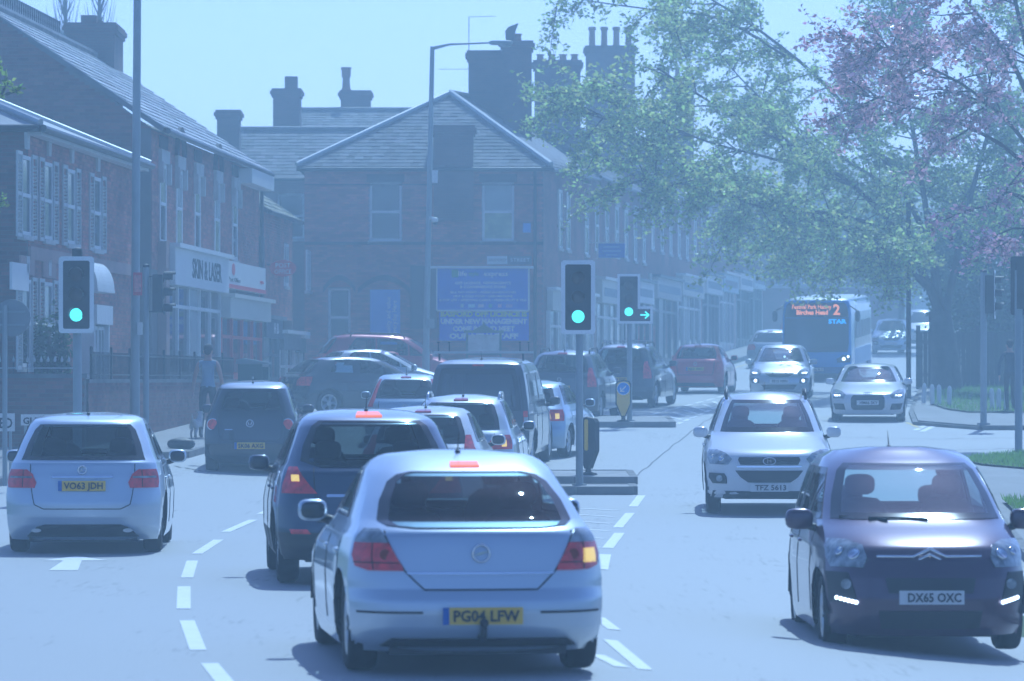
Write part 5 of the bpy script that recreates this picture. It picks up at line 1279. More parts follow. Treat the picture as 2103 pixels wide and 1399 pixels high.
# ---- small black hatch
sp = scale_profile(HATCH, L=3.83, W=1.66, H=1.54, belt=.98, wb=2.46, br=.06, cr=.16, rw=.29,
    rear=[(.15, .2), (.22, .1), (.3, .02), (.5, 0), (.7, .03), (.95, .08), (1.02, .13), (1.3, .3), (1.44, .4), (1.5, .6), (1.53, 1.1), (1.54, 1.5)],
    hw=[(.15, .9), (.25, .96), (.4, .99), (.65, 1.), (.85, .975), (.98, .94), (1.04, .9), (1.25, .81), (1.42, .73), (1.48, .68), (1.52, .58), (1.535, .42), (1.54, .25)])
rwin = [(1.02, -.84, .84), (1.2, -.84, .84), (1.36, -.82, .82), (1.42, -.76, .76)]; wsc = [(1.06, -.85, .85), (1.25, -.85, .85), (1.44, -.8, .8)]
BB = Body(sp); sw = sidewin(BB, 1.0, 1.42, -1.3, .9, [-.45], .5, .3)
fox, B = make_car('small_black_car', 'small black hatchback with round red lamps in the left lane ahead', sp, BLACKP, rear_win=rwin, windscreen=wsc, sidez=sw, roof_m=paint('black_roof', (.3, .32, .35), .6))  # sun reflection on the black roof put into a pale paint
F = B.rear
for sg in (-1, 1):
    q = F(sg * .83, .83); b = MB(); b.lathe([(0, -.03), (.075, -.03), (.09, -.01), (.1, .06)], 'y', 20, c=(q.x, q.y, .83)); l = b.build('tail_lamp', LAMP_RED, fox, True, 40)
    b = MB(); b.tube([(q.x + .095 * math.cos(2 * math.pi * k / 20), q.y + .0, .83 + .095 * math.sin(2 * math.pi * k / 20)) for k in range(21)], .012, 6, 0, False); b.build('lamp_ring', CHROME, l, True)
badge_ring(fox, F, 0, .85, .06, CHROME, -1); q = F(0, .85); b = MB()
for pts in ([(-.04, .885), (0, .82), (.04, .885)], ): b.tube([(x, q.y - .02, z) for x, z in pts], .006, 5)
b.tube([(-.03, q.y - .02, .86), (-.015, q.y - .02, .81), (0, q.y - .02, .84), (.015, q.y - .02, .81), (.03, q.y - .02, .86)], .006, 5); b.build('badge_letters', CHROME, fox)
seam(F, [(-.75, 1.0), (-.68, .62), (-.6, .55), (.6, .55), (.68, .62), (.75, 1.0)], .006, 0).build('hatch_gap', SEAM, fox); plate(fox, F, 0, .47, 'SK06 AXG', True, -1)
one(fox, F, [(.735, -.55, -.38), (.75, -.55, -.38)], CHROME, 'name_badge', off=.01)
place(fox, B, 513, 68.0, .0)

# ---- generic rear-view and front-view cars further on
def generic(name, label, pm, L, W_, H, belt, px, Y, yaw, end='rear', back=False, plate_tx='', lamps='tall', roof=None, rails=False, lower=None, gl=None, fine=True, group=None, grille='v', dz=0., lit=False, brake=False, amber=False, low_z=.42, bar_=None, cl=True):
    suv = H > 1.58; r = H / 1.45
    sp = scale_profile(HATCH, L=L, W=W_, H=H, belt=belt, wb=L * .61, fo=L * .205, rw=.34 if suv else .31, gc=.24 if suv else .19, br=.1, cr=.2)
    for k in ('rear', 'front', 'hw'):
        sp[k] = [(z if z < .5 else .5 + (z - .5) * (H - .5) / .95, v) for z, v in HATCH[k]]
        # keep belt where asked: shift middle part
        b0_ = .5 + (.95 - .5) * (H - .5) / .95
        sp[k] = [(z if z <= .5 else (.5 + (z - .5) * (belt - .5) / (b0_ - .5) if z <= b0_ else belt + (z - b0_) * (H - belt) / (H - b0_)), v) for z, v in sp[k]]
    if suv: sp['rear'] = [(z, v * .7) for z, v in sp['rear']]
    if suv and end == 'front': sp['front'] = [(.2, .15), (.3, .03), (.5, 0), (.72, .02), (.82, .06), (.88, .16), (.93, .42), (belt - .05, .8), (belt, 1.02)] + [(z, v) for z, v in sp['front'] if z > belt + .01]
    g = lambda t: belt + (H - belt) * t
    rwin = [(g(.1), -.84, .84), (g(.4), -.86, .86), (g(.7), -.84, .84), (g(.8), -.78, .78)]; wsc = [(g(.1), -.87, .87), (g(.5), -.86, .86), (g(.82), -.82, .82)]
    BB = Body(sp); sw = sidewin(BB, g(.06), g(.82), -L * .33, L * .23, [-L * .15, L * .04], .55, .3)
    c, B = make_car(name, label, sp, pm, group, fine=fine, clear=cl, rear_win=rwin, windscreen=wsc, sidez=sw, roof_m=roof, lower=lower, low_z=low_z, glass=gl)
    zb = belt
    if end == 'rear':
        F = B.rear
        if lamps == 'tall': mlamp(c, F, [(zb - .28, .74, .96), (zb - .1, .76, .97), (zb + .06, .82, .96), (zb + .16, .86, .95)], LAMP_RED, 'tail_lamp')
        elif lamps == 'pillar': mlamp(c, F, [(zb - .12, .84, .97), (zb + .15, .85, .96), (g(.8), .88, .95)], LAMP_RED, 'tail_lamp')
        else: mlamp(c, F, [(zb - .24, .62, .97), (zb - .12, .6, .985), (zb - .03, .72, .98)], LAMP_RED, 'tail_lamp')
        if amber: mlamp(c, F, [(zb - .2, .8, .88), (zb - .1, .81, .89)], LAMP_AMBER, 'lit_bulb', off=.02)
        one(c, F, [(g(.86), -.2, .2), (g(.9), -.18, .18)], LAMP_BRAKE if brake else LAMP_RED, 'brake_light', off=.016)
        seam(F, [(-.72, zb), (-.64, zb - .35), (-.6, .55), (.6, .55), (.64, zb - .35), (.72, zb)], .007, 0).build('hatch_gap', SEAM, c)
        plate(c, F, 0, zb - .25 if not suv else zb - .3, plate_tx, True, -1); one(c, F, [(.22, -.75, .75), (.32, -.68, .68)], TRIM, 'diffuser', off=.012)
        badge_ring(c, F, 0, zb - .1, .045, CHROME, -1)
    else:
        F = B.front; zh = zb - (.3 if suv else .26)
        if grille == 'v':
            one(c, F, [(zh - .09, -.3, .3), (zh - .02, -.45, .45), (zh + .02, -.5, .5)], TRIM, 'grille', -1)
            b = MB(); y = F(0, zh).y + .02; b.tube([(-.2, y - .02, zh + .03), (-.07, y, zh - .07), (.07, y, zh - .07), (.2, y - .02, zh + .03)], .013, 6); b.build('grille_trim', CHROME, c, True)
            one(c, F, [(.28, -.5, .5), (.4, -.6, .6)], TRIM, 'lower_grille', -1); pz = .5
        elif grille == 'hex':
            one(c, F, [(.3, -.4, .4), (.36, -.46, .46), (.56, -.46, .46), (.64, -.4, .4)], TRIM, 'grille', -1); mlamp(c, F, [(.3, .62, .9), (.44, .66, .94)], TRIM, 'air_intake', -1); pz = .47
            for k in range(4): badge_ring(c, F, 0, .68, .03, CHROME, 1).location.x = -.066 + .044 * k
        else:
            one(c, F, [(zh - .06, -.46, .46), (zh + .0, -.5, .5), (zh + .04, -.48, .48)], TRIM, 'grille', -1); one(c, F, [(zh - .1, -.5, .5), (zh - .075, -.52, .52)], CHROME, 'grille_trim', -1, off=.02)
            badge_ring(c, F, 0, zh - .01, .05, CHROME, 1, .007, 1.7); text('H', .09, CHROME, c, (0, F(0, zh).y + .03, zh - .01), (-1, 0, 0), 'badge_letter')
            one(c, F, [(.46, -.34, .34), (.53, -.46, .46), (.62, -.54, .54)], TRIM, 'lower_grille', -1); pz = .39
            one(c, F, [(.24, -.95, .95), (.34, -.9, .9)], TRIM, 'bumper_cladding', -1)
        mlamp(c, F, [(zh - .06, .66, .94), (zh + .02, .6, .985), (zh + .09, .7, .985), (zh + .13, .85, .98)], LAMP_CLEAR, 'headlamp', -1)
        bulbs(c, F, [(.76, zh + .02, .045), (.9, zh + .04, .03)], -1)
        if lit: mlamp(c, F, [(zh - .01, .74, .9), (zh + .02, .74, .92)], LAMP_WHITE, 'daytime_lamp', -1, off=.02)
        if grille != 'hex':
            mlamp(c, F, [(.44, .68, .9), (.52, .68, .96), (.58, .72, .95)], TRIM, 'fog_lamp_surround', -1)
            for sg in (-1, 1):
                q = F(sg * .8, .51); b = MB(); b.disc((q.x, q.y + .03, .51), .045, 'y', .05, 16); b.build('fog_lamp', LAMP_WHITE if lit else LAMP_CLEAR, c, True, 40)
        plate(c, F, 0, pz, plate_tx, False, 1, off=.03)
    if rails or suv:
        for sg in (-1, 1):
            x = sg * B.w(H - .09) * .93; y0, y1 = B.yr(H - .05) + .25, B.yf(H - .05) - .2; b = MB()
            b.tube([(x, y0, H - .1), (x, y0 + .06, H - .005), (x, y0 + .2, H + .03), (x, y1 - .2, H + .03), (x, y1 - .05, H - .02), (x, y1, H - .1)], .02, 6); b.build('roof_rail', CHROME if rails else TRIM, c, True)
    if bar_:
        b = MB(); yb = B.yr(H - .05) + .5; b.box(-.62, .62, yb, yb + .06, H + .06, H + .09); b.tube([(-.5, yb + .03, H - .03), (-.5, yb + .03, H + .06)], .02); b.tube([(.5, yb + .03, H - .03), (.5, yb + .03, H + .06)], .02); b.build('roof_bar', ALLOY, c)
    place(c, B, px, Y, yaw, end, back, dz)
    return c, B
generic('white_hatchback_car', 'white hatchback in the queue just ahead of the dark blue crossover', WHITEP, 4.1, 1.75, 1.5, .96, 858, 53.5, 4, roof=None, plate_tx='NV12 KYT')
generic('silver_estate_car', 'silver estate car with roof rails between the white hatchback and the dark van', SILVER2, 4.4, 1.78, 1.54, .97, 938, 60.5, 4, rails=True, lamps='wide', amber=True, plate_tx='BX58 HRD')
generic('pale_blue_hatchback', 'pale blue hatchback with pillar lamps left of the dark van', PBLUE, 4.15, 1.72, 1.48, .95, 832, 81, 0, lamps='pillar', plate_tx='FL07 VWX')[0]['category'] = 'car'
generic('pale_silver_hatchback', 'pale silver hatchback turning away right of the dark van', PBLUE, 4.3, 1.77, 1.46, .95, 1066, 76, 11, lamps='wide', amber=True, plate_tx='DK09 LEO')[0]['category'] = 'car'
generic('dark_offroad_car', 'dark off-road car nearest to the central signal post', DGREY, 4.6, 1.9, 1.68, 1.1, 1148, 95, 10, lamps='tall', plate_tx='PJ61 OAX', roof=paint('grey_roof', (.34, .36, .4), .5))  # bright sunlit roof done as a lighter paint
generic('black_suv', 'black estate with pale roof bar behind the yellow bollard', BLACKP, 4.6, 1.88, 1.66, 1.05, 1268, 104, 12, lamps='tall', plate_tx='SN14 FGC', bar_=True, roof=paint('estate_roof', (.4, .42, .46), .5))[0]['category'] = 'car'  # pale roof colour stands for sunlight on the black car
generic('red_hatchback', 'red hatchback driving away up the hill', REDPT, 3.95, 1.74, 1.47, .98, 1427, 118, 10, lamps='tall', plate_tx='BJ62 XVC')[0]['category'] = 'car'
generic('silver_saloon', 'silver saloon half hidden behind the blue bus', SILVER2, 4.5, 1.8, 1.47, .95, 1578, 152, 9, fine=False, cl=False, lamps='wide')[0]['category'] = 'car'
generic('silver_hatchback', 'silver hatchback coming down the hill in front of the bus', SILVER2, 4.35, 1.77, 1.5, .97, 1600, 111, 6, 'front', True, 'FE15 NSN', lit=True)[0]['category'] = 'car'
generic('white_coupe', 'low white coupe with hexagonal grille coming down the hill', WHITEP, 4.18, 1.84, 1.34, .88, 1782, 94.5, 6, 'front', True, 'HM66 SKY', grille='hex', lit=True)[0]['category'] = 'car'
generic('white_suv', 'white off-road hatchback driving towards the camera behind the plum car', WHITEP, 4.41, 1.82, 1.66, 1.06, 1580, 54.6, 2.5, 'front', True, 'TFZ 5613', grille='bar', rails=False)[0]['category'] = 'car'
generic('parked_silver_car', 'silver car parked beyond the bus on the right', SILVER, 4.3, 1.76, 1.5, .96, 1830, 172, 6, 'front', True, '', fine=False, cl=False)
generic('parked_white_car', 'white car parked behind the dark tree trunks', WHITEP, 4.5, 1.85, 1.75, 1.1, 1893, 182, 6, 'front', True, '', fine=False, cl=False)
generic('parked_black_car', 'black car parked high on the hill above the bus', BLACKP, 4.3, 1.8, 1.55, .98, 1748, 207, 60, 'rear', False, '', fine=False, cl=False, dz=2.0)
generic('parked_red_car', 'red people carrier peeping out behind the blue bus', REDPT, 4.6, 1.85, 2.0, 1.15, 1640, 172, 9, 'rear', False, '', fine=False, cl=False)
# cars crossing in front of the corner house
generic('black_estate_car', 'black estate car turning in front of the corner house, seen from its side', BLACKP, 4.5, 1.8, 1.45, .95, 580, 95.5, 62, lamps='wide', plate_tx='', roof=paint('estate_black_roof', (.25, .27, .3), .5))  # roof of the black car lightened in colour as if sunlit
generic('silver_car', 'silver car with sun glare on its roof behind the black estate', SILVER2, 4.2, 1.76, 1.45, .95, 630, 102.5, 70, fine=True, dz=.05)
generic('maroon_car', 'maroon people carrier nearest to the corner house wall', MAROON, 4.8, 1.85, 1.72, 1.08, 640, 111.5, 80, fine=True)

# ---- dark panel van
VAN = dict(L=4.9, W=1.9, H=1.98, wb=3.0, fo=.95, rw=.34, gc=.24, belt=1.1,
    rear=[(.2, .15), (.3, .04), (.45, 0), (.6, .02), (1.1, .04), (1.5, .08), (1.8, .14), (1.88, .2), (1.94, .4), (1.97, .9), (1.98, 1.5)],
    front=[(.2, .15), (.3, .03), (.5, 0), (.8, .06), (.95, .25), (1.1, .75), (1.2, .9), (1.5, 1.25), (1.75, 1.55), (1.88, 1.8), (1.95, 2.2), (1.98, 2.6)],
    hw=[(.2, .92), (.35, .98), (.6, 1.), (1.0, .99), (1.2, .965), (1.5, .92), (1.75, .87), (1.86, .82), (1.93, .7), (1.97, .45), (1.98, .25)], kr=.96, kf=.92, br=.04, bf=.2, cr=.1, cf=.3)
VANP = paint('van_dark', (.03, .033, .045), .3)
BB = Body(VAN); sw = [[(1.16, -2.0, -.75), (1.7, -1.95, -.75)], [(1.16, -.65, .45), (1.7, -.65, .45)], [(1.16, .55, 1.45), (1.4, .55, 1.25), (1.7, .55, .95)]]
van, B = make_car('panel_van', 'dark panel van with roof bar and ladder clamps waiting in the queue', VAN, VANP, rear_win=[(1.05, -.86, .86), (1.4, -.87, .87), (1.8, -.84, .84)], windscreen=[(1.2, -.85, .85), (1.5, -.85, .85), (1.75, -.8, .8)], sidez=sw, glass=CARGLASS_DK, roof_m=paint('van_roof', (.4, .42, .46), .4), seats=False)  # light roof paint imitates sun on the dark van
F = B.rear
mlamp(van, F, [(.72, .9, .985), (1.05, .9, .98)], LAMP_RED, 'tail_lamp'); mlamp(van, F, [(.85, .905, .98), (.94, .905, .98)], LAMP_CLEAR, 'reversing_lamp', off=.018)
one(van, F, [(1.845, -.14, .14), (1.87, -.13, .13)], LAMP_RED, 'brake_light', off=.014); one(van, F, [(.38, .5, .8), (.41, .5, .8)], LAMP_RED, 'reflector', off=.014); plate(van, F, 0, .72, 'DA13 YFN', True, -1)
seam(F, [(-.9, 1.86), (-.92, .5), (.92, .5), (.9, 1.86)], .007, 0).build('tailgate_gap', SEAM, van)
b = MB(); b.box(-.9, .9, -1.5, -1.44, 2.06, 2.1); b.build('roof_bar', ALLOY, van)
for x in (-.8, .72):
    b = MB(); b.tube([(x, -1.47, 1.93), (x, -1.47, 2.06)], .02); b.build('bar_foot', TRIM, van)
for x in (-.82, -.62, .66, .82):
    b = MB(); b.tube([(x, -1.47, 2.1), (x, -1.47, 2.24)], .012, 6); b.blob((x, -1.47, 2.26), .025, .02, .018, 2.5, 8, 5); b.build('ladder_clamp', TRIM, van)
place(van, B, 980, 71.0, 6.5)

# ---- blue bus
BUS = dict(L=10.2, W=2.5, H=2.9, wb=5.2, fo=2.4, rw=.46, gc=.28, belt=1.0,
    rear=[(.2, .08), (.4, .02), (.6, 0), (2.6, .05), (2.8, .15), (2.87, .35), (2.9, .7)],
    front=[(.2, .12), (.35, .03), (.6, 0), (1.0, .02), (1.6, .08), (2.2, .16), (2.6, .24), (2.78, .34), (2.86, .5), (2.9, .9)],
    hw=[(.2, .96), (.4, .99), (.8, 1.), (2.3, .985), (2.6, .96), (2.75, .92), (2.83, .85), (2.88, .7), (2.9, .55)], kr=.98, kf=.95, br=.03, bf=.06, cr=.08, cf=.14)
BB = Body(BUS)
sw = [[(1.15, -4.5 + k * 1.38, -3.22 + k * 1.38), (2.35, -4.5 + k * 1.38, -3.22 + k * 1.38)] for k in range(6)]
BUSGLASS = mat('bus_glass', (.07, .09, .1), .08, spec=.7)
bus, B = make_car('city_bus', 'blue single-deck bus with orange destination lettering coming down the hill', BUS, BUSBLUE, rear_win=[(1.5, -.8, .8), (2.4, -.8, .8)], windscreen=None, sidez=sw, clear=False, mirrors=False, handles=False, aerial=False, glass=mat('bus_side_glass', (.03, .035, .04), .45, spec=.15), roof_m=mat('bus_roof', (.55, .6, .66), .4), lower=mat('bus_skirt', (.02, .1, .36), .4), low_z=.5)
bus['category'] = 'bus'; F = B.front
ws = one(bus, F, [(1.02, -.9, .9), (1.3, -.93, .93), (2.18, -.93, .93)], BUSGLASS, 'windscreen', -1, 14, .02, 3)
ds = one(bus, F, [(2.2, -.93, .93), (2.62, -.9, .9), (2.7, -.84, .84)], mat('display_glass', (.012, .012, .014), .25), 'destination_display', -1, 14, .02, 3)
ORANGE = mat('orange_led', (.6, .15, .03), .5, emit=(1, .3, .1), estr=1.0)
yl = F(0, 2.35).y + .04
text('Festival Park Hanley', .2, ORANGE, ds, (.16, yl, 2.56), (-1, 0, 0), fit=1.35, bold=.004); text('Birches Head', .22, ORANGE, ds, (.14, yl + .03, 2.37), (-1, 0, 0), fit=1.08, bold=.008); text('2', .5, ORANGE, ds, (-.7, yl + .03, 2.45), (-1, 0, 0), bold=.012)
CY = mat('cyan_led', (.05, .3, .6), .5, emit=(.1, .45, 1), estr=.9); text('STAR', .2, CY, ws, (-.72, F(0, 2.08).y + .03, 2.06), (-1, 0, 0), fit=.62, bold=.008)
mlamp(bus, F, [(.66, .62, .97), (.78, .6, .985), (.9, .78, .985)], TRIM, 'lamp_cluster', -1, off=.014)
for sg in (-1, 1):
    for (u, z, r_) in ((.8, .78, .06), (.92, .86, .04)):
        q = F(sg * u, z); b = MB(); b.disc((q.x, q.y + .03, z), r_, 'y', .04, 14); b.build('headlamp', LAMP_WHITE, bus)
    b = MB(); b.blob((sg * 1.42, B.L / 2 - .1, 2.25), .09, .1, .2, 3.); b.tube([(sg * 1.15, B.L / 2 - .3, 2.6), (sg * 1.42, B.L / 2 - .1, 2.42)], .025); b.build('bus_mirror', TRIM, bus, True)
plate(bus, F, 0, .42, 'YN62 BUS', False, 1, off=.03)
wp = MB(); wp.tube([F(.2, 1.1) + Vector((0, .05, 0)), F(-.6, 1.2) + Vector((0, .05, 0))], .015, 6); wp.build('wiper', TRIM, bus)
sk = mat('pale_side_panel', (.2, .32, .55), .4)
for sg in (-1, 1):
    patch(B.side(sg), [(.52, -4.4, 3.6), (1.1, -4.4, 3.6)], 8, .008, .01, sg, 2).build('side_panel', sk, bus)
place(bus, B, 1676, 137, 9, 'front', True)

# ------------------------------------------------------------------ street furniture
BOARD = mat('signal_black', (.01, .011, .012), .6)
POLE = mat('grey_post_paint', (.3, .33, .34), .45, var=.1, vscale=3)
LENS_G = mat('green_light_lit', (.05, .6, .45), .3, emit=(.3, 1.0, .8), estr=1.1)
LENS_R = mat('red_lens_off', (.03, .008, .008), .25); LENS_A = mat('amber_lens_off', (.035, .018, .006), .25)
YELP = mat('yellow_plastic', (.75, .5, .04), .4); SKYBLUE = mat('sign_blue', (.01, .2, .7), .35)
BORDER = mat('white_border', (.86, .86, .85), .4)
def rrect(w, h, r, n=4):
    out = []
    for cx, cz, a0 in ((w / 2 - r, h / 2 - r, 0), (-w / 2 + r, h / 2 - r, 90), (-w / 2 + r, -h / 2 + r, 180), (w / 2 - r, -h / 2 + r, 270)):
        for k in range(n + 1): a = R(a0 + 90 * k / n); out.append((cx + r * math.cos(a), cz + r * math.sin(a)))
    return out
def frame_ring(b, outer, inner, y0, y1):
    n = len(outer); V = [(x, y0, z) for x, z in outer] + [(x, y0, z) for x, z in inner] + [(x, y1, z) for x, z in outer] + [(x, y1, z) for x, z in inner]; F = []
    for k in range(n):
        j = (k + 1) % n; F += [(k, j, n + j, n + k), (2 * n + k, 2 * n + j, j, k), (n + k, n + j, 3 * n + j, 3 * n + k)]
    b.add(V, F)
def signal_head(root, c, yaw, w=.53, h=1.15, lit=True, arrow=False, board=True, rl=.1):
    """signal head at c (relative to root) facing -y turned by yaw"""
    hd = bpy.data.objects.new('signal_head', None); 
    b = MB()
    if arrow:
        e = .29; outer = [(-w / 2, -h / 2), (w / 2 + e, -h / 2), (w / 2 + e, -h / 2 + .4), (w / 2, -h / 2 + .4), (w / 2, h / 2), (-w / 2, h / 2)]; t = .06
        inner = [(-w / 2 + t, -h / 2 + t), (w / 2 + e - t, -h / 2 + t), (w / 2 + e - t, -h / 2 + .4 - t), (w / 2 - t, -h / 2 + .4 - t), (w / 2 - t, h / 2 - t), (-w / 2 + t, h / 2 - t)]
    else: outer = rrect(w, h, .05); inner = rrect(w - .13, h - .13, .03)
    if board: b.prism(outer, -.01, .012)
    b.box(-.15, .15, .013, .2, -h / 2 + .12, h / 2 - .12)
    hd = b.build('signal_head', BOARD, root); hd.location = c; hd.rotation_euler = (0, 0, yaw)
    if board:
        q = MB(); frame_ring(q, outer, inner, -.018, -.0105); q.build('white_border', BORDER, hd)
    for k, (dz, m) in enumerate(((.3, LENS_R), (0, LENS_A), (-.3, LENS_G if lit else BOARD))):
        l = MB(); l.lathe([(0, -.035), (rl * .7, -.03), (rl, -.015), (rl, .0)], 'y', 20, c=(0, 0, dz)); lo = l.build('lens', m, hd, True, 50)
        v = MB(); n = 12
        for q in range(n):
            a0, a1 = R(-20 + 220 * q / n), R(-20 + 220 * (q + 1) / n); rr = rl + .012; d0 = -.22 if 3 <= q <= 8 else -.16
            P = lambda a, y, r_: (r_ * math.cos(a), y, dz + r_ * math.sin(a))
            v.add([P(a0, -.011, rr), P(a1, -.011, rr), P(a1, d0, rr * .96), P(a0, d0, rr * .96), P(a0, -.011, rr + .006), P(a1, -.011, rr + .006), P(a1, d0, rr * .96 + .006), P(a0, d0, rr * .96 + .006)], [(0, 1, 2, 3), (4, 5, 6, 7), (3, 2, 6, 7)])
        v.build('hood', BOARD, lo)
    if arrow:
        a = MB(); x0, z0 = w / 2 + .1, -.3 - .08 + .02
        a.tube([(x0 - .1, -.02, -.375), (x0 + .09, -.02, -.375)], .018, 6); a.tube([(x0 + .01, -.02, -.295), (x0 + .1, -.02, -.375), (x0 + .01, -.02, -.455)], .018, 6)
        a.build('green_arrow', LENS_G, hd)
    return hd
def signal(label, px, Y, ztop, board, yaw=0., pole_r=.057, arrow=False, sidearm=0., lit=True, head_h=1.15, cap=True, z0=None):
    x = WX(px, Y); zb = (G(x, Y) + .1) if z0 is None else z0
    r = empty('traffic_light', (x, Y, zb), 0, label, 'traffic light')
    b = MB(); b.tube([(0, 0, 0), (0, 0, ztop - zb)], pole_r, 14); b.disc((0, 0, .02), pole_r * 2, 'z', .04, 14); b.build('pole', POLE, r, True, 40)
    if cap: b = MB(); b.lathe([(pole_r + .004, ztop - zb - .04), (pole_r + .004, ztop - zb + .01), (0, ztop - zb + .03)], 'z', 14); b.build('pole_cap', BOARD, r, True, 40)
    return r, zb
# centre
r, zb = signal('traffic light with a half-hooded green lamp on the central island', 1190, 62.2, WZ(600, 62.2), None)
signal_head(r, (WX(1187, 62.2) - r.location.x, -.12, WZ(611, 62.2) - zb), 0)
# left, green in full
r, zb = signal('traffic light showing full green on the left behind the silver family car', 159, 60, WZ(512, 60), None, pole_r=.066)
signal_head(r, (0, -.14, WZ(606, 60) - zb), R(-1)); b = MB(); b.box(-.07, .07, -.08, .06, WZ(527, 60) - zb, WZ(511, 60) - zb); b.build('detector', BOARD, r)
# far one with arrow
r, zb = signal('far traffic light with green arrow beside its green lamp', 1293, 92.4, WZ(600, 92.4), None, pole_r=.06)
signal_head(r, (WX(1291, 92.4) - r.location.x, -.12, WZ(614, 92.4) - zb), 0, arrow=True)
# side-on, left
r, zb = signal('traffic light seen from its side on a slim post beside the tall lamp column', 300, 75, WZ(545, 75), None, pole_r=.055)
signal_head(r, (.33, -.0, WZ(603, 75) - zb), R(90), w=.42, h=.95, lit=False, board=False); b = MB(); b.tube([(0, 0, WZ(568, 75) - zb), (.2, 0, WZ(568, 75) - zb)], .012); b.tube([(0, 0, WZ(640, 75) - zb), (.2, 0, WZ(640, 75) - zb)], .012); b.build('bracket', BOARD, r)
# side-on, right
r, zb = signal('traffic light with three black hoods seen from its side on the right corner', 2020, 90.6, WZ(556, 90.6), None, pole_r=.075)
signal_head(r, (.24, -.05, WZ(605, 90.6) - zb), R(80), w=.5, h=1.1, lit=False); 
# right foreground post
r = empty('grey_post', (WX(2092, 78), 78, G(9.9, 78)), 0, 'thick grey post standing in front of the walking person at the right edge', 'post')
b = MB(); b.tube([(0, 0, 0), (0, 0, 3.6)], .075, 14); b.build('pole', POLE, r, True, 40); signal_head(r, (.12, .1, 3.3), R(175), lit=False)

# lamp columns
r = empty('lamp_column', (WX(277, 76), 76, G(-7.2, 76)), 0, 'tall grey lamp column rising past the top left roofs', 'street lamp')
b = MB(); b.tube([(0, 0, 0), (0, 0, 1.6)], .095, 14); b.tube([(0, 0, 1.6), (.06, 0, 10.4)], [.085, .07], 14); b.build('column', POLE, r, True, 40)
b = MB(); b.tube([(.06, 0, 10.3), (.3, 0, 10.7), (1.6, 0, 10.95)], [.04, .035, .03], 8); b.blob((1.9, 0, 10.97), .38, .14, .08, 3.); b.build('lamp_arm', POLE, r, True)
b = MB(); b.box(-.02, .15, -.12, -.1, WZ(607, 76) - r.location.z, WZ(560, 76) - r.location.z); rs = b.build('red_notice', RED_SIGN, r)
b = MB(); b.box(0, .13, -.123, -.121, WZ(600, 76) - r.location.z, WZ(566, 76) - r.location.z); b.build('notice_print', mat('faded_red', (.6, .2, .2), .6, var=.4, vscale=20), rs)
b = MB(); b.box(.06, .15, -.14, -.06, WZ(688, 76) - r.location.z, WZ(662, 76) - r.location.z); b.build('control_box', WHITE, r)
z0 = G(-2.2, 108); r = empty('street_lamp', (WX(874, 108), 108, z0), 0, 'slender street lamp with a long arm in front of the hipped roof', 'street lamp')
top = W(888, 96, 108) - r.location
b = MB(); b.tube([(0, 0, 0), (.01, 0, 1.4)], .1, 14); b.tube([(.01, 0, 1.4), top], [.085, .06], 14); b.build('column', POLE, r, True, 40)
arm_e = W(1008, 88, 107.6) - r.location
b = MB(); b.tube([top + Vector((0, 0, -.05)), top.lerp(arm_e, .3) + Vector((0, 0, .03)), arm_e], [.05, .03, .022], 8); b.build('lamp_arm', POLE, r, True)
b = MB(); b.blob((arm_e.x + .27, arm_e.y, arm_e.z + .0), .33, .13, .065, 3.4); h_ = b.build('lamp_head', POLE, r, True); b = MB(); b.blob((arm_e.x + .37, arm_e.y, arm_e.z - .07), .18, .1, .06, 2.4); b.build('lamp_glass', LAMP_CLEAR, h_, True)
b = MB(); q = W(893, 363, 108) - r.location; b.box(q.x - .08, q.x + .08, -.16, .05, q.z - .17, q.z + .17); b.build('control_box', WHITE, r)
q = W(890, 450, 108) - r.location; b = MB(); b.box(q.x - .12, q.x + .02, -.1, .02, q.z - .02, q.z + .06); b.blob((q.x + .04, -.12, q.z - .03), .09, .12, .07, 3.); b.build('camera_housing', WHITE, r, True); b = MB(); b.blob((q.x + .06, -.14, q.z - .12), .07, .07, .06, 2.); b.build('camera_dome', BOARD, r, True)
q = W(884, 665, 108) - r.location; b = MB(); b.box(q.x - .08, q.x + .1, -.2, .02, q.z - .13, q.z + .13); b.build('control_box', GREY_METAL, r)

# round sign seen from the back
r = empty('round_sign', (WX(10, 61), 61, G(-7.7, 61) + .1), 0, 'round road sign seen from its grey back at the left edge', 'sign'); zc = WZ(653, 61) - r.location.z
b = MB(); b.tube([(0, 0, 0), (0, 0, zc + .2)], .038, 12); b.build('pole', POLE, r, True, 40)
b = MB(); b.disc((.1, .06, zc), .275, 'y', .02, 32); d = b.build('sign_disc', GREY_METAL, r, True, 40); b = MB(); b.tube([(.1 + .275 * math.cos(a), .06, zc + .275 * math.sin(a)) for a in np.linspace(0, 2 * math.pi, 33)], .012, 6, 0, False); b.build('sign_rim', GREY_METAL, d, True)
b = MB(); b.box(-.12, .3, .03, .045, zc + .08, zc + .11); b.box(-.12, .3, .03, .045, zc - .12, zc - .09); b.build('fixing_channel', POLE, r)

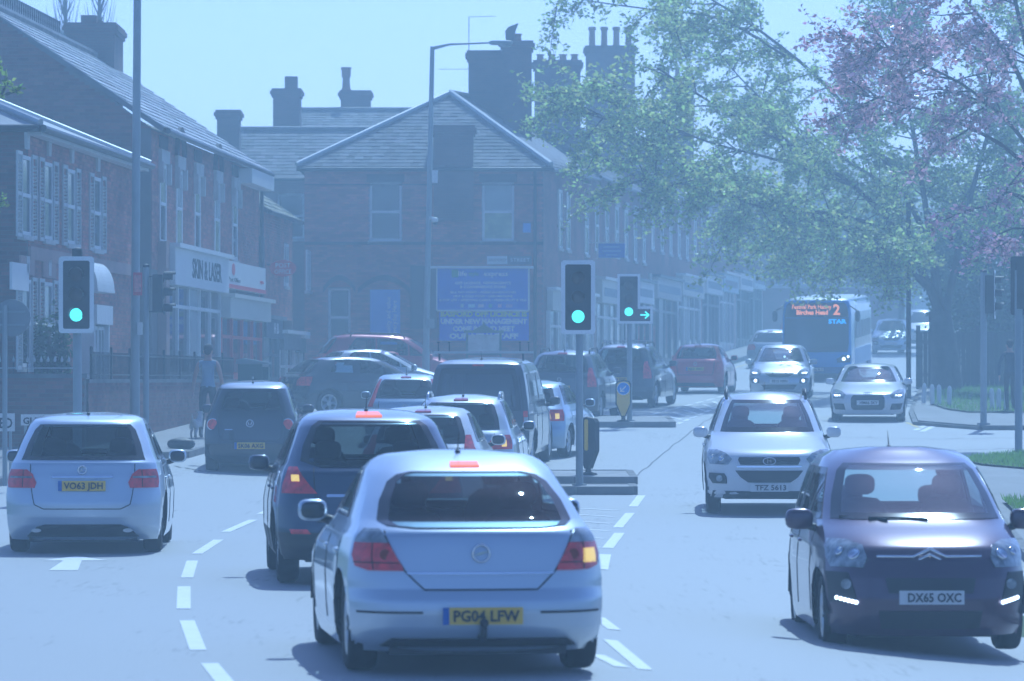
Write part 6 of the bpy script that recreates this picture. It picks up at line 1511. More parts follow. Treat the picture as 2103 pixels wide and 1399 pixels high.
# keep-left bollards
def shield(b, w, h, y0, y1):
    b.prism([(-w / 2, h * .35), (-w / 2, h * .9), (-w * .38, h * .97), (0, h), (w * .38, h * .97), (w / 2, h * .9), (w / 2, h * .35), (w * .12, 0), (-w * .12, 0)], y0, y1)
def bollard(label, px, Y, yaw, front):
    x = WX(px, Y); r = empty('traffic_bollard', (x, Y, G(x, Y) + .12), yaw, label, 'bollard')
    b = MB(); b.lathe([(.16, 0), (.14, .03), (.05, .05), (.045, .12)], 'z', 14); b.build('base', BOARD, r, True, 40)
    b = MB(); shield(b, .36, .86, -.05, .07); s = b.build('shell', BOARD, r); s.location.z = .1
    if front:
        b = MB(); shield(b, .30, .79, -.062, -.051); y = b.build('yellow_face', YELP, r); y.location.z = .135
        b = MB(); b.disc((0, -.068, .76), .135, 'y', .008, 28); d = b.build('blue_disc', SKYBLUE, r)
        b = MB(); b.tube([(.06, -.076, .82), (-.06, -.076, .70)], .016, 6); b.tube([(-.065, -.076, .78), (-.065, -.076, .695), (.02, -.076, .695)], .016, 6); b.build('white_arrow', WHITE_INK, d)
        b = MB(); b.disc((0, -.066, .76), .15, 'y', .004, 28); b.build('disc_rim', BORDER, d)
    else:
        b = MB(); b.box(-.16, -.145, -.052, .072, .45, .9); b.build('yellow_edge', YELP, r)
        b = MB(); b.prism([(x_, z_ + .66) for x_, z_ in rrect(.075, .52, .03)], -.058, -.0505); b.build('yellow_strip', YELP, r)
    return r
bollard('yellow bollard with a blue keep left disc on the far island', 1280, 91.9, 0, True)
bollard('black bollard with one yellow strip behind the central signal pole', 1208, 66.3, R(-38), False)

# white verge bollards
vb = MB(); vb.lathe([(.06, 0), (.06, .42), (.04, .5), (0, .53)], 'z', 12)
vm = vb.mesh('verge_bollard', WHITE, True)
spots = [(1897, 104.6, .12), (1915, 103.6, .1), (1929, 103.2, .1), (1949, 102.0, .08), (2038, 100.2, 0), (2051, 99.8, 0), (2066, 99.2, 0)]
for i, (px, Y, d) in enumerate(spots):
    o = put('verge_bollard', vm); x = WX(px, Y); o.location = (x, Y, G(x, Y) + .12); o.rotation_euler = (random.uniform(-.03, .03), random.uniform(-.04, .04), 0)
    lab = ['farthest and leftmost of the four white verge bollards by the tree', 'second white verge bollard from the left by the tree', 'third white verge bollard from the left by the tree', 'fourth white verge bollard, nearest of those by the tree', 'leftmost of three white bollards beside the walking person', 'middle of three white bollards beside the walking person', 'rightmost of three white bollards beside the walking person'][i]
    tag(o, lab, 'bollard', 'white verge bollards')

# dark timber fence under the trees
FENCE = mat('dark_fence_timber', (.03, .026, .022), .85, var=.3, vscale=3)
fx0, fx1, fY = WX(1886, 122), 19.5, 122.0; r = empty('timber_fence', (fx0, fY, G(fx0, fY) + .05), 0, 'dark close-boarded timber fence behind the tree trunks', 'fence')
pb = MB(); pb.box(-.068, .068, -.012, .012, .05, 1.75); pm_ = pb.mesh('board', FENCE); n = int((fx1 - fx0) / .145)
for k in range(n): o = put('board', pm_, r); o.location = (.07 + k * .145, random.uniform(-.006, .006), random.uniform(-.02, .02)); 
po = MB(); po.box(-.06, .06, .02, .14, 0, 1.95); pom = po.mesh('post', FENCE)
for k in range(5): put('post', pom, r).location = (k * 1.8, 0, 0)
for z in (.4, 1.4): b = MB(); b.box(0, fx1 - fx0, .014, .06, z, z + .08); b.build('rail', FENCE, r)

# low walls and railings of the raised forecourt on the left
w0 = empty('forecourt_wall', (-7.75, 72.4, .5), 0, 'low brick wall facing the camera below the spiked railing at the left', 'wall'); fw = Frame((-11.5, 72.4, 0), (1, 0), w0)
wall(w0, fw, 0, 3.75, .4, 1.95, [], .25, mk=BR_DARK); b = MB(); b.box(0, 3.8, -.29, .04, 1.952, 2.03, fr=fw); b.build('coping', SLATE_TEX, w0)
w1 = empty('retaining_wall', (-7.72, 72.7, .5), 0, 'brick retaining wall running behind the man with the dog', 'wall'); e1 = Vector((-6.35, 93.0, 0)); d1 = e1 - Vector((-7.72, 72.7, 0)); f1 = Frame((-7.72, 72.7, 0), (d1.x, d1.y), w1)
wall(w1, f1, 0, d1.length, .3, 1.86, [], .25, mk=BR_DARK); b = MB(); b.box(0, d1.length, -.28, .03, 1.862, 1.93, fr=f1); b.build('coping', SLATE_TEX, w1)
b = MB(); b.box(-11.6, -7.5, 0, 1, 0, 1); 
fc = MB(); fc.add([(-13, 72.6, 1.55), (-7.9, 72.6, 1.55), (-6.6, 93, 1.55), (-6.3, 97, 1.55), (-13, 118, 1.55)], [(0, 1, 2, 3, 4)]); tag(fc.build('forecourt', PAVE), kind='structure')
IRON = mat('black_iron', (.012, .012, .013), .5); SPEAR = mat('pale_spear_tip', (.42, .44, .45), .5)
def railing(label, P0, P1, h, step, tip, zrail):
    P0, P1 = Vector(P0), Vector(P1); L = (P1 - P0).length; r = empty('railing', P0, math.atan2((P1 - P0).y, (P1 - P0).x), label, 'railing'); sl = (P1.z - P0.z) / L
    br_ = MB(); br_.tube([(0, 0, 0), (0, 0, h)], .009, 5); bm = br_.mesh('bar', IRON)
    tp = MB(); tp.lathe([(.0, -.02), (.022, 0), (.028, .03), (.01, .075), (0, .11)], 'z', 6); tpm = tp.mesh('spear_tip', SPEAR if tip else IRON)
    for k in range(int(L / step) + 1):
        o = put('bar', bm, r); o.location = (k * step, 0, sl * k * step)
        if tip: put('spear_tip', tpm, o).location = (0, 0, h)
    for z in zrail: b = MB(); b.tube([(0, 0, z), (L, 0, z + sl * L)], .014, 6); b.build('rail', SPEAR if tip else IRON, r)
    ps_ = MB(); ps_.box(-.025, .025, -.025, .025, 0, h + .1); pme = ps_.mesh('railing_post', IRON)
    for k in range(int(L / 2.2) + 1): put('railing_post', pme, r).location = (k * 2.2 + .05, 0, sl * k * 2.2)
    return r
railing('railing with pale spear tips on the low wall at the left', (-11.4, 72.3, 2.03), (-7.8, 72.3, 2.03), .22, .125, True, (.1,))
railing('black iron railing along the top of the retaining wall', (-7.7, 73, 1.93), (-6.45, 92.5, 1.93), .5, .14, False, (.08, .45))
# things on the left pavement and forecourt
b = MB(); b.blob((0, 0, .1), .26, .2, .11, 2.4); o = b.build('sandbag', mat('black_sack', (.02, .02, .022), .6, bump=.6, bscale=9), None, True); X, Y = WX(372, 73.2), 73.2; o.location = (X, Y, G(X, Y) + .1); tag(o, 'black sandbag lying on the kerb ahead of the small black car', 'sandbag')
r = empty('utility_cabinet', (WX(521, 86), 86, G(-5.6, 86) + .1), 0, 'dark green street cabinet with a sloping lid behind the small black car', 'cabinet'); hh = WZ(748, 86) - r.location.z
b = MB(); b.box(-.32, .2, -.3, .3, 0, hh); b.box(.201, .33, -.28, .3, 0, hh - .06); b.build('cabinet_body', GREENP, r); b = MB(); b.prism([(-.36, hh + .002), (.36, hh + .002), (.36, hh + .03), (-.2, hh + .13), (-.36, hh + .1)], -.34, .34); b.build('lid', mat('lid_grey_green', (.2, .24, .24), .4), r)
b = MB(); b.box(-.02, .02, -.306, -.301, hh - .32, hh - .27); b.build('lock', CHROME, r)
r = empty('pillar_box', (WX(800, 107), 107, G(-3.3, 107)), 0, 'red pillar post box in front of the maroon people carrier', 'post box'); hh = WZ(722, 107) - r.location.z
b = MB(); b.lathe([(.26, 0), (.26, .12), (.22, .16), (.22, hh - .2)], 'z', 20); b.build('barrel', REDP, r, True, 40); b = MB(); b.lathe([(.26, hh - .2), (.27, hh - .12), (.22, hh - .04), (.08, hh), (0, hh)], 'z', 20); b.build('cap', REDP, r, True, 40); b = MB(); b.box(-.11, .11, -.235, -.215, hh - .36, hh - .31); b.build('letter_slot', BOARD, r)
r = empty('notice_board', (WX(992, 114), 114, G(-.8, 114) + .1), 0, 'green parish notice board with a small pediment before the blue banner', 'notice board'); zb_ = r.location.z
x0, x1 = WX(957, 114) - r.location.x, WX(1030, 114) - r.location.x; zt, zl = WZ(684, 114) - zb_, WZ(724, 114) - zb_
FRM = mat('notice_green', (.05, .1, .08), .5)
for x in (x0, x1 - .06): b = MB(); b.box(x, x + .06, -.03, .05, 0, zt); b.build('post', FRM, r)
b = MB(); b.box(x0 + .061, x1 - .061, -.02, .0, zl, zt - .05); pn_ = b.build('notice_panel', mat('paper_notices', (.5, .54, .52), .6, var=.3, vscale=4), r)
b = MB(); b.box(x0 + .02, x1 - .02, -.05, .04, zl - .07, zl - .002); b.box(x0 - .06, x1 + .06, -.07, .06, zt + .002, zt + .07); b.build('rail', FRM, r)
b = MB(); mx_ = (x0 + x1) / 2; b.prism([(x0 + .2, zt + .072), (x1 - .2, zt + .072), (mx_ + .05, zt + .22), (mx_, zt + .34), (mx_ - .05, zt + .22)], -.04, .03); b.build('pediment', FRM, r)
# two boards with lettering at the left edge
for (xa, xb, ya, yb, tx, Y, lab) in ((-60, 30, 849, 886, 'CLOSED', 63.5, 'white board with bold letters low at the left edge'), (43, 130, 851, 874, 'GLEBE ST', 64.5, 'small white street nameplate half hidden by the silver family car')):
    x0, x1 = WX(xa, Y), WX(xb, Y); z0, z1 = WZ(yb, Y), WZ(ya, Y); r = empty('sign_board', ((x0 + x1) / 2, Y, G(-7.5, Y) + .1), 0, lab, 'sign'); w_ = x1 - x0; bz = r.location.z
    b = MB(); b.box(-w_ / 2, w_ / 2, -.012, .012, z0 - bz, z1 - bz); p_ = b.build('board', WHITE, r); text(tx, (z1 - z0) * .8, INK, p_, (0, -.016, (z0 + z1) / 2 - bz - .02), (1, 0, 0), fit=w_ * .9, bold=.004)
    for sx in (-1, 1): b = MB(); b.box(sx * w_ * .4 - .02, sx * w_ * .4 + .02, .013, .05, 0, z1 - bz); b.build('leg', POLE, r)
# slim dark pole under the tree
r = MB(); r.tube([(0, 0, 0), (0, 0, 5.5)], .07, 10); o = r.build('telegraph_pole', FENCE, None, True, 40); o.location = (WX(1866, 112), 112, G(11, 112)); tag(o, 'slim dark pole standing between the bus and the big tree', 'pole')

# ------------------------------------------------------------------ trees
def leafmat(name, c, tr, rough=.45, tmix=.45):
    m = bpy.data.materials.new(name); m.use_nodes = True; nt = m.node_tree; b = nt.nodes['Principled BSDF']; N = nt.nodes.new; L = nt.links.new
    b.inputs['Roughness'].default_value = rough
    at = N('ShaderNodeAttribute'); at.attribute_name = 'tone'
    mx = N('ShaderNodeMix'); mx.data_type = 'RGBA'; mx.blend_type = 'MULTIPLY'; mx.inputs[0].default_value = 1; mx.inputs[6].default_value = (*c, 1); L(at.outputs['Color'], mx.inputs[7]); L(mx.outputs[2], b.inputs['Base Color'])
    t = N('ShaderNodeBsdfTranslucent'); m2 = N('ShaderNodeMix'); m2.data_type = 'RGBA'; m2.blend_type = 'MULTIPLY'; m2.inputs[0].default_value = 1; m2.inputs[6].default_value = (*tr, 1); L(at.outputs['Color'], m2.inputs[7]); L(m2.outputs[2], t.inputs['Color'])
    ms = N('ShaderNodeMixShader'); ms.inputs[0].default_value = tmix; L(b.outputs[0], ms.inputs[1]); L(t.outputs[0], ms.inputs[2]); L(ms.outputs[0], nt.nodes['Material Output'].inputs['Surface'])
    MATS[name] = m
    return m
BARK = mat('bark', (.06, .05, .045), .9, var=.35, vscale=4, bump=.7, bscale=14)
LEAF_G = leafmat('spring_leaf', (.27, .33, .1), (.55, .66, .2), .4, .5); LEAF_D = leafmat('dark_leaf', (.04, .075, .025), (.06, .1, .03)); LEAF_R = leafmat('copper_leaf', (.4, .28, .3), (.62, .36, .38), .3, .35); LEAF_L = leafmat('lime_leaf', (.2, .3, .06), (.4, .5, .1))
def leaves_mesh(C, size, spread, m, lo=.6, hi=1.4, hue=.12, per=1):
    """leaf faces: centres C (n,3); each a bent pair of triangles"""
    n = len(C); C = C + rng.normal(0, spread, (n, 3)); s = size * rng.uniform(.6, 1.35, (n, 1))
    a = rng.normal(0, 1, (n, 3)); a[:, 2] *= .6; a /= np.linalg.norm(a, axis=1, keepdims=True)
    b = rng.normal(0, 1, (n, 3)); b -= a * np.sum(a * b, 1, keepdims=True); b /= np.linalg.norm(b, axis=1, keepdims=True); nn = np.cross(a, b)
    V = np.stack([C - a * s, C + b * s * .55 + nn * s * .18, C + a * s * 1.0, C - b * s * .55 + nn * s * .18], 1).reshape(-1, 3)
    idx = np.arange(n)[:, None] * 4; F = np.concatenate([idx + [0, 1, 2], idx + [0, 2, 3]], 1).reshape(-1, 3)
    me = bpy.data.meshes.new('foliage'); me.vertices.add(len(V)); me.vertices.foreach_set('co', V.ravel().astype(np.float32))
    me.loops.add(F.size); me.loops.foreach_set('vertex_index', F.ravel().astype(np.int32)); me.polygons.add(len(F)); me.polygons.foreach_set('loop_start', np.arange(0, F.size, 3, dtype=np.int32)); me.polygons.foreach_set('loop_total', np.full(len(F), 3, dtype=np.int32))
    me.update(); me.materials.append(m); t = tones(n, 4, lo, hi, hue); at = me.color_attributes.new('tone', 'FLOAT_COLOR', 'POINT'); at.data.foreach_set('color', t.astype(np.float32).ravel())
    me.validate(); return me
def smooth_path(P, k=4):
    P = [Vector(p) for p in P]; out = []
    for i in range(len(P) - 1):
        p0, p1, p2, p3 = P[max(i - 1, 0)], P[i], P[i + 1], P[min(i + 2, len(P) - 1)]
        for j in range(k):
            t = j / k; out.append(.5 * ((2 * p1) + (p2 - p0) * t + (2 * p0 - 5 * p1 + 4 * p2 - p3) * t * t + (3 * p1 - p0 - 3 * p2 + p3) * t ** 3))
    return out + [P[-1]]
def tree(name, label, trunk, tr_r, limbs, leafm, seed, branch=(14, 1.1, 2.1), twig=(7, .4, .9), leaf=(10, .07, .1), droop=.25, start=.3, cat='tree', dark=None, group=None, tone_=(.45, 1.7)):
    rd = random.Random(seed); base = Vector(trunk[0]); root = empty(name, base, 0, label, cat, group)
    tp = smooth_path(trunk); b = MB(); b.tube([p - base for p in tp], [tr_r * (1 - .35 * i / (len(tp) - 1)) * (1.25 if i == 0 else 1) for i in range(len(tp))], 12); b.build('trunk', BARK, root, True)
    tw = MB(); segs = []
    for lm in limbs:
        path, r0, r1 = lm[:3]; dens = lm[3] if len(lm) > 3 else 1.
        p = smooth_path(path); n = len(p); lb = MB(); lb.tube([q - base for q in p], [(r0 + (r1 - r0) * (i / (n - 1)) ** .55) * .8 for i in range(n)], 8); lb.build('limb', BARK, root, True)
        L = sum((p[i + 1] - p[i]).length for i in range(n - 1))
        for k in range(max(3, int(branch[0] * L / 8 * dens))):
            t = start + (1 - start) * rd.random() ** .8; i = min(n - 2, int(t * (n - 1))); q = p[i].lerp(p[i + 1], rd.random()); d = (p[i + 1] - p[i]).normalized()
            s = Vector((rd.gauss(0, 1), rd.gauss(0, 1), rd.gauss(0, .7))); s = (s - d * s.dot(d)).normalized(); v = (d * .75 + s * .85 + Vector((0, 0, -droop * rd.random()))).normalized()
            bl = rd.uniform(branch[1], branch[2]) * (1 - .35 * t); e = [q]; m = 4
            for j in range(m): v = (v + Vector((rd.gauss(0, .16), rd.gauss(0, .16), rd.gauss(0, .12) - droop * .12))).normalized(); e.append(e[-1] + v * bl / m)
            tw.tube([x - base for x in e], [.022 * (1 - .7 * j / m) + .004 for j in range(m + 1)], 5, 0, False)
            for g in range(twig[0]):
                j = rd.randint(1, m); o = e[j]; w = (v + Vector((rd.gauss(0, .7), rd.gauss(0, .7), rd.gauss(0, .55) - droop * .3))).normalized(); tl = rd.uniform(twig[1], twig[2]); e2 = o + w * tl * .5; e3 = e2 + (w + Vector((rd.gauss(0, .3), rd.gauss(0, .3), rd.gauss(0, .2) - droop * .3))).normalized() * tl * .5
                tw.tube([o - base, e2 - base, e3 - base], [.007, .005, .003], 3, 0, False)
                segs.append((*(o - base), *(e2 - base), *(e3 - base)))
    tag(tw.build('twigs', BARK, root), kind='stuff')
    S = np.array(segs); S = np.repeat(S, leaf[0], axis=0); u = rng.uniform(.1, 1., (len(S), 1))
    C = np.where(u < .5, S[:, 0:3] + (S[:, 3:6] - S[:, 0:3]) * u * 2, S[:, 3:6] + (S[:, 6:9] - S[:, 3:6]) * (u * 2 - 1)); me = leaves_mesh(C, leaf[1], leaf[2], leafm, *tone_)
    tag(put('foliage', me, root), kind='stuff')
    return root
def WW(l): return [W(*q) for q in l]
tY = 117.
tree('spreading_tree', 'large spreading tree in fresh green leaf over the road on the right', WW([(1945, 812, tY), (1942, 760, tY), (1936, 700, tY), (1930, 640, tY)]), .5, [
    (WW([(1930, 650, 117), (1895, 560, 116), (1840, 470, 115), (1750, 380, 113), (1640, 310, 111), (1500, 235, 108), (1350, 140, 105)]), .2, .03, .5),
    (WW([(1928, 645, 117), (1905, 500, 117), (1830, 350, 116), (1710, 190, 115), (1570, 70, 113), (1430, -20, 111)]), .2, .03, .55),
    (WW([(1905, 590, 116), (1800, 500, 113), (1650, 440, 110), (1500, 400, 107), (1350, 300, 104), (1200, 220, 102)]), .14, .02, .36),
    (WW([(1850, 480, 115), (1720, 440, 111), (1580, 430, 108), (1440, 385, 105), (1310, 370, 103)]), .1, .02, .4),
    (WW([(1940, 650, 117), (1968, 520, 117), (2000, 380, 117), (2050, 200, 117), (2090, 40, 117)]), .2, .04),
    (WW([(1930, 630, 117), (1905, 450, 118), (1880, 300, 119), (1850, 120, 120), (1820, -60, 121)]), .2, .04),
    (WW([(1620, 120, 114), (1480, 40, 112), (1340, 20, 110), (1230, 5, 109), (1150, -10, 108)]), .06, .015, .25),
    (WW([(1750, 380, 113), (1600, 330, 110), (1450, 290, 107), (1310, 230, 104), (1190, 190, 102)]), .08, .015, .33),
    (WW([(1870, 500, 116), (1790, 500, 119), (1700, 490, 122), (1600, 460, 125), (1520, 430, 126)]), .09, .02),
    (WW([(1850, 400, 117), (1740, 330, 121), (1620, 250, 124), (1520, 160, 126), (1440, 60, 127)]), .1, .02, .6),
    (WW([(1920, 560, 117), (1880, 530, 114), (1830, 515, 112), (1780, 500, 110)]), .06, .015, .6),
    (WW([(1970, 500, 117), (2020, 460, 114), (2080, 440, 112), (2140, 430, 110)]), .08, .02)],
    LEAF_G, 11, (36, 1.2, 2.7), (11, .4, 1.0), (18, .075, .085), .38, tone_=(.35, 1.8))
tree('copper_leaved_tree', 'copper-leaved tree with pinkish red foliage at the top right', WW([(2230, 900, 84), (2215, 650, 84), (2190, 480, 84), (2160, 330, 84)]), .3, [
    (WW([(2190, 480, 84), (2110, 300, 83), (2000, 190, 82), (1890, 130, 81), (1800, 90, 80)]), .1, .015),
    (WW([(2170, 400, 84), (2060, 300, 84), (1940, 240, 84), (1850, 215, 84), (1770, 195, 84)]), .09, .015, .8),
    (WW([(2180, 440, 84), (2090, 400, 83), (2060, 400, 82), (2040, 440, 82)]), .06, .012, .45),
    (WW([(2160, 330, 84), (2090, 150, 84), (2000, 20, 85), (1900, -80, 85)]), .12, .02),
    (WW([(2160, 330, 84), (2120, 150, 85), (2080, -20, 85), (2060, -120, 86)]), .12, .03),
    (WW([(2180, 500, 84), (2120, 480, 82), (2105, 470, 81), (2090, 500, 80)]), .05, .012, .4)],
    LEAF_R, 23, (26, .9, 1.9), (11, .35, .8), (14, .062, .06), .3, tone_=(.3, 2.4))  # wide tone range paints pinkish highlights onto single leaves
# leaf sprays entering from the left
tree('roadside_tree', 'young lime-green leaf sprays reaching in at the left edge', WW([(-330, 1000, 60), (-330, 700, 60), (-320, 400, 60), (-310, 200, 60)]), .16, [
    (WW([(-315, 330, 60), (-200, 200, 60), (-90, 150, 60), (-10, 125, 60)]), .05, .006), (WW([(-315, 380, 60), (-180, 260, 60), (-70, 215, 60), (22, 192, 60)]), .05, .006), (WW([(-320, 500, 60), (-200, 470, 60), (-80, 445, 60), (6, 425, 60)]), .05, .006)],
    LEAF_L, 5, (9, .15, .3), (4, .08, .18), (8, .05, .035), .2, .6)
# bare poplars on the skyline and trees beyond the fence
for (px, sd_, lab) in ((133, 31, 'left of the two bare poplars above the ridge of the gabled roof'), (203, 32, 'right of the two bare poplars above the ridge of the gabled roof')):
    rd = random.Random(sd_); Y = 130.; b0_ = Vector((WX(px, Y), Y, 1.5)); root = empty('bare_poplar', b0_, 0, lab, 'tree', 'bare poplars'); b = MB(); b.tube([(0, 0, 0), (.05, 0, 8), (0, 0, 15.3)], [.22, .12, .02], 8); b.build('trunk', BARK, root, True); tw = MB()
    for k in range(150):
        z = rd.uniform(7, 14.5); a = rd.uniform(0, 6.28); l = rd.uniform(.8, 2.2) * (1 - (z - 7) / 13); tw.tube([(0, 0, z), (math.cos(a) * l * .28, math.sin(a) * l * .28, z + l * .6), (math.cos(a) * l * .4, math.sin(a) * l * .4, z + l * 1.3)], [.02, .012, .005], 4, 0, False)
    tag(tw.build('twigs', BARK, root), kind='stuff')
def clump(name, label, px, Y, zc, rx, ry, rz, n, leafm, seed, lsize=.1, cat='tree'):
    rd = np.random.default_rng(seed); x = WX(px, Y); base = Vector((x, Y, G(x, Y))); root = empty(name, base, 0, label, cat)
    b = MB(); h = zc - base.z; b.tube([(0, 0, 0), (.05, 0, h * .6), (0, 0, h + rz * .5)], [.16, .12, .03], 8)
    for k in range(7):
        a = k * .9; b.tube([(0, 0, h * .5), (math.cos(a) * rx * .6, math.sin(a) * ry * .6, h + rz * .25 * math.sin(k))], [.06, .015], 6)
    b.build('trunk', BARK, root, True)
    nc = 46; cc = rd.normal(0, 1, (nc, 3)); cc /= np.linalg.norm(cc, axis=1, keepdims=True); cc *= rd.uniform(.35, 1., (nc, 1)) ** .5; cc *= [rx, ry, rz]; cc[:, 2] += h
    C = cc[rd.integers(0, nc, n)] + rd.normal(0, 1, (n, 3)) * np.array([rx, ry, rz]) * .17
    tag(put('foliage', leaves_mesh(C, lsize, .05, leafm, .5, 1.5), root), kind='stuff'); return root
clump('evergreen_tree', 'dark evergreen bush filling the right edge behind the fence', 2075, 126, 5.6, 2.2, 1.6, 3.4, 11000, LEAF_D, 41)
clump('evergreen_tree', 'dark evergreen growing behind the fence between trunk and signal', 1992, 130, 5.2, 1.4, 1.2, 2.6, 5000, LEAF_D, 42)
clump('garden_tree', 'round green tree behind the bus roof below the big canopy', 1850, 176, 8.6, 3.4, 2.4, 2.6, 7000, LEAF_G, 43, .14)
clump('garden_tree', 'pale green tree in the gap above the hillside houses', 1600, 225, 12.0, 4.2, 3., 2.6, 7000, LEAF_G, 44, .16)
clump('climbing_shrub', 'green shrub growing against the villa behind the spear railing', 100, 73.6, 2.45, .32, .25, .75, 1500, LEAF_D, 45, .06, 'shrub')

# ------------------------------------------------------------------ people and dog
SKIN = mat('skin', (.42, .24, .17), .55); HAIR = mat('dark_hair', (.03, .022, .018), .7, bump=.5, bscale=60)
def skinned(name, nodes, edges, root_i, mats, pick, parent, sub=2):
    """one continuous body grown round a skeleton; nodes = (x,y,z,rx,ry)"""
    me = bpy.data.meshes.new(name); me.from_pydata([n[:3] for n in nodes], edges, []); o = bpy.data.objects.new(name, me); col.objects.link(o)
    sk = o.modifiers.new('skin', 'SKIN'); sv = me.skin_vertices[0].data if me.skin_vertices else None
    if sv is None:
        bpy.context.view_layer.objects.active = o; me.attributes.new  # layer is created with the modifier
    for i, n in enumerate(nodes):
        me.skin_vertices[0].data[i].radius = (n[3], n[4]); me.skin_vertices[0].data[i].use_root = (i == root_i)
    sk.use_smooth_shade = True; sk.branch_smoothing = .3; sb = o.modifiers.new('subsurf', 'SUBSURF'); sb.levels = sub; sb.render_levels = sub
    dg = bpy.context.evaluated_depsgraph_get(); m2 = bpy.data.meshes.new_from_object(o.evaluated_get(dg)); bpy.data.objects.remove(o); bpy.data.meshes.remove(me)
    m2.name = name; m2.materials.clear()
    for m in mats: m2.materials.append(m)
    for p in m2.polygons: p.material_index = pick(p.center); p.use_smooth = True
    q = put(name, m2, parent); return q
def person(label, loc, rz, top_m, trouser_m, shoe_m, sleeveless=True, walk=1.):
    root = empty('person', loc, rz, label, 'person'); N = []; E = []
    def add(x, y, z, rx, ry=None, par=None):
        N.append((x, y, z, rx, ry or rx)); i = len(N) - 1
        if par is not None: E.append((par, i))
        return i
    pel = add(0, 0, .98, .135, .1); wa = add(0, .01, 1.12, .125, .09, pel); ch = add(0, .015, 1.3, .155, .1, wa); up_ = add(0, 0, 1.42, .12, .08, ch); nk = add(0, .01, 1.51, .055, .055, up_); h0 = add(0, .025, 1.58, .07, .08, nk); h1 = add(0, .03, 1.67, .082, .1, h0); add(0, .02, 1.75, .05, .06, h1)
    add(0, .135, 1.625, .012, .012, h0)
    for s in (-1, 1):
        sh = add(s * .17, 0, 1.42, .062, .06, up_); el = add(s * .255, -.04 * walk * s, 1.15, .043, .043, sh); wr = add(s * .275, (.1 * s * walk) + .03, .91, .028, .03, el); pm = add(s * .277, (.115 * s * walk) + .04, .84, .018, .036, wr)
        for k in range(4): y = (.115 * s * walk) + .01 + .021 * k; f1_ = add(s * .275, y, .79 - (.004 if k in (0, 3) else 0), .0095, None, pm); add(s * .268, y + .004, .745 + (.016 if k in (0, 3) else 0), .008, None, f1_)
        t1 = add(s * .262, (.115 * s * walk) + .085, .82, .011, None, pm); add(s * .255, (.115 * s * walk) + .1, .785, .009, None, t1)
        hp = add(s * .095, 0, .93, .092, .092, pel); kn = add(s * .1, .1 * s * walk + .03, .5, .06, .06, hp); an = add(s * .105, .16 * s * walk - .06, .1, .04, .042, kn); he = add(s * .105, .16 * s * walk - .07, .045, .038, .04, an); add(s * .115, .16 * s * walk + .1, .035, .035, .03, he)
    def pick(c):
        if c.z < .1: return 3
        if c.z < .97 and abs(c.x) < .235: return 2
        if c.z > 1.47: return 0
        if abs(c.x) > (.165 if sleeveless else .4): return 0 if (sleeveless or c.z < .92) else 1
        return 1
    if not sleeveless:
        pick0 = pick
        def pick(c): return (0 if c.z < .89 else 1) if (abs(c.x) > .235 and c.z < 1.47) else pick0(c)
    bd = skinned('body', N, E, 0, [SKIN, top_m, trouser_m, shoe_m], pick, root)
    hb_ = MB(); hb_.blob((0, .012, 1.70), .084, .103, .085, 2.2, 16, 10); hb_.blob((0, -.045, 1.65), .07, .05, .08, 2.2, 12, 8); hr = hb_.build('hair', HAIR, root, True)
    eb = MB()
    for s in (-1, 1): eb.blob((s * .082, .02, 1.63), .012, .022, .032, 2.2, 8, 6)
    eb.build('ears', SKIN, root, True)
    ey = MB()
    for s in (-1, 1): ey.blob((s * .032, .112, 1.665), .012, .008, .007, 2., 8, 5)
    ey.build('eyes', BLACK, root, True)
    return root
TOPM = mat('grey_blue_vest', (.25, .33, .45), .8, var=.12, vscale=5); TRO = mat('dark_trousers', (.02, .021, .026), .85, var=.15, vscale=6); SHOE = mat('dark_shoes', (.015, .015, .016), .6); JKT = mat('navy_jacket', (.02, .028, .05), .8, var=.15, vscale=5)
mx, my = WX(427, 79), 79.; man = person('man in a sleeveless grey vest walking away with a small dog', (mx, my, G(mx, my) + .115), R(-3), TOPM, TRO, SHOE); man.scale = (1.04, 1.04, 1.04)
px_, py_ = WX(2074, 99), 99.; wl2 = person('person in dark jacket and trousers walking away behind the grey post', (px_, py_, G(px_, py_) + .1), R(4), JKT, TRO, SHOE, False)
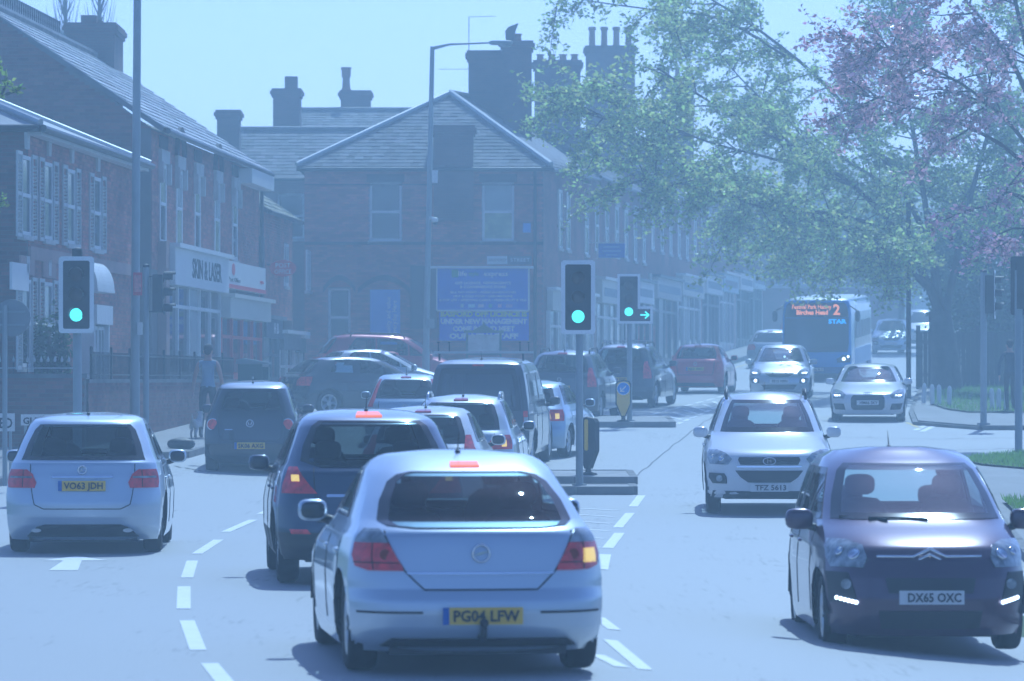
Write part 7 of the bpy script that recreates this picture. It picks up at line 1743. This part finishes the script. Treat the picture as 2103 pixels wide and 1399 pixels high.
# small white dog
DOG = mat('white_dog_coat', (.55, .53, .5), .85, var=.2, vscale=8)
N = []; E = []
def add(x, y, z, r_, par=None):
    N.append((x, y, z, r_, r_)); i = len(N) - 1
    if par is not None: E.append((par, i))
    return i
p0 = add(0, 0, .3, .085); p1 = add(0, .16, .31, .1, p0); nk = add(0, .25, .39, .06, p1); hd = add(0, .3, .46, .065, nk); mz = add(0, .39, .445, .035, hd); 
for s in (-1, 1): ea = add(s * .045, .28, .52, .02, hd); add(s * .075, .28, .49, .014, ea)
p2 = add(0, -.16, .3, .085, p0); t_ = add(0, -.26, .37, .022, p2); add(0, -.3, .47, .012, t_)
for s in (-1, 1):
    a = add(s * .06, .17, .23, .04, p1); b_ = add(s * .06, .15 + .03 * s, .12, .022, a); c_ = add(s * .06, .16 + .05 * s, .03, .02, b_); add(s * .06, .2 + .05 * s, .02, .018, c_)
    a = add(s * .06, -.15, .22, .05, p2); k_ = add(s * .06, -.11 - .03 * s, .17, .03, a); h_ = add(s * .06, -.2 - .04 * s, .1, .02, k_); f_ = add(s * .06, -.18 - .04 * s, .025, .02, h_); add(s * .06, -.14 - .04 * s, .02, .018, f_)
dx_, dy_ = WX(403, 78.4), 78.4; dog = empty('dog', (dx_, dy_, G(dx_, dy_) + .115), R(-12), 'small white dog at the left foot of the man in the vest', 'dog')
skinned('body', N, E, 0, [DOG], lambda c: 0, dog)

# ------------------------------------------------------------------ haze volume added for the even blue wash over the view
hb = MB(); hb.box(-2600, 2600, -700, 3100, -1.2, 17.2)
hz = hb.build('haze', [])
hm = bpy.data.materials.new('haze_wash'); hm.use_nodes = True; nt = hm.node_tree; nt.nodes.clear()
ho = nt.nodes.new('ShaderNodeOutputMaterial'); pv = nt.nodes.new('ShaderNodeVolumePrincipled')
pv.inputs['Color'].default_value = (.645, .815, .95, 1); pv.inputs['Density'].default_value = .0037; pv.inputs['Anisotropy'].default_value = .42
nt.links.new(pv.outputs[0], ho.inputs['Volume']); hz.data.materials.append(hm)
hz['kind'] = 'stuff'; hz['label'] = 'pale blue haze volume added for an even blue wash'
hz.display_type = 'WIRE'
